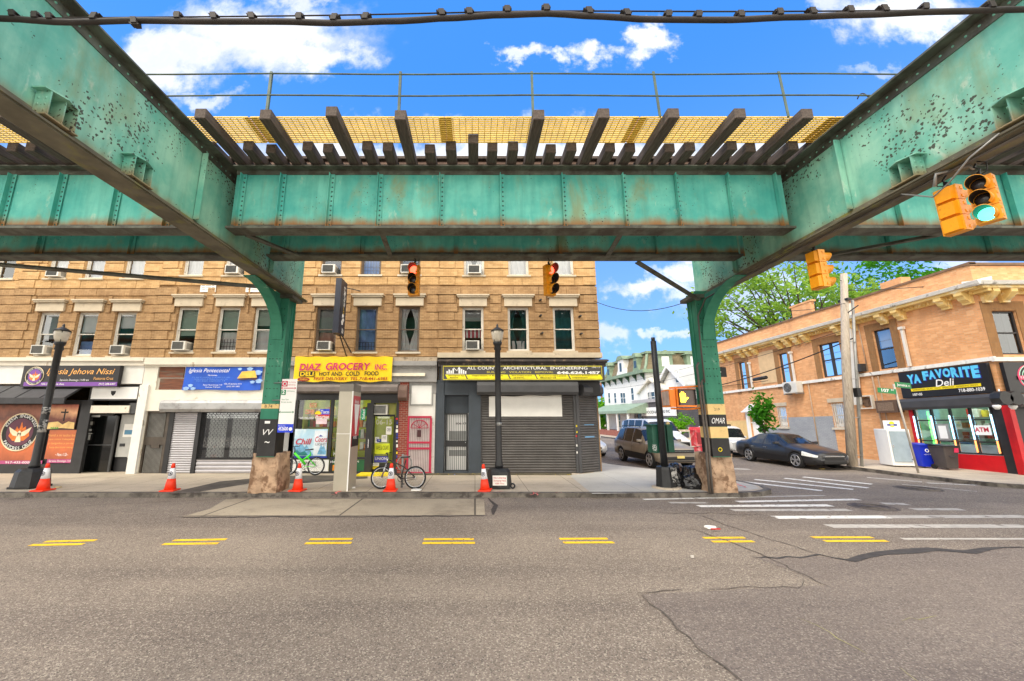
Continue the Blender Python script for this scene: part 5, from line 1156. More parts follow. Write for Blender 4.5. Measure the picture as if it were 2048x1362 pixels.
def bracket(q, s):
    q.prism([(s-.13, .141, zc-.061), (s-.13, .44, zc-.061), (s-.13, .44, zc-.2), (s-.13, .34, zc-.26), (s-.13, .3, zc-.38), (s-.13, .2, zc-.46), (s-.13, .141, zc-.5)], (.26, 0, 0)); q.box(s-.15, s+.15, .001, .14, zc-.56, zc-.221)
for s in (13.7, 12.85, 11.5, 10.9, 10.3, 8.25, 7.6, 6.95, 6.3, 4.35, 3.6, 2.1, 1.35, -.35, -1.05):
    q = MB(); bracket(q, s); DB(q, 'bracket', YB, deli)
for x in (XC+.25, XC+.95, XC+3.2):
    q = MB(); q.prism([(x-.13, YFR-.141, zc-.061), (x-.13, YFR-.44, zc-.061), (x-.13, YFR-.44, zc-.2), (x-.13, YFR-.3, zc-.38), (x-.13, YFR-.141, zc-.5)], (.26, 0, 0)).box(x-.15, x+.15, YFR-.14, YFR-.001, zc-.56, zc-.221); q.build('bracket', YB, deli)
# band
q = MB(); q.box(S0-.08, S1, .001, .1, 4.36, 4.52); DB(q, 'stone_band', CT, deli)
q = MB(); q.box(XC-.1, 31, YFR-.1, YFR-.001, 4.36, 4.52); q.build('stone_band', CT, deli)
q = MB(); sz = D(1590, 625)[0]; q.box(sz-1.1, sz+.2, -.2, .02, DT-.01, DT+.75); q.box(sz-1.2, sz+.3, -.25, .06, DT+.751, DT+.85); DB(q, 'chimney', OB, deli)
q = MB(); q.box(1.3, 2.2, -.7, -.21, DT-.01, DT+.5); DB(q, 'chimney', OB, deli)
DARKF = mat('window_paint_dark', S(52, 48, 48), .5, var=.1)
def dwin(a, c, d, e, dbl=False):
    q = MB(); y0 = -.1; f = .06; zm = (d+e)/2
    parts = [(a, c)] if not dbl else [(a, (a+c)/2), ((a+c)/2, c)]
    for p, r in parts:
        for g, h, i, j in ((p, r, e-f, e), (p, r, d, d+f), (p, p+f, d+f, e-f), (r-f, r, d+f, e-f), (p+f, r-f, zm-.03, zm+.03)): q.box(g+.001, h-.001, y0-.06, y0+.02, i, j)
    wd = DB(q, 'window', DARKF, deli)
    q = MB(); q.poly([(a+f, y0-.03, d+f), (c-f, y0-.03, d+f), (c-f, y0-.03, e-f), (a+f, y0-.03, e-f)]); DB(q, 'pane', GLASS, wd)
    q = MB(); q.box(a+.02, c-.02, y0-.2, y0-.18, zm+.1, e); DB(q, 'blind', GREYB, wd)
for i, h in enumerate(W1): dwin(*h, dbl=(i == 1))
a, c, d, e = FW[0]; q = MB(); f = .07; zm = (d+e)/2
for g, h, i, j in ((a, c, e-f, e), (a, c, d, d+f), (a, a+f, d+f, e-f), (c-f, c, d+f, e-f), (a+f, c-f, zm-.03, zm+.03)): q.box(g+.001, h-.001, YFR+.06, YFR+.14, i, j)
wd = q.build('window', DARKF, deli); MB().poly([(a+f, YFR+.1, d+f), (c-f, YFR+.1, d+f), (c-f, YFR+.1, e-f), (a+f, YFR+.1, e-f)]).build('pane', GLASS, wd)
# painted patches, ground floor windows, door
GP = brick_mat('grey_painted_brick', S(160, 164, 168), S(150, 154, 160), S(128, 130, 134), .21, .072, .007)
q = MB(); q.box(5.65, 8.55, .001, .012, .2, 2.42); q.box(9.32, 10.5, .001, .012, .2, 1.8); q.box(8.551, 9.319, .001, .012, .2, 1.78); DB(q, 'painted_patch', GP, deli)
q = MB(); q.box(11.95, S1-.05, .001, .012, .2, 2.3); DB(q, 'painted_patch', mat('cream_brick_paint', S(224, 190, 130), .75, var=.1, vs=3), deli)
for a, c, d, e in G1[:2]:
    q = MB(); f = .06
    for g, h, i, j in ((a, c, e-f, e), (a, c, d, d+f), (a, a+f, d+f, e-f), (c-f, c, d+f, e-f), (a+f, c-f, (d+e)/2-.03, (d+e)/2+.03)): q.box(g+.001, h-.001, -.16, -.08, i, j)
    wd = DB(q, 'window', FRW, deli); q = MB(); q.poly([(a, -.12, d), (c, -.12, d), (c, -.12, e), (a, -.12, e)]); DB(q, 'pane', GLASS, wd)
    q = MB()
    for i in range(6): x = a+(c-a)*(i+.5)/6; q.box(x-.01, x+.01, .01, .03, d, e)
    for zz in (d+.08, (d+e)/2, e-.1): q.box(a, c, .0301, .045, zz, zz+.02)
    for i in range(5): q.torus((a+(c-a)*(i+1)/6, .02, e-.2), Y_, .05, .008, 10, 4)
    DB(q, 'window_guard', FRW, wd)
    q = MB(); q.box(a-.15, c+.15, .001, .06, e+.06, e+.28); DB(q, 'lintel', LINT, wd); q = MB(); q.box(a-.1, c+.1, .001, .1, d-.12, d-.005); DB(q, 'sill', STONE, wd)
q = MB()
q.prism([(10.35, .001, 2.95), (12.05, .001, 2.95), (11.2, .001, 3.42)], (0, .3, 0)); q.box(10.3, 12.1, .001, .34, 2.86, 2.95); q.box(10.5, 10.69, .001, .14, SW, 2.86); q.box(11.76, 11.95, .001, .14, SW, 2.86)
DB(q, 'door_surround', WHTC, deli)
q = MB(); q.box(10.72, 11.73, -.14, -.1, SW, 2.1); q.box(10.72, 11.73, -.14, -.1, 2.75, 2.84); q.box(10.72, 11.73, -.1, -.04, 2.1, 2.18); do = DB(q, 'house_door', WHTC, deli)
q = MB(); q.box(10.74, 11.71, -.13, -.12, 2.18, 2.75); DB(q, 'transom', mat('transom_green', S(140, 170, 160), .2), do)
# pipes, ducts
PIPE = mat('pipe_white', S(222, 218, 208), .5, var=.05)
for s, z0, z1 in ((1.38, 4.56, 6.3), (7.5, 4.56, 6.3), (12.95-2.0, 4.56, 6.2)):
    q = MB(); q.box(s-.05, s+.05, .101, .19, z0, z1); q.box(s-.09, s+.09, .08, .24, z1+.001, z1+.12); o = DB(q, 'wall_pipe', PIPE); tag(o, 'white capped pipe rising up the orange brick wall, %s' % ('near the deli sign' if s < 2 else 'above the outdoor condenser' if s < 8 else 'by the blank cream panel'), 'pipe')
q = MB(); p1, p2 = D(1703, 800), D(1690, 556); a_, b_ = D(1720, 793)[0], D(1694, 572)[0]; q.prism([(a_-.16, .12, 2.95), (a_+.16, .12, 2.95), (b_+.12, .1, 8.25), (b_-.14, .1, 8.25)], (0, .2, 0)); o = DB(q, 'wall_duct', PIPE); tag(o, 'tall tapering white duct on the brick wall behind the timber pole', 'duct')
q = MB(); q.tube([(3.15, .06, 0), (3.15, .06, 4.3)], .035, 6); q.tube([(2.85, .05, .1), (2.88, .05, 2.0), (2.9, .05, 4.3)], .028, 6); q.tube([(6.75, .04, .2), (6.75, .04, 4.3)], .03, 6); q.tube([(3.3, .06, 4.6), (3.35, .06, 7.1)], .025, 6); q.tube([(3.7, .05, 4.6), (3.72, .05, 5.9)], .03, 6); DB(q, 'downpipe', mat('pipe_buff', S(176, 150, 124), .6, var=.15), deli)
q = MB(); q.box(3.7, 3.9, .05, .25, 5.7, 6.0); q.box(3.4, 3.8, .0, .3, 4.62, 5.0); DB(q, 'meter_box', DGREY, deli)
# condenser, wall ac, exhaust fan
t = thing('condenser', 'white outdoor condenser with a round fan grille on the brick wall', 'air conditioner', MD @ Vector((7.6, .3, 3.85)))
q = MB(); q.box(7.1, 8.1, .06, .46, 3.85, 4.55); bevel(DB(q, 'casing', ACW, t), .03)
q = MB()
for i in range(5): q.torus((7.75, .468, 4.2), Y_, .06+.055*i, .008, 22, 4)
for i in range(8): q.beam((7.75, .468, 4.2), (7.75+.29*math.cos(i*.785), .468, 4.2+.29*math.sin(i*.785)), .01, .01, up=Y_)
DB(q, 'fan_grille', GREY, t); q = MB(); q.disc((7.75, .4625, 4.2), Y_, .29, 24); DB(q, 'fan_opening', DGREY, t); q = MB(); q.box(7.15, 7.2, .0, .5, 3.78, 3.849); q.box(8.0, 8.05, .0, .5, 3.78, 3.849); DB(q, 'mount', GREY, t)
t = thing('air_conditioner', 'brown wall air conditioner sleeve left of the deli sign', 'air conditioner', MD @ Vector((2.55, .15, 2.5)))
BRN = mat('ac_brown', S(104, 82, 66), .6, var=.15); q = MB(); q.box(2.1, 3.05, .001, .3, 2.5, 3.08); DB(q, 'casing', BRN, t); q = MB(); q.box(2.25, 2.95, .301, .315, 2.58, 2.98); DB(q, 'grille', mat('ac_brown_light', S(134, 112, 92), .6, var=.2, vs=20), t)
t = thing('exhaust_fan', 'square cream exhaust fan set into the brick wall beside the duct', 'exhaust fan', MD @ Vector((3.6, .1, 2.75)))
q = MB(); q.box(3.3, 3.36, .001, .16, 2.72, 3.4); q.box(3.94, 4.0, .001, .16, 2.72, 3.4); q.box(3.361, 3.939, .001, .16, 2.72, 2.78); q.box(3.361, 3.939, .001, .16, 3.34, 3.4); DB(q, 'housing', CRM, t)
q = MB(); q.disc((3.65, .05, 3.06), Y_, .24, 18); [q.beam((3.65, .06, 3.06), (3.65+.22*math.cos(a), .08, 3.06+.22*math.sin(a)), .12, .01, up=Y_) for a in (.3, 2.4, 4.5)]; DB(q, 'fan_blades', BRN, t)
# deli shop front
q = MB(); q.box(-1.05, 1.85, .001, .08, SW-.2, .72); DB(q, 'red_base', RED, deli); q = MB(); q.box(1.72, 1.85, .001, .12, .721, 2.6); DB(q, 'red_post', RED, deli)
q = MB(); q.box(-1.28, -.98, .001, .1, SW-.2, 3.0); DB(q, 'corner_panel', SHOPD, deli)
q = MB(); q.frame((XC-.2, YFR-.22, SW), (.2, 0, 0), (0, .22, 0), (0, 0, 3.0)); q.frame((XC-.24, YFR-.26, SW), (.1, 0, 0), (0, .1, 0), (0, 0, 2.95)); q.build('corner_post', RED, deli)
q = MB(); s0, s1, z0, z1 = -.9, 1.7, .74, 2.62
for zz in (.74, 1.2, 2.08, 2.58): q.box(s0, s1, .005, .07, zz, zz+.05)
for i in range(5): x = s0+(s1-s0)*i/4; q.box(x-.03, x+.03, -.02, .065, z0, z1)
wo = DB(q, 'display_window', SHOPD, deli)
q = MB(); q.poly([(s0, .02, z0), (s1, .02, z0), (s1, .02, z1), (s0, .02, z1)]); DB(q, 'pane', GLASS, wo)
EB, EO = emat('tube_blue_white', (.4, .75, 1), 2.4), emat('tube_orange', (1, .3, .08), 1.5)
for i in range(5):
    x = s0+(s1-s0)*i/4; q = MB(); q.tube([(x, .1, 1.32), (x, .1, 2.3)], .024, 8); DB(q, 'light_tube', EB, wo); q = MB(); q.tube([(x, .1, .82), (x, .1, 1.28)], .024, 8); DB(q, 'light_tube', EO, wo)
q = MB(); q.tube([(1.3, -.1, .9), (1.3, -.1, 2.5)], .03, 8); DB(q, 'light_tube', emat('tube_green', (.1, 1, .1), 3), wo)
q = MB(); q.box(s0-.1, s1+.1, -3.0, -2.9, SW, 3.2); q.box(s1+.1, s1+.2, -3, -.2, SW, 3.2); q.box(s0-.3, s0-.2, -3, -.2, SW, 3.2); q.box(s0-.2, s1+.1, -3, -.2, 3.1, 3.2); q.box(s0-.2, s1+.1, -3, -.05, SW-.1, SW); DB(q, 'shop_interior', mat('interior_mint', S(150, 190, 170), .6, var=.2), deli)
q = MB(); q.box(-.6, 1.4, -1.4, -1.3, 3.0, 3.05); DB(q, 'ceiling_lamp', emat('lamp_cool', (.85, 1, .95), 12), deli)
q = MB(); q.box(-.85, 1.5, -.7, -.4, SW, 1.1); DB(q, 'counter', mat('counter_pale', S(190, 216, 224), .4), deli)
q = MB()
for i in range(3): q.box(-.8, 1.6, -1.9, -1.6, 1.3+i*.45, 1.34+i*.45)
so = DB(q, 'shelf', GREY, deli)
for i in range(26): q = MB(); a = -.8+(i % 9)*.26; b0 = 1.341+(i//9)*.45; q.box(a, a+rnd.uniform(.1, .22), -1.85, -1.65, b0, b0+rnd.uniform(.15, .36)); DB(q, 'carton', rnd.choice(GOODS), so)
q = MB(); q.box(.55, .98, .03, .06, 1.25, 1.95, 0); q.box(.63, .9, .061, .07, 1.33, 1.87, 1); DB(q, 'service_hatch', [GREY, WHTC], wo)
t = MB(); t.box(-.75, -.22, .03, .045, 1.5, 1.88, 0); t.text('ATM', (-.28, .052, 1.62), .18, .42, 1, -X_, Z_, bold=.03); o = DB(t, 'window_sign', [WHTC, CRED]); tag(o, 'white sign with red ATM letters in the deli window', 'window sign')
q = MB(); q.prism([(S0+.1, .001, 2.58), (S0+.1, .3, 2.58), (S0+.1, .4, 2.68), (S0+.1, .4, 2.95), (S0+.1, .3, 3.08), (S0+.1, .001, 3.1)], (3.2, 0, 0)); DB(q, 'shutter_box', CHAR, deli)
q = MB(); q.prism([(XC+.12, YFR-.001, 2.58), (XC+.12, YFR-.3, 2.58), (XC+.12, YFR-.4, 2.68), (XC+.12, YFR-.4, 2.95), (XC+.12, YFR-.3, 3.08), (XC+.12, YFR-.001, 3.1)], (8, 0, 0)); q.build('shutter_box', CHAR, deli)
for px in (1992, 2013): p = onY(px, 797, YFR-.5); q = MB().lathe([(.26, 0), (.26, .3)], (0, 0, 0), 8, 0, False).xf(Matrix.Translation(p) @ Matrix.Rotation(R(90), 4, 'X')); q.build('shutter_end', BLKM, deli)
c_ = onY(2002, 797, YFR-.55); q = MB(); q.tube([c_+Vector((0, 0, .35)), c_+Vector((-.02, -.02, 0)), c_+Vector((-.2, -.02, -.25))], .02, 6).tube([c_+Vector((-.02, -.02, 0)), c_+Vector((.2, -.02, -.25))], .02, 6); q.build('lamp_cable', LETW, deli)
for dx in (-.3, .3): q = MB().lathe([(.05, -.1), (.11, 0), (.1, .06)], c_+Vector((dx, -.05, -.3)), 12); q.build('flood_lamp', WHTC, deli)
# front side of the shop
q = MB(); q.box(XC+.75, 30, YFR-.03, YFR+.1, SW, .72); q.build('red_base', RED, deli)
q = MB(); q.box(XC+.02, XC+.75, YFR-.06, YFR+.1, SW, 3.0); [q.box(XC+x-.04, XC+x+.04, YFR-.03, YFR+.08, .72, 2.6) for x in (.79, 1.75, 2.7, 3.65)]; [q.box(XC+.75, 30, YFR-.02, YFR+.07, zz, zz+.06) for zz in (.721, 1.3, 2.0, 2.56)]; q.build('display_window', SHOPD, deli)
q = MB(); q.box(XC+.75, 30, YFR+.7, YFR+.75, SW, 3); q.build('window_backing', mat('window_display', S(120, 150, 140), .5, var=.5, vs=3, col2=S(170, 60, 50), s2=3, t2=(.55, .62)), deli)
q = MB(); q.tube([(XC+.84, YFR-.06, 1.35), (XC+.84, YFR-.06, 2.5)], .03, 8); q.build('light_tube', EB, deli); q = MB(); q.tube([(XC+.84, YFR-.06, .8), (XC+.84, YFR-.06, 1.3)], .03, 8); q.build('light_tube', EO, deli)
q = MB(); q.box(XC+.9, XC+1.6, YFR-.03, YFR-.021, .76, 1.28, 0); q.torus((XC+1.15, YFR-.035, 1.02), Y_, .12, .025, 14, 4, 1); q.torus((XC+1.15, YFR-.035, 1.02), Y_, .06, .02, 12, 4, 1); q.build('window_print', [mat('print_brown', S(60, 30, 24), .6), mat('print_orange', S(226, 90, 40), .5)], deli)
# sign
SGB = mat('deli_sign_black', S(30, 30, 33), .4, var=.1); CYAN = mat('letters_cyan', S(90, 196, 240), .5); BLUED = mat('letters_deepblue', S(40, 40, 150), .5)
t = thing('shop_sign', 'black deli sign with large cyan lettering and a yellow strip', 'sign', MD @ Vector((.3, .2, 3.2)))
q = MB(); q.box(-1.25, 1.85, .12, .24, 3.12, 4.3); DB(q, 'sign_panel', SGB, t)
q = MB(); 
for dz, m, o in ((-.03, 1, .245), (0, 0, .25)):
    for tx, a, w_, h, zz in (('Y', 1.5, .26, .42, 3.74), ('A', 1.27, .27, .4, 3.75), ('F', .9, .22, .4, 3.84), ('A', .68, .25, .38, 3.86), ('V', .43, .25, .38, 3.88), ('O', .17, .26, .38, 3.88), ('R', -.11, .24, .42, 3.84), ('I', -.38, .09, .42, 3.82), ('T', -.5, .24, .44, 3.8), ('E', -.76, .24, .5, 3.74)):
        q.text(tx, (a+dz, o, zz+dz), h, w_, m, -X_, Z_, bold=.06)
q.text('Deli', (.5, .256, 3.52), .3, .66, 2, -X_, Z_, bold=.01, shear=.2); q.box(-.95, 1.45, .245, .25, 3.4, 3.52, 3); q.text('SANDWICHES - SALAD - PASTA - BREAK FAST - REFRESHING DRINKS', (1.38, .253, 3.43), .065, 2.25, 4, -X_, Z_)
q.text('107-05', (1.42, .246, 3.2), .11, .36, 2, -X_, Z_, bold=.02); q.text('718-880-1039', (-.22, .246, 3.22), .14, .82, 2, -X_, Z_, bold=.02)
DB(q, 'lettering', [CYAN, BLUED, LETW, YEL, LETK], t)
t = thing('shop_sign', 'black deli sign with a round burger emblem on the avenue side', 'sign', (XC+2, YFR-.2, 3.2))
MB().box(XC+.0, 30, YFR-.24, YFR-.12, 3.12, 4.3).build('sign_panel', SGB, t)
q = MB(); cx_, cz_ = XC+.95, 3.72; yy = YFR-.245; q.disc((cx_-.06, yy, cz_), Y_, .47, 30, 3); q.disc((cx_, yy-.004, cz_), Y_, .47, 30, 1); q.disc((cx_, yy-.008, cz_), Y_, .44, 30, 2); q.disc((cx_, yy-.012, cz_), Y_, .37, 28, 1); q.disc((cx_, yy-.016, cz_), Y_, .34, 28, 2)
q.poly([(cx_+.2*math.cos(R(a)), yy-.02, cz_+.06+.16*math.sin(R(a))) for a in range(0, 181, 15)], 1); q.box(cx_-.22, cx_+.22, yy-.02, yy-.017, cz_-.2, cz_-.14, 1); q.box(cx_-.55, cx_+.55, yy-.026, yy-.021, cz_-.1, cz_+.05, 3); q.text('YA FAVORITE', (cx_-.5, yy-.03, cz_-.06), .09, 1.0, 0)
q.poly([(cx_-.1, yy-.02, cz_+.4), (cx_-.14, yy-.02, cz_+.52), (cx_-.02, yy-.02, cz_+.68), (cx_+.02, yy-.02, cz_+.56), (cx_+.1, yy-.02, cz_+.5), (cx_+.08, yy-.02, cz_+.4)], 3)
q.build('emblem', [LETW, mat('emblem_mint', S(180, 226, 206), .5), LETK, mat('emblem_pink', S(226, 60, 110), .5)], t)
# ================================================================== FAR HOUSES ON THE SIDE STREET
CLAP = mat('white_clapboard', S(226, 226, 222), .7, var=.05, col2=S(196, 196, 190), s2=1.5, t2=(.55, .75)); SHING = brick_mat('slate_shingle', S(128, 116, 92), S(108, 98, 78), S(80, 72, 60), .3, .14, .012); GRT_ = mat('green_trim', S(124, 144, 120), .65, var=.12); SHG = mat('roof_grey', S(176, 178, 176), .8, var=.1, vs=2); DBR = brick_mat('dark_block', S(96, 92, 92), S(84, 80, 82), S(66, 64, 64), .4, .2, .012)
def fwin(par, s, z, w, h, out=0.0, name='window', fm=None):
    q = MB(); q.box(s-w/2-.08, s+w/2+.08, out+.001, out+.05, z-.08, z); q.box(s-w/2-.08, s+w/2+.08, out+.001, out+.06, z+h, z+h+.1); q.box(s-w/2-.08, s-w/2, out+.001, out+.05, z, z+h); q.box(s+w/2, s+w/2+.08, out+.001, out+.05, z, z+h); q.box(s-w/2, s+w/2, out+.001, out+.045, z+h/2-.03, z+h/2+.03)
    wd = DB(q, name, fm or WHTC, par); q = MB(); q.poly([(s-w/2, out+.02, z), (s+w/2, out+.02, z), (s+w/2, out+.02, z+h), (s-w/2, out+.02, z+h)]); DB(q, 'pane', mat('far_glass', S(60, 76, 84), .1, spec=.6, var=.3, vs=1), wd); return wd
MDs = MD.copy()
MD = Matrix(((SD, -1, 0, 20.3), (1, 0, 0, 16.5), (0, 0, 1, 0), (0, 0, 0, 1)))    # level ground further up the street
def Dz(px, py): s, z = D(px, py); return s, z-.025*s
# one-storey store
sa, sb = Dz(1400, 830)[0]-1.2, Dz(1268, 830)[0]; zt = Dz(1310, 804)[1]
st = thing('store_building', 'low dark block storefront with a white name board on the side street', 'shop', MD @ Vector((24, 0, 0)))
q = MB(); q.box(sa, sb, -8, 0, 0, zt); DB(q, 'wall', DBR, st)
q = MB(); q.box(sa-.05, sb+.05, -8, .12, zt+.001, zt+.35); DB(q, 'parapet', mat('parapet_grey', S(170, 166, 166), .7, var=.08), st)
g0_, g1_ = Dz(1355, 855)[0], Dz(1292, 855)[0]
q = MB()
z = .05
while z < 2.5: q.box(g0_, g1_, .001, .03, z, z+.17); z += .19
DB(q, 'roller_shutter', mat('far_shutter', S(120, 120, 124), .5, var=.1), st)
s0_, s1_ = Dz(1356, 822)[0], Dz(1286, 822)[0]; zb0, zb1 = Dz(1320, 832)[1], Dz(1320, 814)[1]
t = thing('shop_sign', 'white name board on the dark block storefront', 'sign', MD @ Vector((23, .15, zb0)))
q = MB(); q.box(s0_, s1_, .13, .2, zb0, zb1); DB(q, 'sign_panel', WHTC, t)
q = MB(); q.text('WOODHAVEN', (s1_-.9, .205, zb0+.25), .3, (s1_-s0_)*.5, 0, -X_, Z_, bold=.02); q.text('ING INC', (s0_+2.6, .205, zb0+.3), .28, 1.6, 0, -X_, Z_, bold=.02); [q.torus((s1_-.5-i*.12, .21, zb0+.35), Y_, .12+.04*i, .02, 12, 4) for i in range(2)]; DB(q, 'lettering', LETK, t)
# gabled house above / behind it
gh = thing('gabled_house', 'white gabled house with a grey roof behind the dark block storefront', 'house', MD @ Vector((24, -3, 0)))
r0 = Dz(1330, 733); e0 = Dz(1362, 768); ra = r0[0]; hw = (ra-e0[0])*1.0; ez = e0[1]; rz = r0[1]
q = MB(); q.box(ra-hw+.2, ra+hw-.2, -16, -.6, 0, ez); q.prism([(ra-hw+.2, -.6, ez), (ra+hw-.2, -.6, ez), (ra, -.6, rz-.15)], (0, -15.4, 0)); DB(q, 'wall', CLAP, gh)
q = MB()
for sg in (-1, 1): q.prism([(ra, -.2, rz), (ra+sg*(hw+.3), -.2, ez-.25), (ra+sg*(hw+.3), -.2, ez-.08), (ra, -.2, rz+.18)], (0, -16.2, 0))
DB(q, 'roof', SHG, gh)
q = MB()
for sg in (-1, 1): q.prism([(ra, -.19, rz-.1), (ra+sg*(hw+.32), -.19, ez-.36), (ra+sg*(hw+.32), -.19, ez-.06), (ra, -.19, rz+.2)], (0, .1, 0))
DB(q, 'gable_trim', WHTC, gh); fwin(gh, ra-.9, ez+.3, .5, 1.0, -.6)
p0 = Dz(1303, 760); pw0, pw1 = Dz(1279, 785), Dz(1331, 785); pc = (pw0[0]+pw1[0])/2; ph = (pw0[0]-pw1[0])/2
q = MB(); q.box(pc-ph+.2, pc+ph-.2, -3, -.1, zt+.36, pw0[1]); q.prism([(pc-ph+.1, -.1, pw0[1]), (pc+ph-.1, -.1, pw0[1]), (pc, -.1, p0[1]-.15)], (0, -2.9, 0)); DB(q, 'bay', CLAP, gh)
q = MB()
for sg in (-1, 1): q.prism([(pc, .25, p0[1]), (pc+sg*(ph+.25), .25, pw0[1]-.2), (pc+sg*(ph+.25), .25, pw0[1]), (pc, .25, p0[1]+.2)], (0, -3.2, 0))
DB(q, 'bay_roof', mat('bay_trim', S(222, 216, 200), .6, var=.05), gh)
wz0, wz1 = Dz(1305, 803)[1], Dz(1305, 784)[1]
for s, w in ((Dz(1297, 792)[0], .7), (Dz(1304.5, 792)[0], 1.2), (Dz(1312.5, 792)[0], .7)): fwin(gh, s, wz0, w, wz1-wz0, -.1)
# mansard house
mh = thing('mansard_house', 'big white house with green trimmed mansard roof and a columned porch', 'house', MD @ Vector((34, -5, 0)))
m0 = Dz(1291, 745); m1 = Dz(1207, 765); ms0, ms1 = m0[0], m1[0]; mz = (m0[1]+m1[1])/2; rt = Dz(1289, 703)[1]
q = MB(); q.box(ms0, ms1, -14, 0, 0, mz); DB(q, 'wall', CLAP, mh)
q = MB(); q.box(ms0-.5, ms1+.5, -14.5, .55, mz+.001, mz+.35); DB(q, 'cornice', GRT_, mh)
q = MB(); lv = [(.0, mz+.351), (.35, mz+1.0), (.62, mz+1.8), (.75, rt)]
for (i0, za), (i1, zb) in zip(lv, lv[1:]):
    a = [(ms0+i0, -i0), (ms1-i0, -i0), (ms1-i0, -14+i0), (ms0+i0, -14+i0)]; c = [(ms0+i1, -i1), (ms1-i1, -i1), (ms1-i1, -14+i1), (ms0+i1, -14+i1)]
    for k in range(4): k2 = (k+1) % 4; q.poly([(*a[k], za), (*a[k2], za), (*c[k2], zb), (*c[k], zb)])
q.poly([(ms0+.75, -.75, rt), (ms1-.75, -.75, rt), (ms1-.75, -13.25, rt), (ms0+.75, -13.25, rt)]); DB(q, 'mansard_roof', SHING, mh)
q = MB(); q.box(ms0+.55, ms1-.55, -.85, -.5, rt-.05, rt+.2); q.box(ms0+.5, ms0+.95, -13.4, -.851, rt-.05, rt+.2)
for s_ in (ms0, ms1): sg = 1 if s_ == ms0 else -1; [q.beam((s_+sg*a[0], -a[0]+.02, a[1]), (s_+sg*c[0], -c[0]+.02, c[1]), .22, .22) for a, c in zip(lv, lv[1:])]
DB(q, 'roof_trim', GRT_, mh)
for i in range(7): s = ms0+.4+(ms1-ms0-.8)*i/6; q = MB(); q.prism([(s-.1, .001, mz-.01), (s-.1, .45, mz-.01), (s-.1, .4, mz-.2), (s-.1, .12, mz-.45), (s-.1, .001, mz-.75)], (.2, 0, 0)); DB(q, 'bracket', mat('bracket_darkgreen', S(50, 80, 60), .6), mh)
for px in (1219, 1231, 1244, 1249, 1266): s = Dz(px, 795)[0]; z0, z1 = Dz(px, 806 if px < 1260 else 800)[1], Dz(px, 786 if px < 1260 else 776)[1]; fwin(mh, s, z0, .62, z1-z0)
for s, big in ((Dz(1241, 720)[0], 1), (Dz(1217, 740)[0], 0), (Dz(1271, 725)[0], 0)):
    w = 1.5 if big else .8; h = (rt-mz)*.98 if big else 2.0; q = MB(); q.prism([(s-w, .05, mz+.36), (s-w*.55, .05, mz+1.1), (s-w*.5, .05, mz+h), (s+w*.5, .05, mz+h), (s+w*.55, .05, mz+1.1), (s+w, .05, mz+.36)], (0, -1.6, 0)); d_ = DB(q, 'dormer', CLAP if big else GRT_, mh)
    q = MB(); q.prism([(s-w*.7, .2, mz+h), (s+w*.7, .2, mz+h), (s+w*.35, .2, mz+h+.5), (s-w*.35, .2, mz+h+.5)], (0, -1.9, 0)); DB(q, 'dormer_roof', GRT_, d_); q = MB(); q.box(s-.28, s+.28, .055, .08, mz+.8, mz+h-.4); DB(q, 'dormer_window', mat('far_glass', S(60, 76, 84)), d_)
for px in (1331, 1389):     # dormers on the side facing the avenue
    P = onP(px, 735, MD @ Vector((ms0, 0, 0)), (0, 1, 0)); o_ = (20.3+SD*ms0)-P.x
    q = MB(); q.box(ms0-.1, ms0+1.2, o_-.8, o_+.8, mz+.4, mz+2.0); d_ = DB(q, 'dormer', GRT_, mh); q = MB(); q.prism([(ms0-.3, o_-1.1, mz+2.001), (ms0-.3, o_+1.1, mz+2.001), (ms0-.3, o_, mz+2.5)], (1.6, 0, 0)); DB(q, 'dormer_roof', GRT_, d_); q = MB(); q.box(ms0-.13, ms0-.101, o_-.4, o_+.4, mz+.7, mz+1.8); DB(q, 'dormer_window', WHTC, d_)
pz0, pz1 = Dz(1265, 822)[1], Dz(1265, 812)[1]
q = MB(); q.prism([(ms0+.1, .001, pz1+.3), (ms0+.1, 2.3, pz0), (ms0+.1, 2.3, pz0-.3), (ms0+.1, .001, pz0-.3)], (ms1-ms0-.2, 0, 0)); DB(q, 'porch_roof', mat('porch_roof_green', S(140, 160, 140), .7, var=.1), mh)
for i in range(5): s = ms0+.4+(ms1-ms0-.8)*i/4; q = MB(); q.box(s-.09, s+.09, 2.0, 2.18, .7, pz0-.301); DB(q, 'porch_post', WHTC, mh)
q = MB(); q.box(ms0, ms1, .001, 2.3, 0, .7); DB(q, 'porch_base', mat('porch_brick', S(150, 92, 76), .8, var=.15), mh)
fwin(mh, ms0+2, 1.0, .9, 1.9, 0, 'house_door', mat('door_dark', S(70, 54, 48), .6)); fwin(mh, ms0+5, 1.0, .7, 1.6); fwin(mh, ms0+7.5, 1.0, .7, 1.6)
bh = tag(MB().box(4.0+SD*60, 20, 118, 128, 0, 8).build('brick_building', brick_mat('far_brick', S(150, 110, 90), S(130, 96, 80), S(120, 100, 90), .4, .2, .02)), 'distant brick building closing the side street', 'brick building')

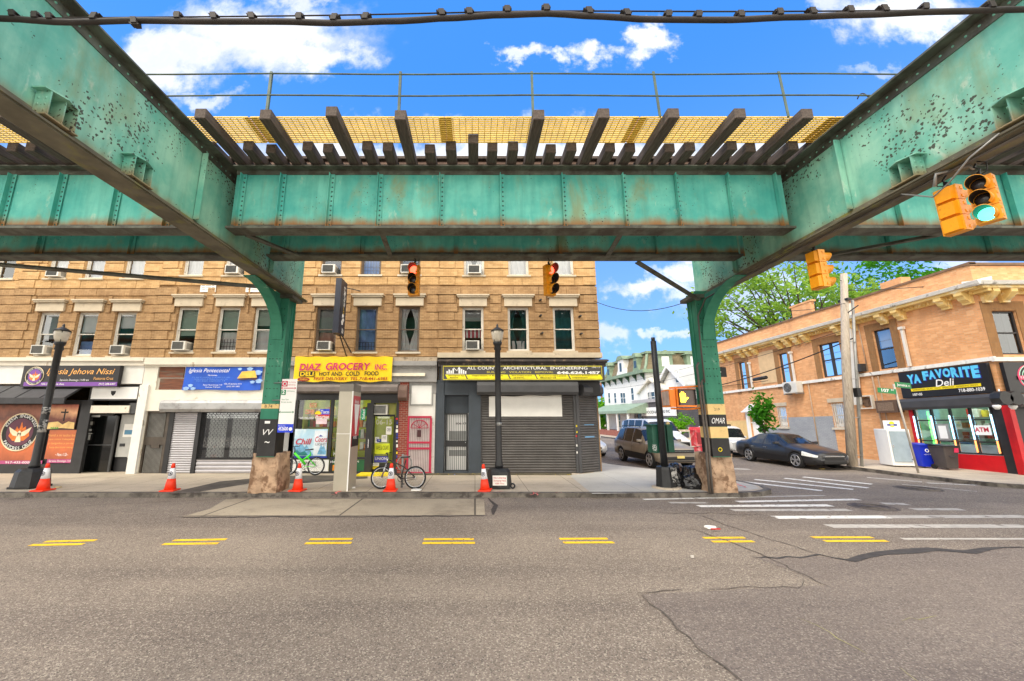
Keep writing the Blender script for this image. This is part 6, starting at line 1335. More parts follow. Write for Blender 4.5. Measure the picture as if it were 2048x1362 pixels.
# ================================================================== TREES
def leafcloud(q, cs, n_, size, rnd):
    for c, rad in cs:
        for i in range(n_):
            p = c+Vector((rnd.gauss(0, rad[0]), rnd.gauss(0, rad[1]), rnd.gauss(0, rad[2])))
            a, b = rnd.uniform(0, 6.28), rnd.uniform(-.9, .9); d = Vector((math.cos(a)*math.cos(b), math.sin(a)*math.cos(b), math.sin(b))); e = d.cross(Vector((rnd.gauss(0, 1), rnd.gauss(0, 1), rnd.gauss(0, 1)))).normalized()
            s = size*rnd.uniform(.6, 1.35); q.poly([p-d*s, p+e*s*.42, p+d*s, p-e*s*.42])
BARK = mat('bark', S(74, 62, 52), .9, var=.3, vs=6, bump=.5, bs=20)
def tree(name, loc, cc, cr, ncl, nl, ls, mats, label, tr=.25, seed=1, cat='tree', group=None, spread=.16, fork=.45, shell=False):
    rnd = random.Random(seed); loc = Vector(loc); cc = Vector(cc); t = thing(name, label, cat, loc, group)
    top = Vector((cc.x, cc.y, cc.z)); base = loc; f = base.lerp(top, fork)
    b = MB(); b.tube([base, base.lerp(f, .5)+Vector((tr*.3, 0, 0)), f], [tr, tr*.8, tr*.65], 8)
    q = MB(); cs = []
    for i in range(ncl):
        while True:
            u = Vector((rnd.uniform(-1, 1), rnd.uniform(-1, 1), rnd.uniform(-1, 1)))
            if u.length <= 1 and (not shell or u.length > .45): break
        c = cc+Vector((u.x*cr[0], u.y*cr[1], u.z*cr[2])); k = rnd.uniform(.6, 1.3)*spread
        cs.append((c, (cr[0]*k, cr[1]*k, cr[2]*k*.7)))
        if i % 2 == 0:
            m1 = f.lerp(c, .45)+Vector((rnd.gauss(0, .06)*cr[0], rnd.gauss(0, .06)*cr[1], .1*cr[2])); m2 = f.lerp(c, .8)+Vector((0, 0, .05*cr[2]))
            b.tube([f, m1, m2, c], [tr*.4, tr*.25, tr*.12, tr*.05], 5, caps=False)
    b.build('trunk', BARK, t); leafcloud(q, cs, nl, ls, rnd); q.build('crown', mats, t)
    return t
LFY = leaf_mat('leaf_light', S(98, 142, 44), S(150, 182, 78), .45); LFG = leaf_mat('leaf_mid', S(42, 104, 28), S(78, 140, 40), .4); LFB = leaf_mat('leaf_bright', S(90, 160, 30), S(130, 190, 50), .45)
tree('locust_tree', (40, 46, 0), (37.2, 45, 15.4), (10.5, 6, 6.2), 96, 84, .3, LFY, 'tall airy light green tree rising behind the orange brick building', .4, 6, spread=.12, fork=.55)
tree('locust_tree', (52, 48, 0), (50, 47, 17), (8, 6, 6), 44, 70, .32, LFG, 'darker green tree behind the brick building roof at the right', .35, 9, spread=.14, fork=.55)
tree('street_tree', (16.35, 22.6, SW), (16.35, 22.6, 2.55), (.55, .5, 1.0), 20, 44, .13, LFG, 'small dark green street tree standing behind the black sedan', .05, 3, spread=.26, group='young street trees')
tree('street_tree', (17.7, 34.3, .0), (17.7, 34.3, 1.75), (.85, .8, .8), 22, 40, .13, LFB, 'young light green sapling in front of the dark block storefront', .05, 4, spread=.25, group='young street trees')
tree('street_tree', (17.6, 55.5, 0), (17.3, 55.5, 2.6), (1.3, 1.3, 2.2), 24, 60, .25, LFB, 'bright green tree beside the brown pole up the side street', .12, 6, spread=.25, group='young street trees')
tree('street_tree', (15.2, 60, 0), (15.2, 60, 2.4), (1.6, 1.6, 2.4), 24, 60, .28, LFB, 'bright green bushy tree peeping past the dark corner shutter', .12, 8, spread=.25, group='young street trees')

# ================================================================== POLES AND WIRES
WOOD = mat('pole_timber', S(176, 164, 148), .9, var=.25, vs=3, stretch=(5, 5, .4), col2=S(130, 118, 104), s2=3, t2=(.5, .7), bump=.3)
t = thing('utility_pole', 'grey timber utility pole with a steel conduit in front of the brick wall', 'utility pole', (16.46, 17.75, SW))
MB().tube([(16.46, 17.75, SW-.05), (17.0, 17.75, 4.5), (17.7, 17.75, 8.95)], [.19, .17, .135], 12).build('pole', WOOD, t)
q = MB(); q.tube([(16.74, 17.6, SW), (17.3, 17.6, 4.5), (17.75, 17.62, 7.6)], .055, 8); [q.tube([(16.4+.13*z, 17.52, z), (16.76+.13*z, 17.56, z)], .015, 5) for z in (.6, 2.2, 3.9, 5.6)]; q.build('conduit', GREY, t)
q = MB(); q.box(17.4, 17.6, 17.5, 18.0, 7.6, 7.7); q.beam((17.4, 17.6, 7.0), (17.75, 17.4, 7.3), .05, .05); q.box(17.05, 17.22, 17.5, 17.7, 3.1, 3.5); q.build('fittings', BLKM, t)
bp = tag(MB().tube([(18.35, 57, 0), (18.35, 57, 7.6)], [.17, .13], 10).build('utility_pole', mat('pole_brown', S(150, 104, 82), .9, var=.2)), 'brown timber pole beside the bright green tree up the side street', 'utility pole')
def wire(a, c, sag, r, label, k=14):
    a, c = Vector(a), Vector(c); pts = [a.lerp(c, i/k)-Vector((0, 0, sag*4*(i/k)*(1-i/k))) for i in range(k+1)]
    return tag(MB().tube(pts, r, 5).build('wire', CAB), label, 'wire', 'wires over the side street')
tp = Vector((17.5, 17.7, 7.3))
wire(tp+Vector((0, 0, -1.5)), (16.6, 31, 4.2), .35, .03, 'thick black wire drooping from the timber pole along the brick wall')
wire(tp+Vector((0, 0, -1.0)), (15.2, 45, 5.4), .5, .012, 'thin wire running back from the timber pole')
wire(tp+Vector((0, 0, -.6)), (14.6, 50, 6.0), .5, .012, 'thin upper wire running back from the timber pole')
wire(tp+Vector((0, 0, .2)), (7.2, 11.9, 5.6), .25, .012, 'thin wire from the timber pole to the striped column')
wire(tp+Vector((0, 0, .8)), (30, 13.8, 9.2), .5, .016, 'black wire from the timber pole towards the roof edge')
wire(tp+Vector((0, 0, 1.3)), (9, 12.5, 8.6), .3, .012, 'thin wire under the girder beside the tree')
wire((18.3, 57, 7.2), (19, 40, 6.2), .5, .02, 'thin wire in front of the mansard house')
wire((18.3, 57, 6.6), (19.5, 26, 4.6), .6, .02, 'thin lower wire in front of the mansard house')
wire((4.9, 15.4, 6.9), (7.0, 11.6, 5.9), .45, .012, 'slack thin wire between the corner house and the striped column')
wire((7.6, 6.4, 8.0), (8.2, 7.2, 8.9), -.2, .012, 'loose thin wire arching over the cross girder')
p = onP(1520, 757, (16.5, 24, 0), (1, -.0, 0)); q = MB(); q.tube([p+Vector((0, -.5, .02)), p+Vector((0, .5, -.02))], .1, 8); tag(q.build('splice_case', BLKM), 'black splice case hanging on the wire by the brick wall', 'splice case')

# ================================================================== TRAFFIC SIGNALS
SIGY = mat('signal_yellow', S(228, 150, 14), .45, var=.08, col2=S(170, 100, 20), s2=6, t2=(.6, .75)); LR, LG_, LH = emat('lens_red', (1, .06, .03), 4), emat('lens_green', (.05, 1, .62), 4), emat('lens_hand', (1, .5, .02), 5); LD = mat('lens_dark', S(48, 40, 38), .25, var=.2); VIN = mat('visor_inside', S(26, 24, 24), .7)
def signal(lit, label, dim_y=True):
    t = thing('traffic_signal', label, 'traffic light', (0, 0, 0), 'hanging traffic signals')
    q = MB()
    for i in range(3):
        z = -.29*(i+1)+.005; q.box(-.15, .15, -.02, .14, z, z+.28)
        q.prism([(-.13, .141, z+.02), (.13, .141, z+.02), (.1, .2, z+.02), (-.1, .2, z+.02)], (0, 0, .24))
        for sx_ in (-.16, .1501): q.box(sx_, sx_+.01, .0, .05, z+.04, z+.09); q.box(sx_, sx_+.01, .0, .05, z+.19, z+.24)
    q.build('housing', SIGY, t)
    for i in range(3):
        z = -.29*(i+1)+.145; c = Vector((0, -.02, z)); q = MB(); ro, ri, ln = .128, .12, .24; n_ = 18; a0, a1 = -55, 235; vs = []
        for j in range(n_+1):
            a = R(a0+(a1-a0)*j/n_); k = ln*(.72+.28*math.sin(a)) ; d = Vector((math.cos(a), 0, math.sin(a)))
            vs += [c+d*ro, c+d*ro+Vector((0, -k, 0)), c+d*ri, c+d*ri+Vector((0, -k, 0))]
        for j in range(n_):
            o = 4*j; q.add([], [], 0)
        q.add(vs, [(4*j, 4*j+1, 4*j+5, 4*j+4) for j in range(n_)]+[(4*j+1, 4*j+3, 4*j+7, 4*j+5) for j in range(n_)], 0, True)
        q.add(vs, [(4*j+2, 4*j+6, 4*j+7, 4*j+3) for j in range(n_)], 1, True); q.build('visor', [SIGY, VIN], t)
        q = MB(); q.lathe([(.115, 0), (.1, .02), (.05, .035), (.005, .04)], (0, 0, 0), 18).xf(Matrix.Translation(c) @ Matrix.Rotation(R(90), 4, 'X')); q.build('lens', (LR if i == 0 else LG_) if i == lit else LD, t)
    q = MB(); q.lathe([(.05, -.02), (.06, .03), (.03, .06), (.03, .12)], (0, .06, 0), 10); q.tube([(0, .06, .1), (.03, .06, .17), (-.03, .06, .24), (.0, .06, .3)], .016, 6); q.tube([(0, .06, .05), (.1, .08, .1), (.12, .06, .25), (.02, .06, .33)], .01, 5); q.build('hanger', BLKM, t)
    return t
place(signal(0, 'red traffic light hanging under the girder over the grocery side'), (-1.6, 9.7, 6.14), -6, .95)
place(signal(0, 'red traffic light hanging under the girder over the office corner, turned slightly away'), (1.98, 9.7, 6.14), 28, .95)
place(signal(2, 'yellow traffic signal seen from its side below the cross girder, in front of the tree'), (7.58, 8.1, 5.8), 95, .98)
place(signal(2, 'yellow traffic signal with its back turned, paired with the green light'), (7.36, 5.48, 5.68), 100, .86)
place(signal(2, 'yellow traffic signal showing a green light below the cross girder'), (7.31, 5.1, 5.62), -68, .8)
q = MB(); q.tube([(7.1, 5.45, 5.7), (7.1, 5.4, 5.88), (7.36, 5.2, 5.88), (7.36, 5.15, 5.8)], .025, 6); q.tube([(7.05, 4.6, 5.95), (6.98, 4.9, 5.8), (7.0, 5.2, 5.6), (7.1, 5.5, 5.55), (7.1, 5.9, 5.85)], .012, 5); tag(q.build('signal_wiring', GREY), 'bent pipe and slack wire above the paired yellow signals', 'wiring')
# pedestrian signal
ORN = mat('signal_orange', S(250, 136, 36), .5, var=.1)
t = thing('pedestrian_signal', 'orange pedestrian signal with a lit hand beside the striped column', 'pedestrian signal', (6.08, 11.4, 2.5))
q = MB(); q.box(5.8, 6.36, 11.32, 11.52, 2.5, 3.02); q.box(5.62, 5.78, 11.35, 11.85, 2.5, 3.0); q.build('housing', ORN, t)
q = MB(); q.box(5.85, 6.32, 11.305, 11.319, 2.55, 2.98); q.build('face', mat('face_grey', S(96, 84, 80), .4, var=.1), t); q = MB(); q.box(5.845, 5.86, 11.25, 11.304, 2.545, 2.985); q.box(6.31, 6.325, 11.25, 11.304, 2.545, 2.985); q.box(5.845, 6.325, 11.25, 11.304, 2.986, 3.0); q.build('hood', BLKM, t)
q = MB(); hx, hz = 5.975, 2.63; q.poly([(hx-.075, 11.3, hz), (hx+.06, 11.3, hz), (hx+.085, 11.3, hz+.1), (hx+.075, 11.3, hz+.17), (hx-.085, 11.3, hz+.17), (hx-.085, 11.3, hz+.08)])
for i, (dx, h) in enumerate(((-.068, .09), (-.024, .13), (.02, .12), (.062, .08))): q.poly([(hx+dx-.017, 11.2995, hz+.16), (hx+dx+.017, 11.2995, hz+.16), (hx+dx+.015, 11.2995, hz+.16+h), (hx+dx, 11.2995, hz+.175+h), (hx+dx-.015, 11.2995, hz+.16+h)])
q.poly([(hx+.07, 11.299, hz+.04), (hx+.15, 11.299, hz+.12), (hx+.135, 11.299, hz+.145), (hx+.07, 11.299, hz+.11)]); q.build('hand_symbol', LH, t)
q = MB(); q.box(5.605, 5.619, 11.4, 11.8, 2.55, 2.96); q.build('side_face', mat('face_pale', S(190, 170, 160), .5, var=.2, vs=6), t)
q = MB(); q.tube([(5.7, 11.5, 3.05), (6.2, 11.55, 3.08), (6.75, 11.6, 3.12)], .03, 6); q.tube([(5.7, 11.5, 2.46), (6.2, 11.55, 2.44), (6.75, 11.6, 2.48)], .03, 6); q.build('bracket', ORN, t)
q = MB(); q.box(7.2, 7.6, 11.75, 11.77, 3.4, 3.7, 0); q.prism([(7.36, 11.745, 3.48), (7.44, 11.745, 3.55), (7.36, 11.745, 3.62), (7.31, 11.745, 3.62), (7.39, 11.745, 3.55), (7.31, 11.745, 3.48)], (0, .003, 0), 1); tag(q.build('arrow_sign', [LETK, LETW]), 'small black sign with a white arrow behind the striped column', 'sign')

# ================================================================== STREET FURNITURE
LGL = mat('lamp_glass', S(214, 206, 190), .25, spec=.6, var=.12, vs=5)
def lamp(x, y, label, wide):
    t = thing('street_lamp', label, 'street lamp', (x, y, SW), 'black street lamps'); q = MB(); b = .33 if wide else .3
    q.frame((x-b, y-b, SW), (2*b, 0, 0), (0, 2*b, 0), (0, 0, .06)); pr = [(b*1.3, 0), (b*1.15, .42), (b*.95, .5), (.13, .52), (.13, .6), (.1, .75), (.095, 2.5), (.09, 4.15), (.12, 4.18), (.1, 4.3), (.13, 4.33), (.15, 4.42)]
    q.lathe([(r, z+.06) for r, z in pr[:4]], (x, y, SW), 8, 0, False); q.lathe([(r, z+.06) for r, z in pr[3:]], (x, y, SW), 14); q.build('post', BLKM, t)
    z = SW+4.48; q = MB(); q.lathe([(.12, 0), (.17, .12), (.2, .28), (.2, .36)], (x, y, z), 16); q.build('lantern_glass', LGL, t)
    q = MB(); q.lathe([(.215, .355), (.2, .4), (.1, .47), (.04, .5), (.035, .56), (.012, .62)], (x, y, z), 16); [q.beam((x+.125*math.cos(a), y+.125*math.sin(a), z), (x+.205*math.cos(a), y+.205*math.sin(a), z+.36), .018, .018) for a in (.78, 2.35, 3.93, 5.5)]; q.build('lantern_cap', BLKM, t)
    q = MB(); q.lathe([(.06, .02), (.07, .16), (.02, .24)], (x, y, z), 10); q.build('lamp_bulb', mat('bulb', S(226, 220, 204), .4), t); return t
l1 = lamp(-13.48, 12.45, 'black street lamp in front of the orange church posters', 1)
q = MB(); q.lathe([(.1, 0), (.1, .38)], (-13.48, 12.45, 1.75), 14); q.lathe([(.101, 0), (.101, .22)], (-13.48, 12.45, 2.3), 14); q.build('paper_wrap', mat('paper_scrap', S(170, 168, 164), .8, var=.4, vs=9, col2=S(40, 40, 42), s2=8, t2=(.45, .55)), l1)
l2 = lamp(.73, 12.45, 'black street lamp in front of the dark roller shutter', 0)
q = MB(); q.box(.52, .94, 12.06, 12.07, .24, .52, 0); q.text('No Littering', (.55, 12.055, .42), .06, .36, 1, bold=.01); q.text('Dumping Here', (.55, 12.055, .34), .06, .36, 1, bold=.01); q.text('$$$ Fine', (.6, 12.055, .27), .05, .26, 1); q.build('notice', [PAP, CRED], l2)
q = MB(); q.lathe([(.1, 0), (.1, .1)], (.735, 12.45, 1.95), 12); q.build('strap', GREY, l2)
q = MB(); q.torus((1.12, 12.2, SW+.09), (0.3, 1, 0), .06, .025, 14, 6); q.tube([(.85, 12.25, SW+.06), (1.08, 12.22, SW+.08)], .03, 6); tag(q.build('wheel_stub', BLKM), 'small black wheel lying at the foot of the lamp post', 'wheel')
t = thing('cut_pole', 'bare black pole stub on a square foot beside the trash bags', 'pole', (5.76, 12.37, SW))
q = MB(); q.lathe([(.42, 0), (.4, .05)], (5.76, 12.37, SW), 12, 0, False); q.build('foot_slab', CONC, t)
q = MB(); q.lathe([(.3, .05), (.26, .55), (.24, .62), (.13, .64)], (5.76, 12.37, SW), 8, 0, False); q.lathe([(.1, .64), (.095, 2.6), (.085, 4.5)], (5.76, 12.37, SW), 14); q.lathe([(.06, 4.5), (.06, 4.62)], (5.76, 12.37, SW), 10); q.build('pole', BLKM, t); q = MB(); q.frame((5.83, 12.09, .32), (.2, .06, 0), (0, .004, 0), (-.02, .02, .42)); q.build('torn_paper', mat('paper_scrap', S(170, 168, 164)), t)
GCAB = mat('cabinet_green', S(30, 86, 68), .5, var=.15)
t = thing('control_cabinet', 'green signal control cabinet mounted on the bare black pole', 'cabinet', (5.75, 12.6, 1.1))
q = MB(); q.box(5.52, 5.95, 12.48, 12.9, 1.12, 1.95); q.box(5.48, 5.99, 12.44, 12.94, 1.951, 1.99); bevel(q.build('casing', GCAB, t), .02); q = MB(); q.box(6.0, 6.18, 12.5, 12.8, 1.15, 1.98); q.build('side_box', GCAB, t); q = MB(); q.text('ADEN', (5.62, 12.475, 1.18), .13, .2, 0, Z_, -X_, shear=.3); q.build('graffiti', LETW, t); q = MB(); q.lathe([(.06, 0), (.06, .06), (.02, .1)], (6.09, 12.6, 1.98), 10); q.build('cap', YB, t)
# call box
CBR = mat('callbox_red', S(222, 64, 76), .55, var=.2, col2=S(232, 160, 160), s2=5, t2=(.48, .66)); x, y = 8.02, 14.4
t = thing('fire_call_box', 'faded red fire call box post beside the striped column', 'call box', (x, y, SW))
q = MB(); q.lathe([(.2, 0), (.16, .1), (.14, .2), (.13, .75), (.19, .9), (.2, 1.05)], (x, y, SW), 8, 0, False); q.build('pedestal', CBR, t); q = MB(); q.box(x-.2, x+.2, y-.16, y+.16, 1.2, 1.75); q.prism([(x-.24, y-.2, 1.751), (x+.24, y-.2, 1.751), (x+.18, y-.2, 1.86), (x-.18, y-.2, 1.86)], (0, .4, 0)); q.build('box_head', CBR, t); q = MB(); q.box(x-.14, x+.14, y-.18, y-.161, 1.28, 1.68); q.build('front_plate', mat('callbox_dark', S(150, 40, 46), .5, var=.2), t)
# trash bags
BAG = mat('bag_black', S(22, 22, 24), .22, spec=.6, var=.2, bump=.6, bs=9)
def bag(loc, sc, seed, label):
    bm = bmesh.new(); bmesh.ops.create_icosphere(bm, subdivisions=5, radius=1)
    for v in bm.verts:
        p = v.co.copy(); n1 = mn.noise(p*1.6+Vector((seed, 0, 0))); w_ = abs(mn.noise(p*4+Vector((0, seed, 0)))); w2 = abs(mn.noise(p*9+Vector((0, 0, seed))))
        k = 1+.22*n1-.16*w_-.07*w2
        v.co = Vector((p.x*k*sc[0], p.y*k*sc[1], max(-.45, p.z*k)*sc[2]))
        if p.z > .85: v.co.z += .12
    me = bpy.data.meshes.new('trash_bag'); bm.to_mesh(me); bm.free(); me.materials.append(BAG); me.polygons.foreach_set('use_smooth', [True]*len(me.polygons)); o = bpy.data.objects.new('trash_bag', me); C.objects.link(o); o.location = Vector(loc)+Vector((0, 0, .45*sc[2])); tag(o, label, 'trash bag', 'black trash bags by the pole')
bag((6.16, 12.62, SW), (.36, .34, .4), 3, 'knotted black trash bag leaning at the bare pole'); bag((6.58, 12.42, SW), (.44, .4, .36), 8, 'fuller black trash bag beside the striped column')
# kiosk
KM = mat('kiosk_steel', S(176, 170, 154), .35, metal=.35, var=.06, vs=1.5); kx0, kx1, ky0, ky1 = -4.09, -3.66, 11.82, 12.62
t = thing('information_kiosk', 'tall slim steel kiosk with a red and white advert on its side', 'kiosk', ((kx0+kx1)/2, (ky0+ky1)/2, SW))
q = MB(); q.box(kx0, kx1, ky0, ky1, SW, 2.98); bevel(q.build('body', KM, t), .015); q = MB(); q.box(kx0+.005, kx1-.005, ky0+.005, ky1-.005, 2.981, 3.2); q.build('top_cap', mat('kiosk_grey', S(120, 116, 108), .4, metal=.3, var=.08), t)
q = MB(); q.box(kx1+.001, kx1+.012, ky0+.06, ky1-.06, 1.35, 2.85, 0); q.box(kx1+.0125, kx1+.016, ky0+.06, ky1-.06, 1.35, 1.65, 1); q.prism([(kx1+.0165, ky0+.14, 2.6), (kx1+.0165, ky1-.14, 2.6), (kx1+.0165, (ky0+ky1)/2+.06, 1.7), (kx1+.0165, (ky0+ky1)/2-.06, 1.7)], (.003, 0, 0), 2); q.text('Be the fun', (kx1+.021, ky0+.16, 2.62), .12, .4, 2, Y_, Z_, bold=.02); q.text('MORE', (kx1+.021, ky0+.2, 1.56), .1, .32, 2, Y_, Z_, bold=.02); q.build('advert_screen', [mat('ad_red', S(190, 40, 56), .3, var=.2, vs=2), LETK, WHTC], t)
q = MB(); q.box(kx0, kx1, ky0-.004, ky0-.001, 1.72, 1.735); q.box(kx1-.03, kx1+.004, ky0-.005, ky0-.001, SW, 2.98); q.build('edge_trim', WHTC, t)
# parking sign strapped to the column
sp_ = onY(575, 810, 11.3); x = sp_.x; t = thing('parking_sign', 'white parking rule sign with red and green arrows strapped to the left column', 'sign', (x, 11.3, 2.4))
zz = lambda py: fz(py, 11.3); q = MB(); q.box(x-.22, x+.22, 11.3, 11.312, zz(865), zz(758)); bevel(q.build('sign_plate', WHTC, t), .003, 1)
q = MB(); q.box(x-.21, x-.05, 11.294, 11.299, zz(773), zz(762), 0); q.torus((x-.13, 11.292, zz(767.5)), Y_, .05, .012, 14, 4, 3); q.box(x-.16, x+.14, 11.294, 11.299, zz(777), zz(775.5), 0); q.box(x-.21, x-.08, 11.294, 11.299, zz(790), zz(779.5), 1); q.text('2', (x-.145, 11.291, zz(788)), .11, .07, 3, al='C', bold=.03); q.box(x-.16, x+.14, 11.294, 11.299, zz(825), zz(823.5), 1); q.box(x-.22, x+.22, 11.294, 11.299, zz(865), zz(848), 2); q.text('452600', (x-.2, 11.291, zz(861)), .1, .28, 3, bold=.02); q.disc((x+.15, 11.292, zz(858)), Y_, .05, 12, 3)
for s_ in (-1, 1):
    for py, m in ((776.2, 0), (824.2, 1)): e = x-.01+s_*.17; q.poly([(e+s_*.05, 11.293, zz(py)), (e, 11.293, zz(py)+.035), (e, 11.293, zz(py)-.035)], m)
q.text('No Parking', (x-.02, 11.293, zz(766)), .04, .2, 0); q.text('8AM-9AM Tues', (x-.02, 11.293, zz(771)), .035, .2, 0); q.text('HMP Parking', (x-.05, 11.293, zz(784)), .04, .22, 1); q.text('9am-7pm', (x-.18, 11.293, zz(801)), .05, .2, 1); q.text('Except Sunday', (x-.18, 11.293, zz(806)), .045, .3, 1); q.text('PAY BY CELL', (x-.2, 11.291, zz(853)), .03, .2, 3); q.build('lettering', [CRED, mat('letters_leafgreen', S(20, 130, 84), .5), mat('sign_blue', S(20, 60, 210), .5), LETW], t)
q = MB(); [q.tube([(x-.15, 11.32, zz(py)), (-5.9, 11.47, zz(py))], .015, 5) for py in (765, 800)]; q.build('strap', GREY, t)
# cones
CONO = mat('cone_orange', S(240, 58, 22), .55, var=.08); CONW = mat('cone_white', S(236, 236, 240), .5, var=.04)
cn = thing('traffic_cone', 'x', 'traffic cone', (0, 0, 0), 'orange no parking cones along the kerb')
q = MB(); q.lathe([(.16, .04), (.105, .36)], (0, 0, 0), 18); q.lathe([(.062, .66), (.045, .78), (.036, .8)], (0, 0, 0), 18); q.build('cone_body', CONO, cn); q = MB(); q.lathe([(.108, .355), (.065, .664)], (0, 0, 0), 18); q.build('white_sleeve', CONW, cn)
q = MB(); q.box(-.2, .2, -.2, .2, 0, .04); bevel(q.build('base', CONO, cn), .012); q = MB(); q.torus((-.005, -.096, .51), (0, 1, -.14), .058, .007, 16, 4); q.text('P', (-.02, -.1, .475), .07, .045, 0, bold=.03); q.beam((-.045, -.1, .55), (.035, -.1, .47), .008, .004, up=Y_); q.build('symbol', mat('symbol_black', S(30, 30, 60), .6), cn)
cs_ = [(90, 985, 0, 'beside the left street lamp'), (343, 985, 8, 'in front of the silver shutter'), (597, 984, -5, 'in front of the green bicycle'), (782, 984, 3, 'in front of the dark bicycle'), (970, 982, -12, 'leaning by the lamp at the dark roller shutter')]
for i, (px, py, a, l) in enumerate(cs_):
    o = cn if i == 0 else dup(cn); p = onZ(px, py, SW); y = max(p.y, 11.9); place(o, ((px-950)/780*(y/1.05), y, SW+.004), a, .95 if i < 4 else .92); o['label'] = 'orange and white traffic cone '+l
    if i == 4: o.rotation_euler = (0, R(-4), R(-12))
for i in (0, 1):
    o = [cn, None][0] if i == 0 else None
q = MB(); q.box(-.26, .26, -.22, .22, 0, .05); p = onZ(90, 990, SW)
# bicycles
def bike(label, col, style, x, y, rz, flip=1):
    t = thing('bicycle', label, 'bicycle', (0, 0, 0), 'parked bicycles'); fr = mat('frame_'+style, col, .35, spec=.6, var=.06); r = .325; w0, w1 = Vector((-.5, 0, r)), Vector((.5, 0, r))
    for w in (w0, w1):
        q = MB(); q.torus(w, Y_, r-.022, .024, 30, 8); wh = q.build('wheel', RUBBER, t); q = MB(); q.torus(w, Y_, r-.055, .012, 30, 6); q.build('rim', CHROME, wh); q = MB()
        for i in range(18): a = i*math.pi/9; q.tube([w+Vector((.025*math.cos(a), .025*(-1)**i, .025*math.sin(a))), w+Vector(((r-.06)*math.cos(a), 0, (r-.06)*math.sin(a)))], .0028, 3)
        q.cyl(w+Vector((0, -.05, 0)), w+Vector((0, .05, 0)), .022, n=8); q.build('spokes', CHROME, wh)
    bb = Vector((.07, 0, .29)); st_ = Vector((.2, 0, .82)); hd_ = Vector((-.34, 0, .84)); hl = Vector((-.37, 0, .72)); q = MB()
    if style == 'green':
        q.tube([hd_-Vector((0, 0, .06)), Vector((-.12, 0, .58)), Vector((.1, 0, .38))], .042, 8); q.tube([Vector((-.05, 0, .5)), Vector((.12, 0, .62)), Vector((.26, 0, .72))], .036, 8); q.tube([Vector((.26, 0, .7)), st_+Vector((.04, 0, 0))], .02, 8)
    else:
        q.tube([hl, bb], .02, 8); q.tube([hd_, Vector((.16, 0, .62))], .018, 8); q.tube([bb, st_], .018, 8)
    for s in (-.05, .05): q.tube([bb+Vector((0, s, 0)), w1+Vector((0, s, 0))], .011, 6); q.tube([Vector((.16, s*.6, .62)), w1+Vector((0, s, 0))], .011, 6)
    q.build('frame', fr, t)
    q = MB(); q.tube([hd_+Vector((-.0, 0, .06)), hl], .022, 8); [q.tube([hl+Vector((0, s, 0)), w0+Vector((0, s, 0))], .015, 6) for s in (-.055, .055)]; q.build('fork', BLKM if style == 'green' else CHROME, t)
    q = MB(); q.tube([hd_+Vector((.0, 0, .05)), hd_+Vector((-.03, 0, .16))], .016, 6); q.tube([hd_+Vector((.03, -.29, .2)), hd_+Vector((-.05, -.1, .17)), hd_+Vector((-.05, .1, .17)), hd_+Vector((.03, .29, .2))], .014, 6); q.build('handlebar', BLKM, t)
    q = MB(); q.prism([st_+Vector((-.16, -.03, .05)), st_+Vector((-.16, .03, .05)), st_+Vector((.06, .08, .06)), st_+Vector((.13, .06, .08)), st_+Vector((.13, -.06, .08)), st_+Vector((.06, -.08, .06))], (0, 0, .045)); bevel(q.build('saddle', BLKM, t), .012)
    q = MB(); q.torus(bb, Y_, .085, .008, 20, 4); q.tube([bb+Vector((0, -.06, 0)), bb+Vector((.09, -.07, -.13))], .01, 5); q.tube([bb+Vector((0, .06, 0)), bb+Vector((-.09, .07, .13))], .01, 5); q.box(bb.x+.05, bb.x+.14, -.15, -.07, bb.z-.15, bb.z-.125); q.box(bb.x-.14, bb.x-.05, .07, .15, bb.z+.12, bb.z+.145); q.tube([bb+Vector((0, -.03, .08)), w1+Vector((0, -.04, .04))], .006, 4); q.tube([bb+Vector((0, -.03, -.08)), w1+Vector((0, -.04, -.04))], .006, 4); q.build('crankset', BLKM, t)
    return place(t, (x, y, SW+.006), rz, rx=-4)
bike('lime green mountain bicycle leaning against the grocery window', S(70, 220, 20), 'green', -6.35, 14.95, 0)
b2 = bike('dark bicycle locked to the hoop post in front of the grocery door', S(40, 36, 40), 'dark', -2.28, 12.15, 0)
t = thing('bike_rack', 'grey hoop bicycle rack holding the dark bicycle', 'bike rack', (-2.2, 12.4, SW)); q = MB(); q.tube([(-2.22, 12.45, SW), (-2.22, 12.45, 1.1)], .035, 8); q.torus((-2.16, 12.45, .82), Y_, .22, .02, 20, 6); q.build('hoop', GREY, t)
# deli pavement: freezer, bins, sign pole
t = thing('ice_freezer', 'white ice freezer with a grey door standing against the brick wall', 'freezer', (0, 0, 0))
q = MB(); q.box(-.5, .5, -.42, .42, .05, 1.58); bevel(q.build('cabinet', WHTC, t), .03); q = MB(); q.box(-.42, .34, -.47, -.421, .22, 1.5); bevel(q.build('door', mat('freezer_door', S(156, 172, 182), .35, metal=.2, var=.08), t), .02); q = MB(); q.box(.345, .37, -.48, -.43, .3, .36); q.box(.345, .37, -.48, -.43, 1.2, 1.26); q.box(-.41, -.37, -.5, -.471, .8, .92); q.build('hinges', CHROME, t)
q = MB(); q.box(-.2, .55, .1, .14, 1.581, 1.95, 0); q.lathe([(.13, 0), (.13, .004)], (0, 0, 0), 16, 1).xf(Matrix.Identity(4)) if False else q.disc((.17, .095, 1.78), Y_, .13, 18, 1); q.box(-.05, .4, .09, .094, 1.72, 1.79, 2); q.text('ICE', (.17, .085, 1.73), .05, .14, 3, al='C', bold=.03); q.build('header_sign', [WHTC, YEL, NAVY, LETW], t)
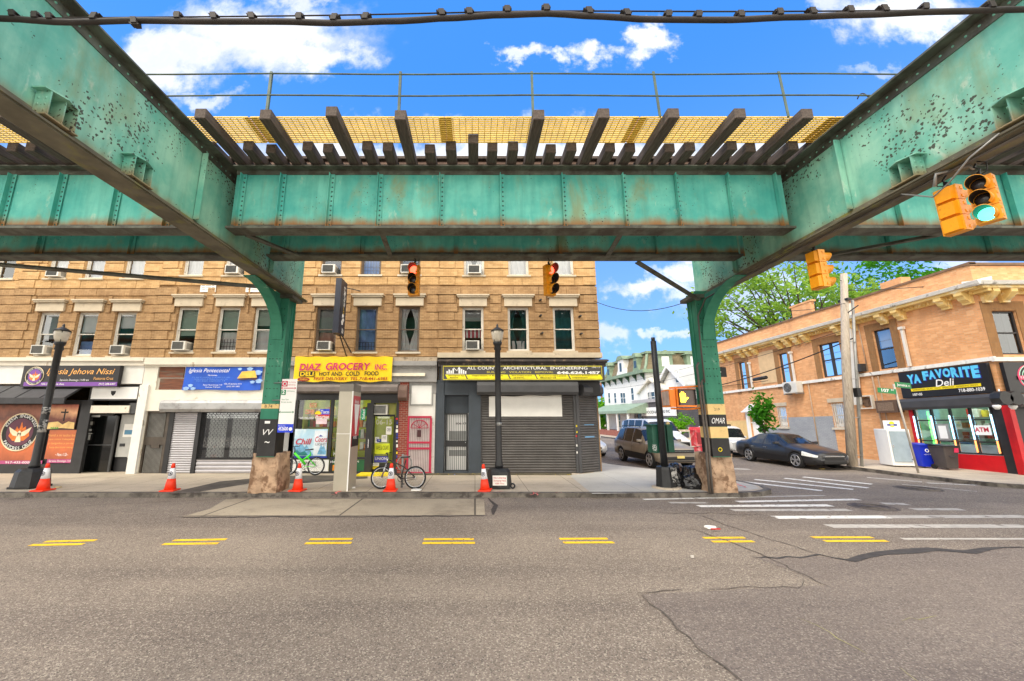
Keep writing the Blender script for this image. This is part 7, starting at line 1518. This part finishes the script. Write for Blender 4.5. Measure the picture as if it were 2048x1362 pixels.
q = MB(); q.box(.505, .512, -.38, .38, .1, 1.5, 0); q.text('ICE', (.515, -.28, 1.45), .26, 1.0, 1, -Z_, Y_, bold=.05); q.build('side_print', [mat('print_pale_pink', S(236, 214, 222), .5), RED], t); place(t, (18.42, 17.72, SW), -14, (.8, .95, 1))
def bin_(label, m, x, y, rz, deco):
    t = thing('wheelie_bin', label, 'bin', (0, 0, 0), 'wheeled bins by the deli window'); q = MB(); b0 = [(-.2, -.22), (.2, -.22), (.2, .24), (-.2, .24)]; b1 = [(-.27, -.3), (.27, -.3), (.27, .34), (-.27, .34)]
    vs = [(x_, y_, .06) for x_, y_ in b0]+[(x_, y_, .92) for x_, y_ in b1]; q.add(vs, [(0, 3, 2, 1), (4, 5, 6, 7)]+[(i, (i+1) % 4, 4+(i+1) % 4, 4+i) for i in range(4)]); q.box(-.29, .29, -.32, .36, .88, .93); bevel(q.build('body', m, t), .02)
    q = MB(); q.prism([(-.3, -.34, .931), (.3, -.34, .931), (.3, -.34, .96), (-.3, -.34, .96)], (0, .72, .05)); q.tube([(-.25, .4, .95), (.25, .4, .95)], .018, 6); bevel(q.build('lid', BLKM if deco else m, t), .012)
    [MB().cyl((s*.2, .26, .1), (s*.26, .26, .1), .1, n=14).build('wheel', RUBBER, t) for s in (-1, 1)]
    q = MB()
    if deco: q.box(-.1, .1, -.305, -.26, .52, .56); q.prism([(.08, -.312, .7), (.24, -.312, .7), (.25, -.318, .87), (.1, -.318, .87)], (0, .01, 0), 1)
    else: q.torus((-.02, -.295, .72), (0, 1, -.1), .06, .016, 12, 4, 1); q.text('RECYCLE', (-.14, -.285, .55), .03, .24, 1)
    q.build('print', [mat('bin_print', S(60, 60, 64), .5), LETW if not deco else mat('sticker_pink', S(210, 50, 90), .5)], t); return place(t, (x, y, SW), rz)
bin_('blue recycling bin next to the ice freezer', mat('bin_blue', S(14, 44, 190), .45, var=.08), 18.98, 17.2, -8, 0); bin_('grey wheeled bin with a pink sticker beside the red deli base', mat('bin_grey', S(70, 64, 62), .5, var=.12), 19.2, 16.55, -6, 1)
p = onZ(1837, 946, SW); top = onY(1787, 768, p.y); t = thing('street_sign', 'leaning grey sign pole with two green street name blades', 'street sign', p); dv = top-p
MB().tube([p, top], .035, 8).build('pole', mat('galv_pole', S(176, 168, 156), .5, metal=.3, var=.15), t); SGN = mat('street_sign_green', S(14, 128, 70), .45, var=.05)
b0 = p+dv*.93; q = MB(); q.frame(b0+Vector((-.75, -.045, -.1)), (.72, 0, -.07), (0, .012, 0), (.02, 0, .2)); q.build('name_blade', SGN, t); q = MB(); q.text('107', b0+Vector((-.6, -.05, -.07)), .13, .3, 0, Vector((1, 0, -.1)), Z_, bold=.03); q.text('ST', b0+Vector((-.22, -.05, -.03)), .06, .12, 0, Vector((1, 0, -.1)), Z_, bold=.02); q.build('lettering', LETW, t)
b1 = p+dv*1.0; q = MB(); q.frame(b1+Vector((.03, -.03, -.13)), (.78, .14, -.05), (-.002, .012, 0), (0, 0, .22)); q.build('name_blade', SGN, t); q = MB(); q.text('Jamaica', b1+Vector((.1, -.026, -.1)), .13, .5, 0, Vector((1, .18, -.065)), Z_, bold=.02); q.text('AV', b1+Vector((.64, .07, -.1)), .06, .1, 0, Vector((1, .18, -.065)), Z_, bold=.02); q.build('lettering', LETW, t)
# wooden barricade, litter
q = MB(); WD = mat('barricade_wood', S(206, 196, 178), .8, var=.15)
for dx in (0, 1.0, 2.0): q.beam((15.2+dx, 30.2, 0), (15.2+dx, 30.2, 1.5), .12, .12)
for z in (.55, 1.15): q.box(15.1, 17.4, 30.1, 30.16, z, z+.16)
q.beam((15.3, 30.05, .1), (17.2, 30.05, 1.2), .12, .05); tag(q.build('barricade', WD), 'white wooden barricade in front of the young sapling', 'barricade')
for px, py, w, m, nm, l in ((1420, 1056, .2, PAP, 'litter_carton', 'flattened white and red carton lying in the road'), (1024+722/2, 1115, .05, mat('paper_dull', S(190,184,176), .9), 'paper_scrap', 'pale smear of paper on the asphalt below the crosswalk'), (833, 980.5, .26, PAP, 'paper_scrap', 'white paper under the rear wheel of the dark bicycle'), (707, 976, .12, PAP, 'paper_scrap', 'crumpled white tissue at the foot of the kiosk'), (910, 949, .2, mat('litter_blue', S(120, 130, 170), .6, var=.3, vs=9), 'litter_wrapper', 'blue wrapper lying at the grey security gate'), (116, 975, .14, mat('litter_tan', S(190, 170, 130), .7, var=.3, vs=9), 'litter_wrapper', 'crumpled tan wrapper beside the left cone'), (1643, 938, .2, mat('litter_straw', S(176, 150, 90), .8, var=.3, vs=9), 'litter_wrapper', 'straw coloured rubbish by the front wheel of the black sedan')):
    z0 = SW+.012 if py < 990 and px < 1500 else .012
    P = onZ(px, py, z0); q = MB(); rr = random.Random(int(px)); q.prism([P+Vector((w*(math.cos(a)+rr.uniform(-.2, .2))*.6, w*.5*math.sin(a), 0)) for a in (0.4, 1.6, 2.6, 3.8, 4.7, 5.6)], (0, 0, .03)); q.build(nm, m) if False else tag(q.build(nm, m), l, 'litter')
q = MB(); p = onZ(1428, 1057, .05); q.box(p.x-.08, p.x+.1, p.y-.05, p.y-.02, .045, .06); tag(q.build('litter_carton', RED), 'red strip of card on the flattened carton in the road', 'litter')
MD = MDs
# ================================================================== VEHICLES
CARGL = mat('car_glass', S(34, 38, 42), .06, spec=.7, var=.2, vs=1.5); TRIM = mat('car_trim', S(22, 22, 24), .5, var=.1); ALLOY = mat('alloy', S(186, 186, 188), .3, metal=.7, var=.05); HEADL = mat('headlight', S(220, 222, 220), .1, spec=.8, var=.15, vs=8); PLATE = mat('number_plate', S(226, 206, 120), .5)
def paint(name, c, coat=.35):
    return mat(name, c, .3, metal=.1, spec=.5, var=.04, coat=coat)
def car(name, label, st, body, rim_style, axles, R_, glass, heads, W, trimz=None, mirror=1.55, seams=(), grille=None, dark=None, plate=True, rails=None, chrome=False):
    t = thing(name, label, 'car' if name != 'van' else 'van', (0, 0, 0))
    bx = sorted(set([s[0] for s in st]+[x for a in glass for x in a[:2]]+[x for s in seams for x in (s-.007, s+.007)]+[heads[0], heads[1]]+[axles[0]-R_*1.2, axles[0]+R_*1.2, axles[1]-R_*1.2, axles[1]+R_*1.2]))
    xs = []
    for a, c in zip(bx, bx[1:]):
        k = max(1, int((c-a)/.14)); xs += [a+(c-a)*i/k for i in range(k)]
    xs.append(bx[-1])
    def at(x):
        for a, c in zip(st, st[1:]):
            if x <= c[0]+1e-9:
                u = (x-a[0])/(c[0]-a[0]); 
                return [p+(q_-p)*u for p, q_ in zip(a, c)]
        return list(st[-1])
    def sec(x):
        _, w, zb, be, zt, wt = at(x); zm = (zb+be)/2
        return [(w*.82, zb), (w*.96, zb+.06), (w, zm-.05), (w*.995, zm+.1), (w*.975, be-.05), (w*.945, be), ((w*.945+wt)/2+.012, (be+zt-.06)/2+.0), (wt, zt-.06), (wt*.86, zt-.012), (wt*.45, zt+.012), (0, zt+.016)]
    q = MB(); n_ = 11; rows = []
    for x in xs:
        s_ = sec(x); ring = [Vector((x, -y, z)) for y, z in s_]+[Vector((x, y, z)) for y, z in reversed(s_[:-1])]
        rows.append(len(q.v)); q.v += ring
    m_ = 2*n_-1
    for a, c in zip(rows, rows[1:]):
        for i in range(m_):
            j = (i+1) % m_; q.f.append((a+i, a+j, c+j, c+i)); q.m.append(0); q.s.append(i != m_-1)
    q.f.append(tuple(rows[0]+i for i in reversed(range(m_)))); q.m.append(0); q.s.append(False); q.f.append(tuple(rows[-1]+i for i in range(m_))); q.m.append(0); q.s.append(False)
    bo = q.build('body', [body, TRIM], t)
    cut = MB(); 
    for ax in axles: cut.cyl((ax, -2, R_*1.0), (ax, -W/2+.26, R_*1.0), R_*1.13, n=28, caps=True); cut.cyl((ax, W/2-.26, R_*1.0), (ax, 2, R_*1.0), R_*1.13, n=28)
    cut.m = [0]*len(cut.f); co_ = cut.build('cut', [TRIM]); co_loc = co_.location.copy()
    md = bo.modifiers.new('b', 'BOOLEAN'); md.object = co_; md.operation = 'DIFFERENCE'; md.solver = 'EXACT'
    try: md.material_mode = 'TRANSFER'
    except Exception: pass
    dg = bpy.context.evaluated_depsgraph_get(); dg.update(); me = bpy.data.meshes.new_from_object(bo.evaluated_get(dg)); bo.modifiers.clear()
    if len(me.polygons) > 50: bo.data = me
    bpy.data.objects.remove(co_)
    def patch(nm, m, x0, x1, i0, i1, side=0, off_=.006, par=None, inset=0):
        g = MB()
        sel = [x for x in xs if x0-1e-6 <= x <= x1+1e-6]
        for s in ((-1, 1) if side == 0 else (side,)):
            for a, c in zip(sel, sel[1:]):
                A, Cc = sec(a), sec(c)
                for i in range(i0, i1):
                    P = [Vector((a, s*A[i][0], A[i][1])), Vector((c, s*Cc[i][0], Cc[i][1])), Vector((c, s*Cc[i+1][0], Cc[i+1][1])), Vector((a, s*A[i+1][0], A[i+1][1]))]
                    nr = (P[1]-P[0]).cross(P[3]-P[0])
                    if nr.length < 1e-9: nr = (P[2]-P[0]).cross(P[3]-P[0])
                    nr.normalize()
                    if nr.y*s+nr.z < 0: nr = -nr
                    if nr.y*s+nr.z == 0: continue
                    g.poly([p+nr*off_ for p in P])
        return g.build(nm, m, par or t)
    for x0, x1, i0, i1, nm in glass: patch(nm, CARGL, x0, x1, i0, i1)
    for s in (-1, 1): patch('headlight', HEADL, heads[0], heads[1], heads[2], heads[3], s, .008)
    for sm in seams: patch('door_seam', TRIM, sm-.007, sm+.007, 1, 5, 0, .003)
    if trimz: patch('sill_trim', TRIM, trimz[0], trimz[1], 0, 2, 0, .006)
    f0 = st[0]; 
    if grille:
        for (y, za, zb_, m, dx) in grille:
            g = MB(); g.box(-dx, .06, -y, y, za, zb_); bevel(g.build('grille', m, t), .012)
    if plate: g = MB(); g.box(-.05, -.02, -.16, .16, f0[2]+.14, f0[2]+.24); g.build('number_plate', PLATE, t)
    for ax in axles:
        for s in (-1, 1):
            y = s*(W/2-.11); q = MB(); prof = [(R_*.68, -.1), (R_*.93, -.105), (R_, -.08), (R_, .08), (R_*.93, .105), (R_*.68, .1)]
            Mx = Matrix.Translation((ax, y, R_)) @ Matrix.Rotation(R(90), 4, 'X'); q.lathe(prof, (0, 0, 0), 28).xf(Mx); wh = q.build('wheel', RUBBER, t)
            q = MB(); o = s*.107; c = Vector((ax, y+o, R_)); q.torus(c, Y_, R_*.7, .014, 26, 6); k = 5
            for i in range(k):
                a0 = 2*math.pi*i/k+.3
                for da in ((-.16, .16) if rim_style else (0,)):
                    a = a0+da; e = c+Vector((math.cos(a)*R_*.7, 0, math.sin(a)*R_*.7)); st0 = c+Vector((math.cos(a0)*R_*.12, 0, math.sin(a0)*R_*.12)); q.beam(st0, e, .035 if rim_style else .085, .02, up=Y_)
            q.cyl(c-Vector((0, .012, 0)), c+Vector((0, .012, 0)), R_*.17, n=12); q.build('rim', ALLOY, wh)
            q = MB(); q.disc(Vector((ax, y+s*.09, R_)), Y_, R_*.68, 24); q.build('brake_disc', TRIM, wh)
    for s in (-1, 1):
        _, w, zb, be, zt, wt = at(mirror); q = MB(); q.prism([(mirror, s*(w*.93), be+.05), (mirror+.16, s*(w*.93), be+.06), (mirror+.17, s*(w+.16), be+.08), (mirror+.02, s*(w+.17), be+.07)], (0, 0, .12)); bevel(q.build('mirror', body, t), .03)
        h = MB(); 
        for hx in seams[1:3]: h.box(hx-.24, hx-.06, *sorted((s*w*.985, s*(w+.03))), be-.12, be-.09)
        if len(seams) > 1: h.build('door_handle', CHROME if chrome else body, t)
    if name == 'sedan':
        for s in (-1, 1): patch('intake', TRIM, .1, .3, 1, 2, s, .006)
    if rails:
        for s in (-1, 1): q = MB(); q.tube([(rails[0], s*.56, rails[2]-.02), (rails[0]+.1, s*.58, rails[2]+.05), (rails[1]-.1, s*.58, rails[2]+.05), (rails[1], s*.56, rails[2]-.02)], .018, 6); q.build('roof_rail', TRIM, t)
    return t
sed = [(0, .46, .34, .55, .585, .38), (.04, .62, .28, .585, .63, .5), (.1, .73, .24, .615, .685, .6), (.2, .81, .22, .65, .725, .66), (.38, .875, .205, .70, .78, .72), (.7, .91, .2, .77, .86, .76), (1.25, .925, .2, .86, .95, .79), (1.42, .925, .2, .89, .985, .78), (2.2, .925, .2, .92, 1.395, .60), (2.7, .925, .2, .935, 1.45, .585), (3.3, .925, .2, .95, 1.405, .58), (4.05, .92, .22, .975, 1.10, .70), (4.55, .88, .28, .95, 1.04, .68), (4.85, .74, .36, .86, .92, .55)]
BKP = paint('paint_black', S(40, 41, 44)); gl = [(1.5, 2.17, 7, 10, 'windscreen'), (1.95, 2.68, 5, 7, 'side_window'), (2.76, 3.42, 5, 7, 'side_window'), (3.46, 3.8, 5, 7, 'quarter_window'), (3.34, 4.0, 7, 10, 'rear_window')]
gr = [(.44, .55, .6, CHROME, .02), (.42, .44, .535, TRIM, .015), (.5, .27, .38, TRIM, .01)]
s1 = car('sedan', 'black four door sedan parked at the brick wall kerb', sed, BKP, 1, (.95, 3.73), .335, gl, (.08, .62, 3, 5), 1.85, (1.35, 3.35), 1.75, (1.42, 2.72, 3.5), gr, chrome=True, plate=False)
def put(o, x, y, rz): o.location = (x, y, .0); o.rotation_euler = (0, 0, R(rz))
# model nose at local x = 0 pointing to -x; turn it to face the avenue
put(s1, 15.22, 17.15, 90+3.5)
q = sed; WP = paint('paint_white', S(226, 228, 230))
s2 = car('sedan', 'white sedan nose showing past the dark corner shutter', sed, WP, 0, (.95, 3.73), .335, gl, (.06, .62, 4, 5), 1.85, None, 1.75, (1.42, 2.72, 3.5), [(.42, .47, .56, TRIM, .015), (.44, .3, .38, TRIM, .01)])
put(s2, 6.72, 22.7, 90+3.5)
suv = [(0, .62, .36, .72, .78, .52), (.08, .80, .3, .80, .88, .70), (.3, .87, .28, .88, .98, .74), (.7, .90, .27, .95, 1.06, .78), (1.15, .91, .26, 1.0, 1.11, .80), (1.3, .91, .26, 1.01, 1.13, .80), (1.95, .91, .26, 1.03, 1.66, .66), (2.4, .91, .26, 1.04, 1.74, .65), (3.6, .91, .26, 1.06, 1.73, .65), (4.3, .9, .28, 1.08, 1.64, .63), (4.62, .88, .32, 1.06, 1.16, .70), (4.78, .80, .38, 1.0, 1.05, .66)]
BRZ = paint('paint_bronze', S(138, 128, 114))
s3 = car('suv', 'dark bronze suv driving towards the avenue behind the black pole', suv, BRZ, 0, (.92, 3.78), .36, [(1.36, 1.92, 7, 10, 'windscreen'), (1.72, 2.52, 5, 7, 'side_window'), (2.6, 3.42, 5, 7, 'side_window'), (3.5, 4.28, 5, 7, 'quarter_window'), (4.32, 4.6, 7, 10, 'rear_window')], (.06, .45, 4, 6), 1.82, (1.3, 3.4), 1.55, (1.3, 2.56, 3.46), [(.62, .72, .84, TRIM, .035), (.64, .77, .79, CHROME, .06), (.6, .42, .56, TRIM, .04), (.74, .36, .39, TRIM, .06)], rails=(2.2, 4.2, 1.74))
put(s3, 8.72, 17.2, 90+4)
van = [(0, .7, .4, .8, .86, .6), (.1, .86, .34, .9, .98, .76), (.6, .95, .3, 1.05, 1.16, .84), (1.0, .98, .3, 1.15, 1.28, .86), (1.7, .99, .3, 1.2, 1.98, .80), (2.1, .99, .3, 1.22, 2.1, .78), (4.6, .99, .3, 1.22, 2.1, .78), (5.2, .98, .32, 1.22, 2.02, .78), (5.4, .94, .38, 1.2, 1.9, .76)]
s4 = car('van', 'white passenger van with a raised roof behind the bronze suv', van, WP, 0, (.95, 4.3), .36, [(1.12, 1.66, 7, 10, 'windscreen'), (1.45, 2.2, 5, 7, 'side_window'), (2.4, 3.3, 5, 7, 'side_window'), (3.4, 4.2, 5, 7, 'side_window'), (4.3, 5.0, 5, 7, 'side_window')], (.06, .35, 4, 6), 1.98, None, 1.4, (1.3, 2.3), [(.7, .6, .82, TRIM, .03)])
put(s4, 11.55, 22.9, 90+4)
jeep = [(0, .74, .4, .8, .84, .7), (.08, .8, .36, .86, .9, .74), (.7, .82, .34, .9, .94, .76), (.85, .82, .34, .92, .98, .76), (1.15, .82, .34, .94, 1.62, .7), (1.4, .82, .34, .95, 1.7, .7), (2.9, .82, .34, .95, 1.7, .7), (3.1, .8, .36, .95, 1.62, .7)]
s5 = car('utility_vehicle', 'small boxy white utility vehicle behind the black sedan', jeep, WP, 0, (.6, 2.4), .31, [(.88, 1.12, 7, 10, 'windscreen'), (1.2, 1.95, 5, 7, 'side_window'), (2.1, 2.8, 5, 7, 'side_window')], (.05, .3, 4, 5), 1.64, None, 1.05, (1.1, 2.0), [(.45, .55, .75, TRIM, .03)])
q = MB(); q.box(1.35, 1.7, -.3, .3, 1.72, 1.8); q.build('roof_light', TRIM, s5)
put(s5, 15.15, 22.6, 90+3.5)
# ================================================================== CAMERA, LIGHT, SKY
sc = bpy.context.scene
cam = bpy.data.cameras.new('camera'); co = bpy.data.objects.new('camera', cam); C.objects.link(co)
co.location = (0, 0, HCAM); co.rotation_euler = (math.pi/2+PITCH, 0, 0)
cam.sensor_width = 36; cam.lens = F_PX/2048*36; cam.shift_x = (1024-CX)/2048; cam.clip_end = 3000; cam.clip_start = .05
sc.camera = co
SUN_EL, SUN_AZ = R(52), R(232)    # azimuth measured clockwise from +Y
ld = bpy.data.lights.new('sun', 'SUN'); ld.energy = 1.5; ld.angle = R(24); ld.color = (1, .92, .80)
lo = bpy.data.objects.new('sun', ld); C.objects.link(lo)
sd = Vector((math.sin(SUN_AZ)*math.cos(SUN_EL), math.cos(SUN_AZ)*math.cos(SUN_EL), math.sin(SUN_EL)))
lo.rotation_euler = (-sd).to_track_quat('-Z', 'Y').to_euler(); lo.location = sd*60
w = bpy.data.worlds.new('World'); sc.world = w; w.use_nodes = True
nt = w.node_tree; nt.nodes.clear(); n = N(nt)
sky = n('TexSky', sky_type='NISHITA', sun_disc=False, sun_elevation=SUN_EL, sun_rotation=SUN_AZ, altitude=50, air_density=1.0, dust_density=.6, ozone_density=2.5)
gen = n('TexCoord').outputs['Generated']
sp = n('SeparateXYZ', ins={0: gen})
yy = n.math('MAXIMUM', sp.outputs[1], .05)
g = n('CombineXYZ', ins={0: n.math('DIVIDE', sp.outputs[0], yy), 1: n.math('DIVIDE', sp.outputs[2], yy)}).outputs[0]
warp = n('TexNoise', noise_dimensions='2D', ins={'Vector': g, 'Scale': 5.5, 'Detail': 7.0, 'Roughness': .62}).outputs[1]
gw = n('VectorMath', operation='ADD', ins={0: g, 1: n('VectorMath', operation='MULTIPLY', ins={0: n('VectorMath', operation='SUBTRACT', ins={0: warp, 1: (.5, .5, .5)}).outputs[0], 1: (.42, .3, 0)}).outputs[0]}).outputs[0]
def gpt(px, py):
    d = ray(px, py); return d[0]/d[1], d[2]/d[1]
blobs = [(520, 70, 190, 62, 1), (360, 110, 120, 48, 1), (640, 110, 90, 45, 1), (610, 5, 50, 28, .8), (330, 150, 60, 60, 1), (420, 195, 60, 22, .7),
         (1290, 80, 52, 30, 1), (1175, 108, 56, 28, 1), (1065, 110, 45, 18, .8), (1810, 20, 110, 48, 1), (1665, 10, 60, 40, .8), (1735, 138, 45, 14, .35),
         (1050, 318, 700, 58, 1.2), (1300, 565, 70, 30, .9), (1375, 530, 60, 26, .9), (1240, 695, 60, 28, .7), (1385, 690, 50, 14, .7), (1560, 600, 160, 70, .55), (1380, 590, 40, 30, .6), (150, 330, 300, 60, .9), (1900, 380, 260, 60, .8), (1950, 545, 120, 24, .6)]
acc = None
for px, py, rx, ry, s_ in blobs:
    cx, cy = gpt(px, py); x1, _ = gpt(px+rx, py); _, y1 = gpt(px, py-ry)
    dv = n('VectorMath', operation='MULTIPLY', ins={0: n('VectorMath', operation='SUBTRACT', ins={0: gw, 1: (cx, cy, 0)}).outputs[0], 1: (1/abs(x1-cx), 1/abs(y1-cy), 0)}).outputs[0]
    ln = n('VectorMath', operation='LENGTH', ins={0: dv}).outputs['Value']
    mk = n.math('MULTIPLY', n.smooth(ln, 1.4, .38), s_)
    acc = mk if acc is None else n.math('MAXIMUM', acc, mk)
front = n.smooth(sp.outputs[1], .02, .15)
acc = n.math('MULTIPLY', acc, front)
# broken cloud added behind the camera, out of view, as fill light
pd = n('CombineXYZ', ins={0: n.math('DIVIDE', sp.outputs[0], n.math('ADD', n.math('ABSOLUTE', sp.outputs[2]), .25)), 1: n.math('DIVIDE', sp.outputs[1], n.math('ADD', n.math('ABSOLUTE', sp.outputs[2]), .25))}).outputs[0]
back = n.math('MULTIPLY', n.smooth(n.noise(pd, 1.3, 7, .6), .30, .50), n.smooth(sp.outputs[1], .12, -.15))
acc = n.math('MAXIMUM', acc, back, clamp=True)
skyc = n('HueSaturation', ins={'Hue': .5, 'Saturation': 1.0, 'Value': 1.0, 'Color': sky})
shade = n.mix(n.smooth(n.noise(gw, 4, 5, .6), .35, .7), (5.2, 5.5, 6.1), (7.5, 7.5, 7.5))
shade = n.mix(n.smooth(sp.outputs[1], .1, -.2), shade, (17.0, 15.8, 13.8))  # unseen rear cloud made brighter and warmer for fill
skyt = n.mix(1.0, skyc.outputs[0], (.58, 1.32, 2.1), 'MULTIPLY')
skyk = n.mix(n.smooth(sp.outputs[2], .12, .72), (1.75, 3.15, 5.9), (.42, 1.95, 5.8))
skyt = n.mix(.78, skyt, skyk)
col = n.mix(acc, skyt, shade)
bg = n('Background', ins={'Color': col, 'Strength': .1})
n('OutputWorld', ins={0: bg})
sc.view_settings.view_transform = 'Standard'; sc.view_settings.look = 'None'; sc.view_settings.exposure = .88; sc.view_settings.gamma = 1
sc.cycles.max_bounces = 8; sc.cycles.diffuse_bounces = 4; sc.cycles.transparent_max_bounces = 12
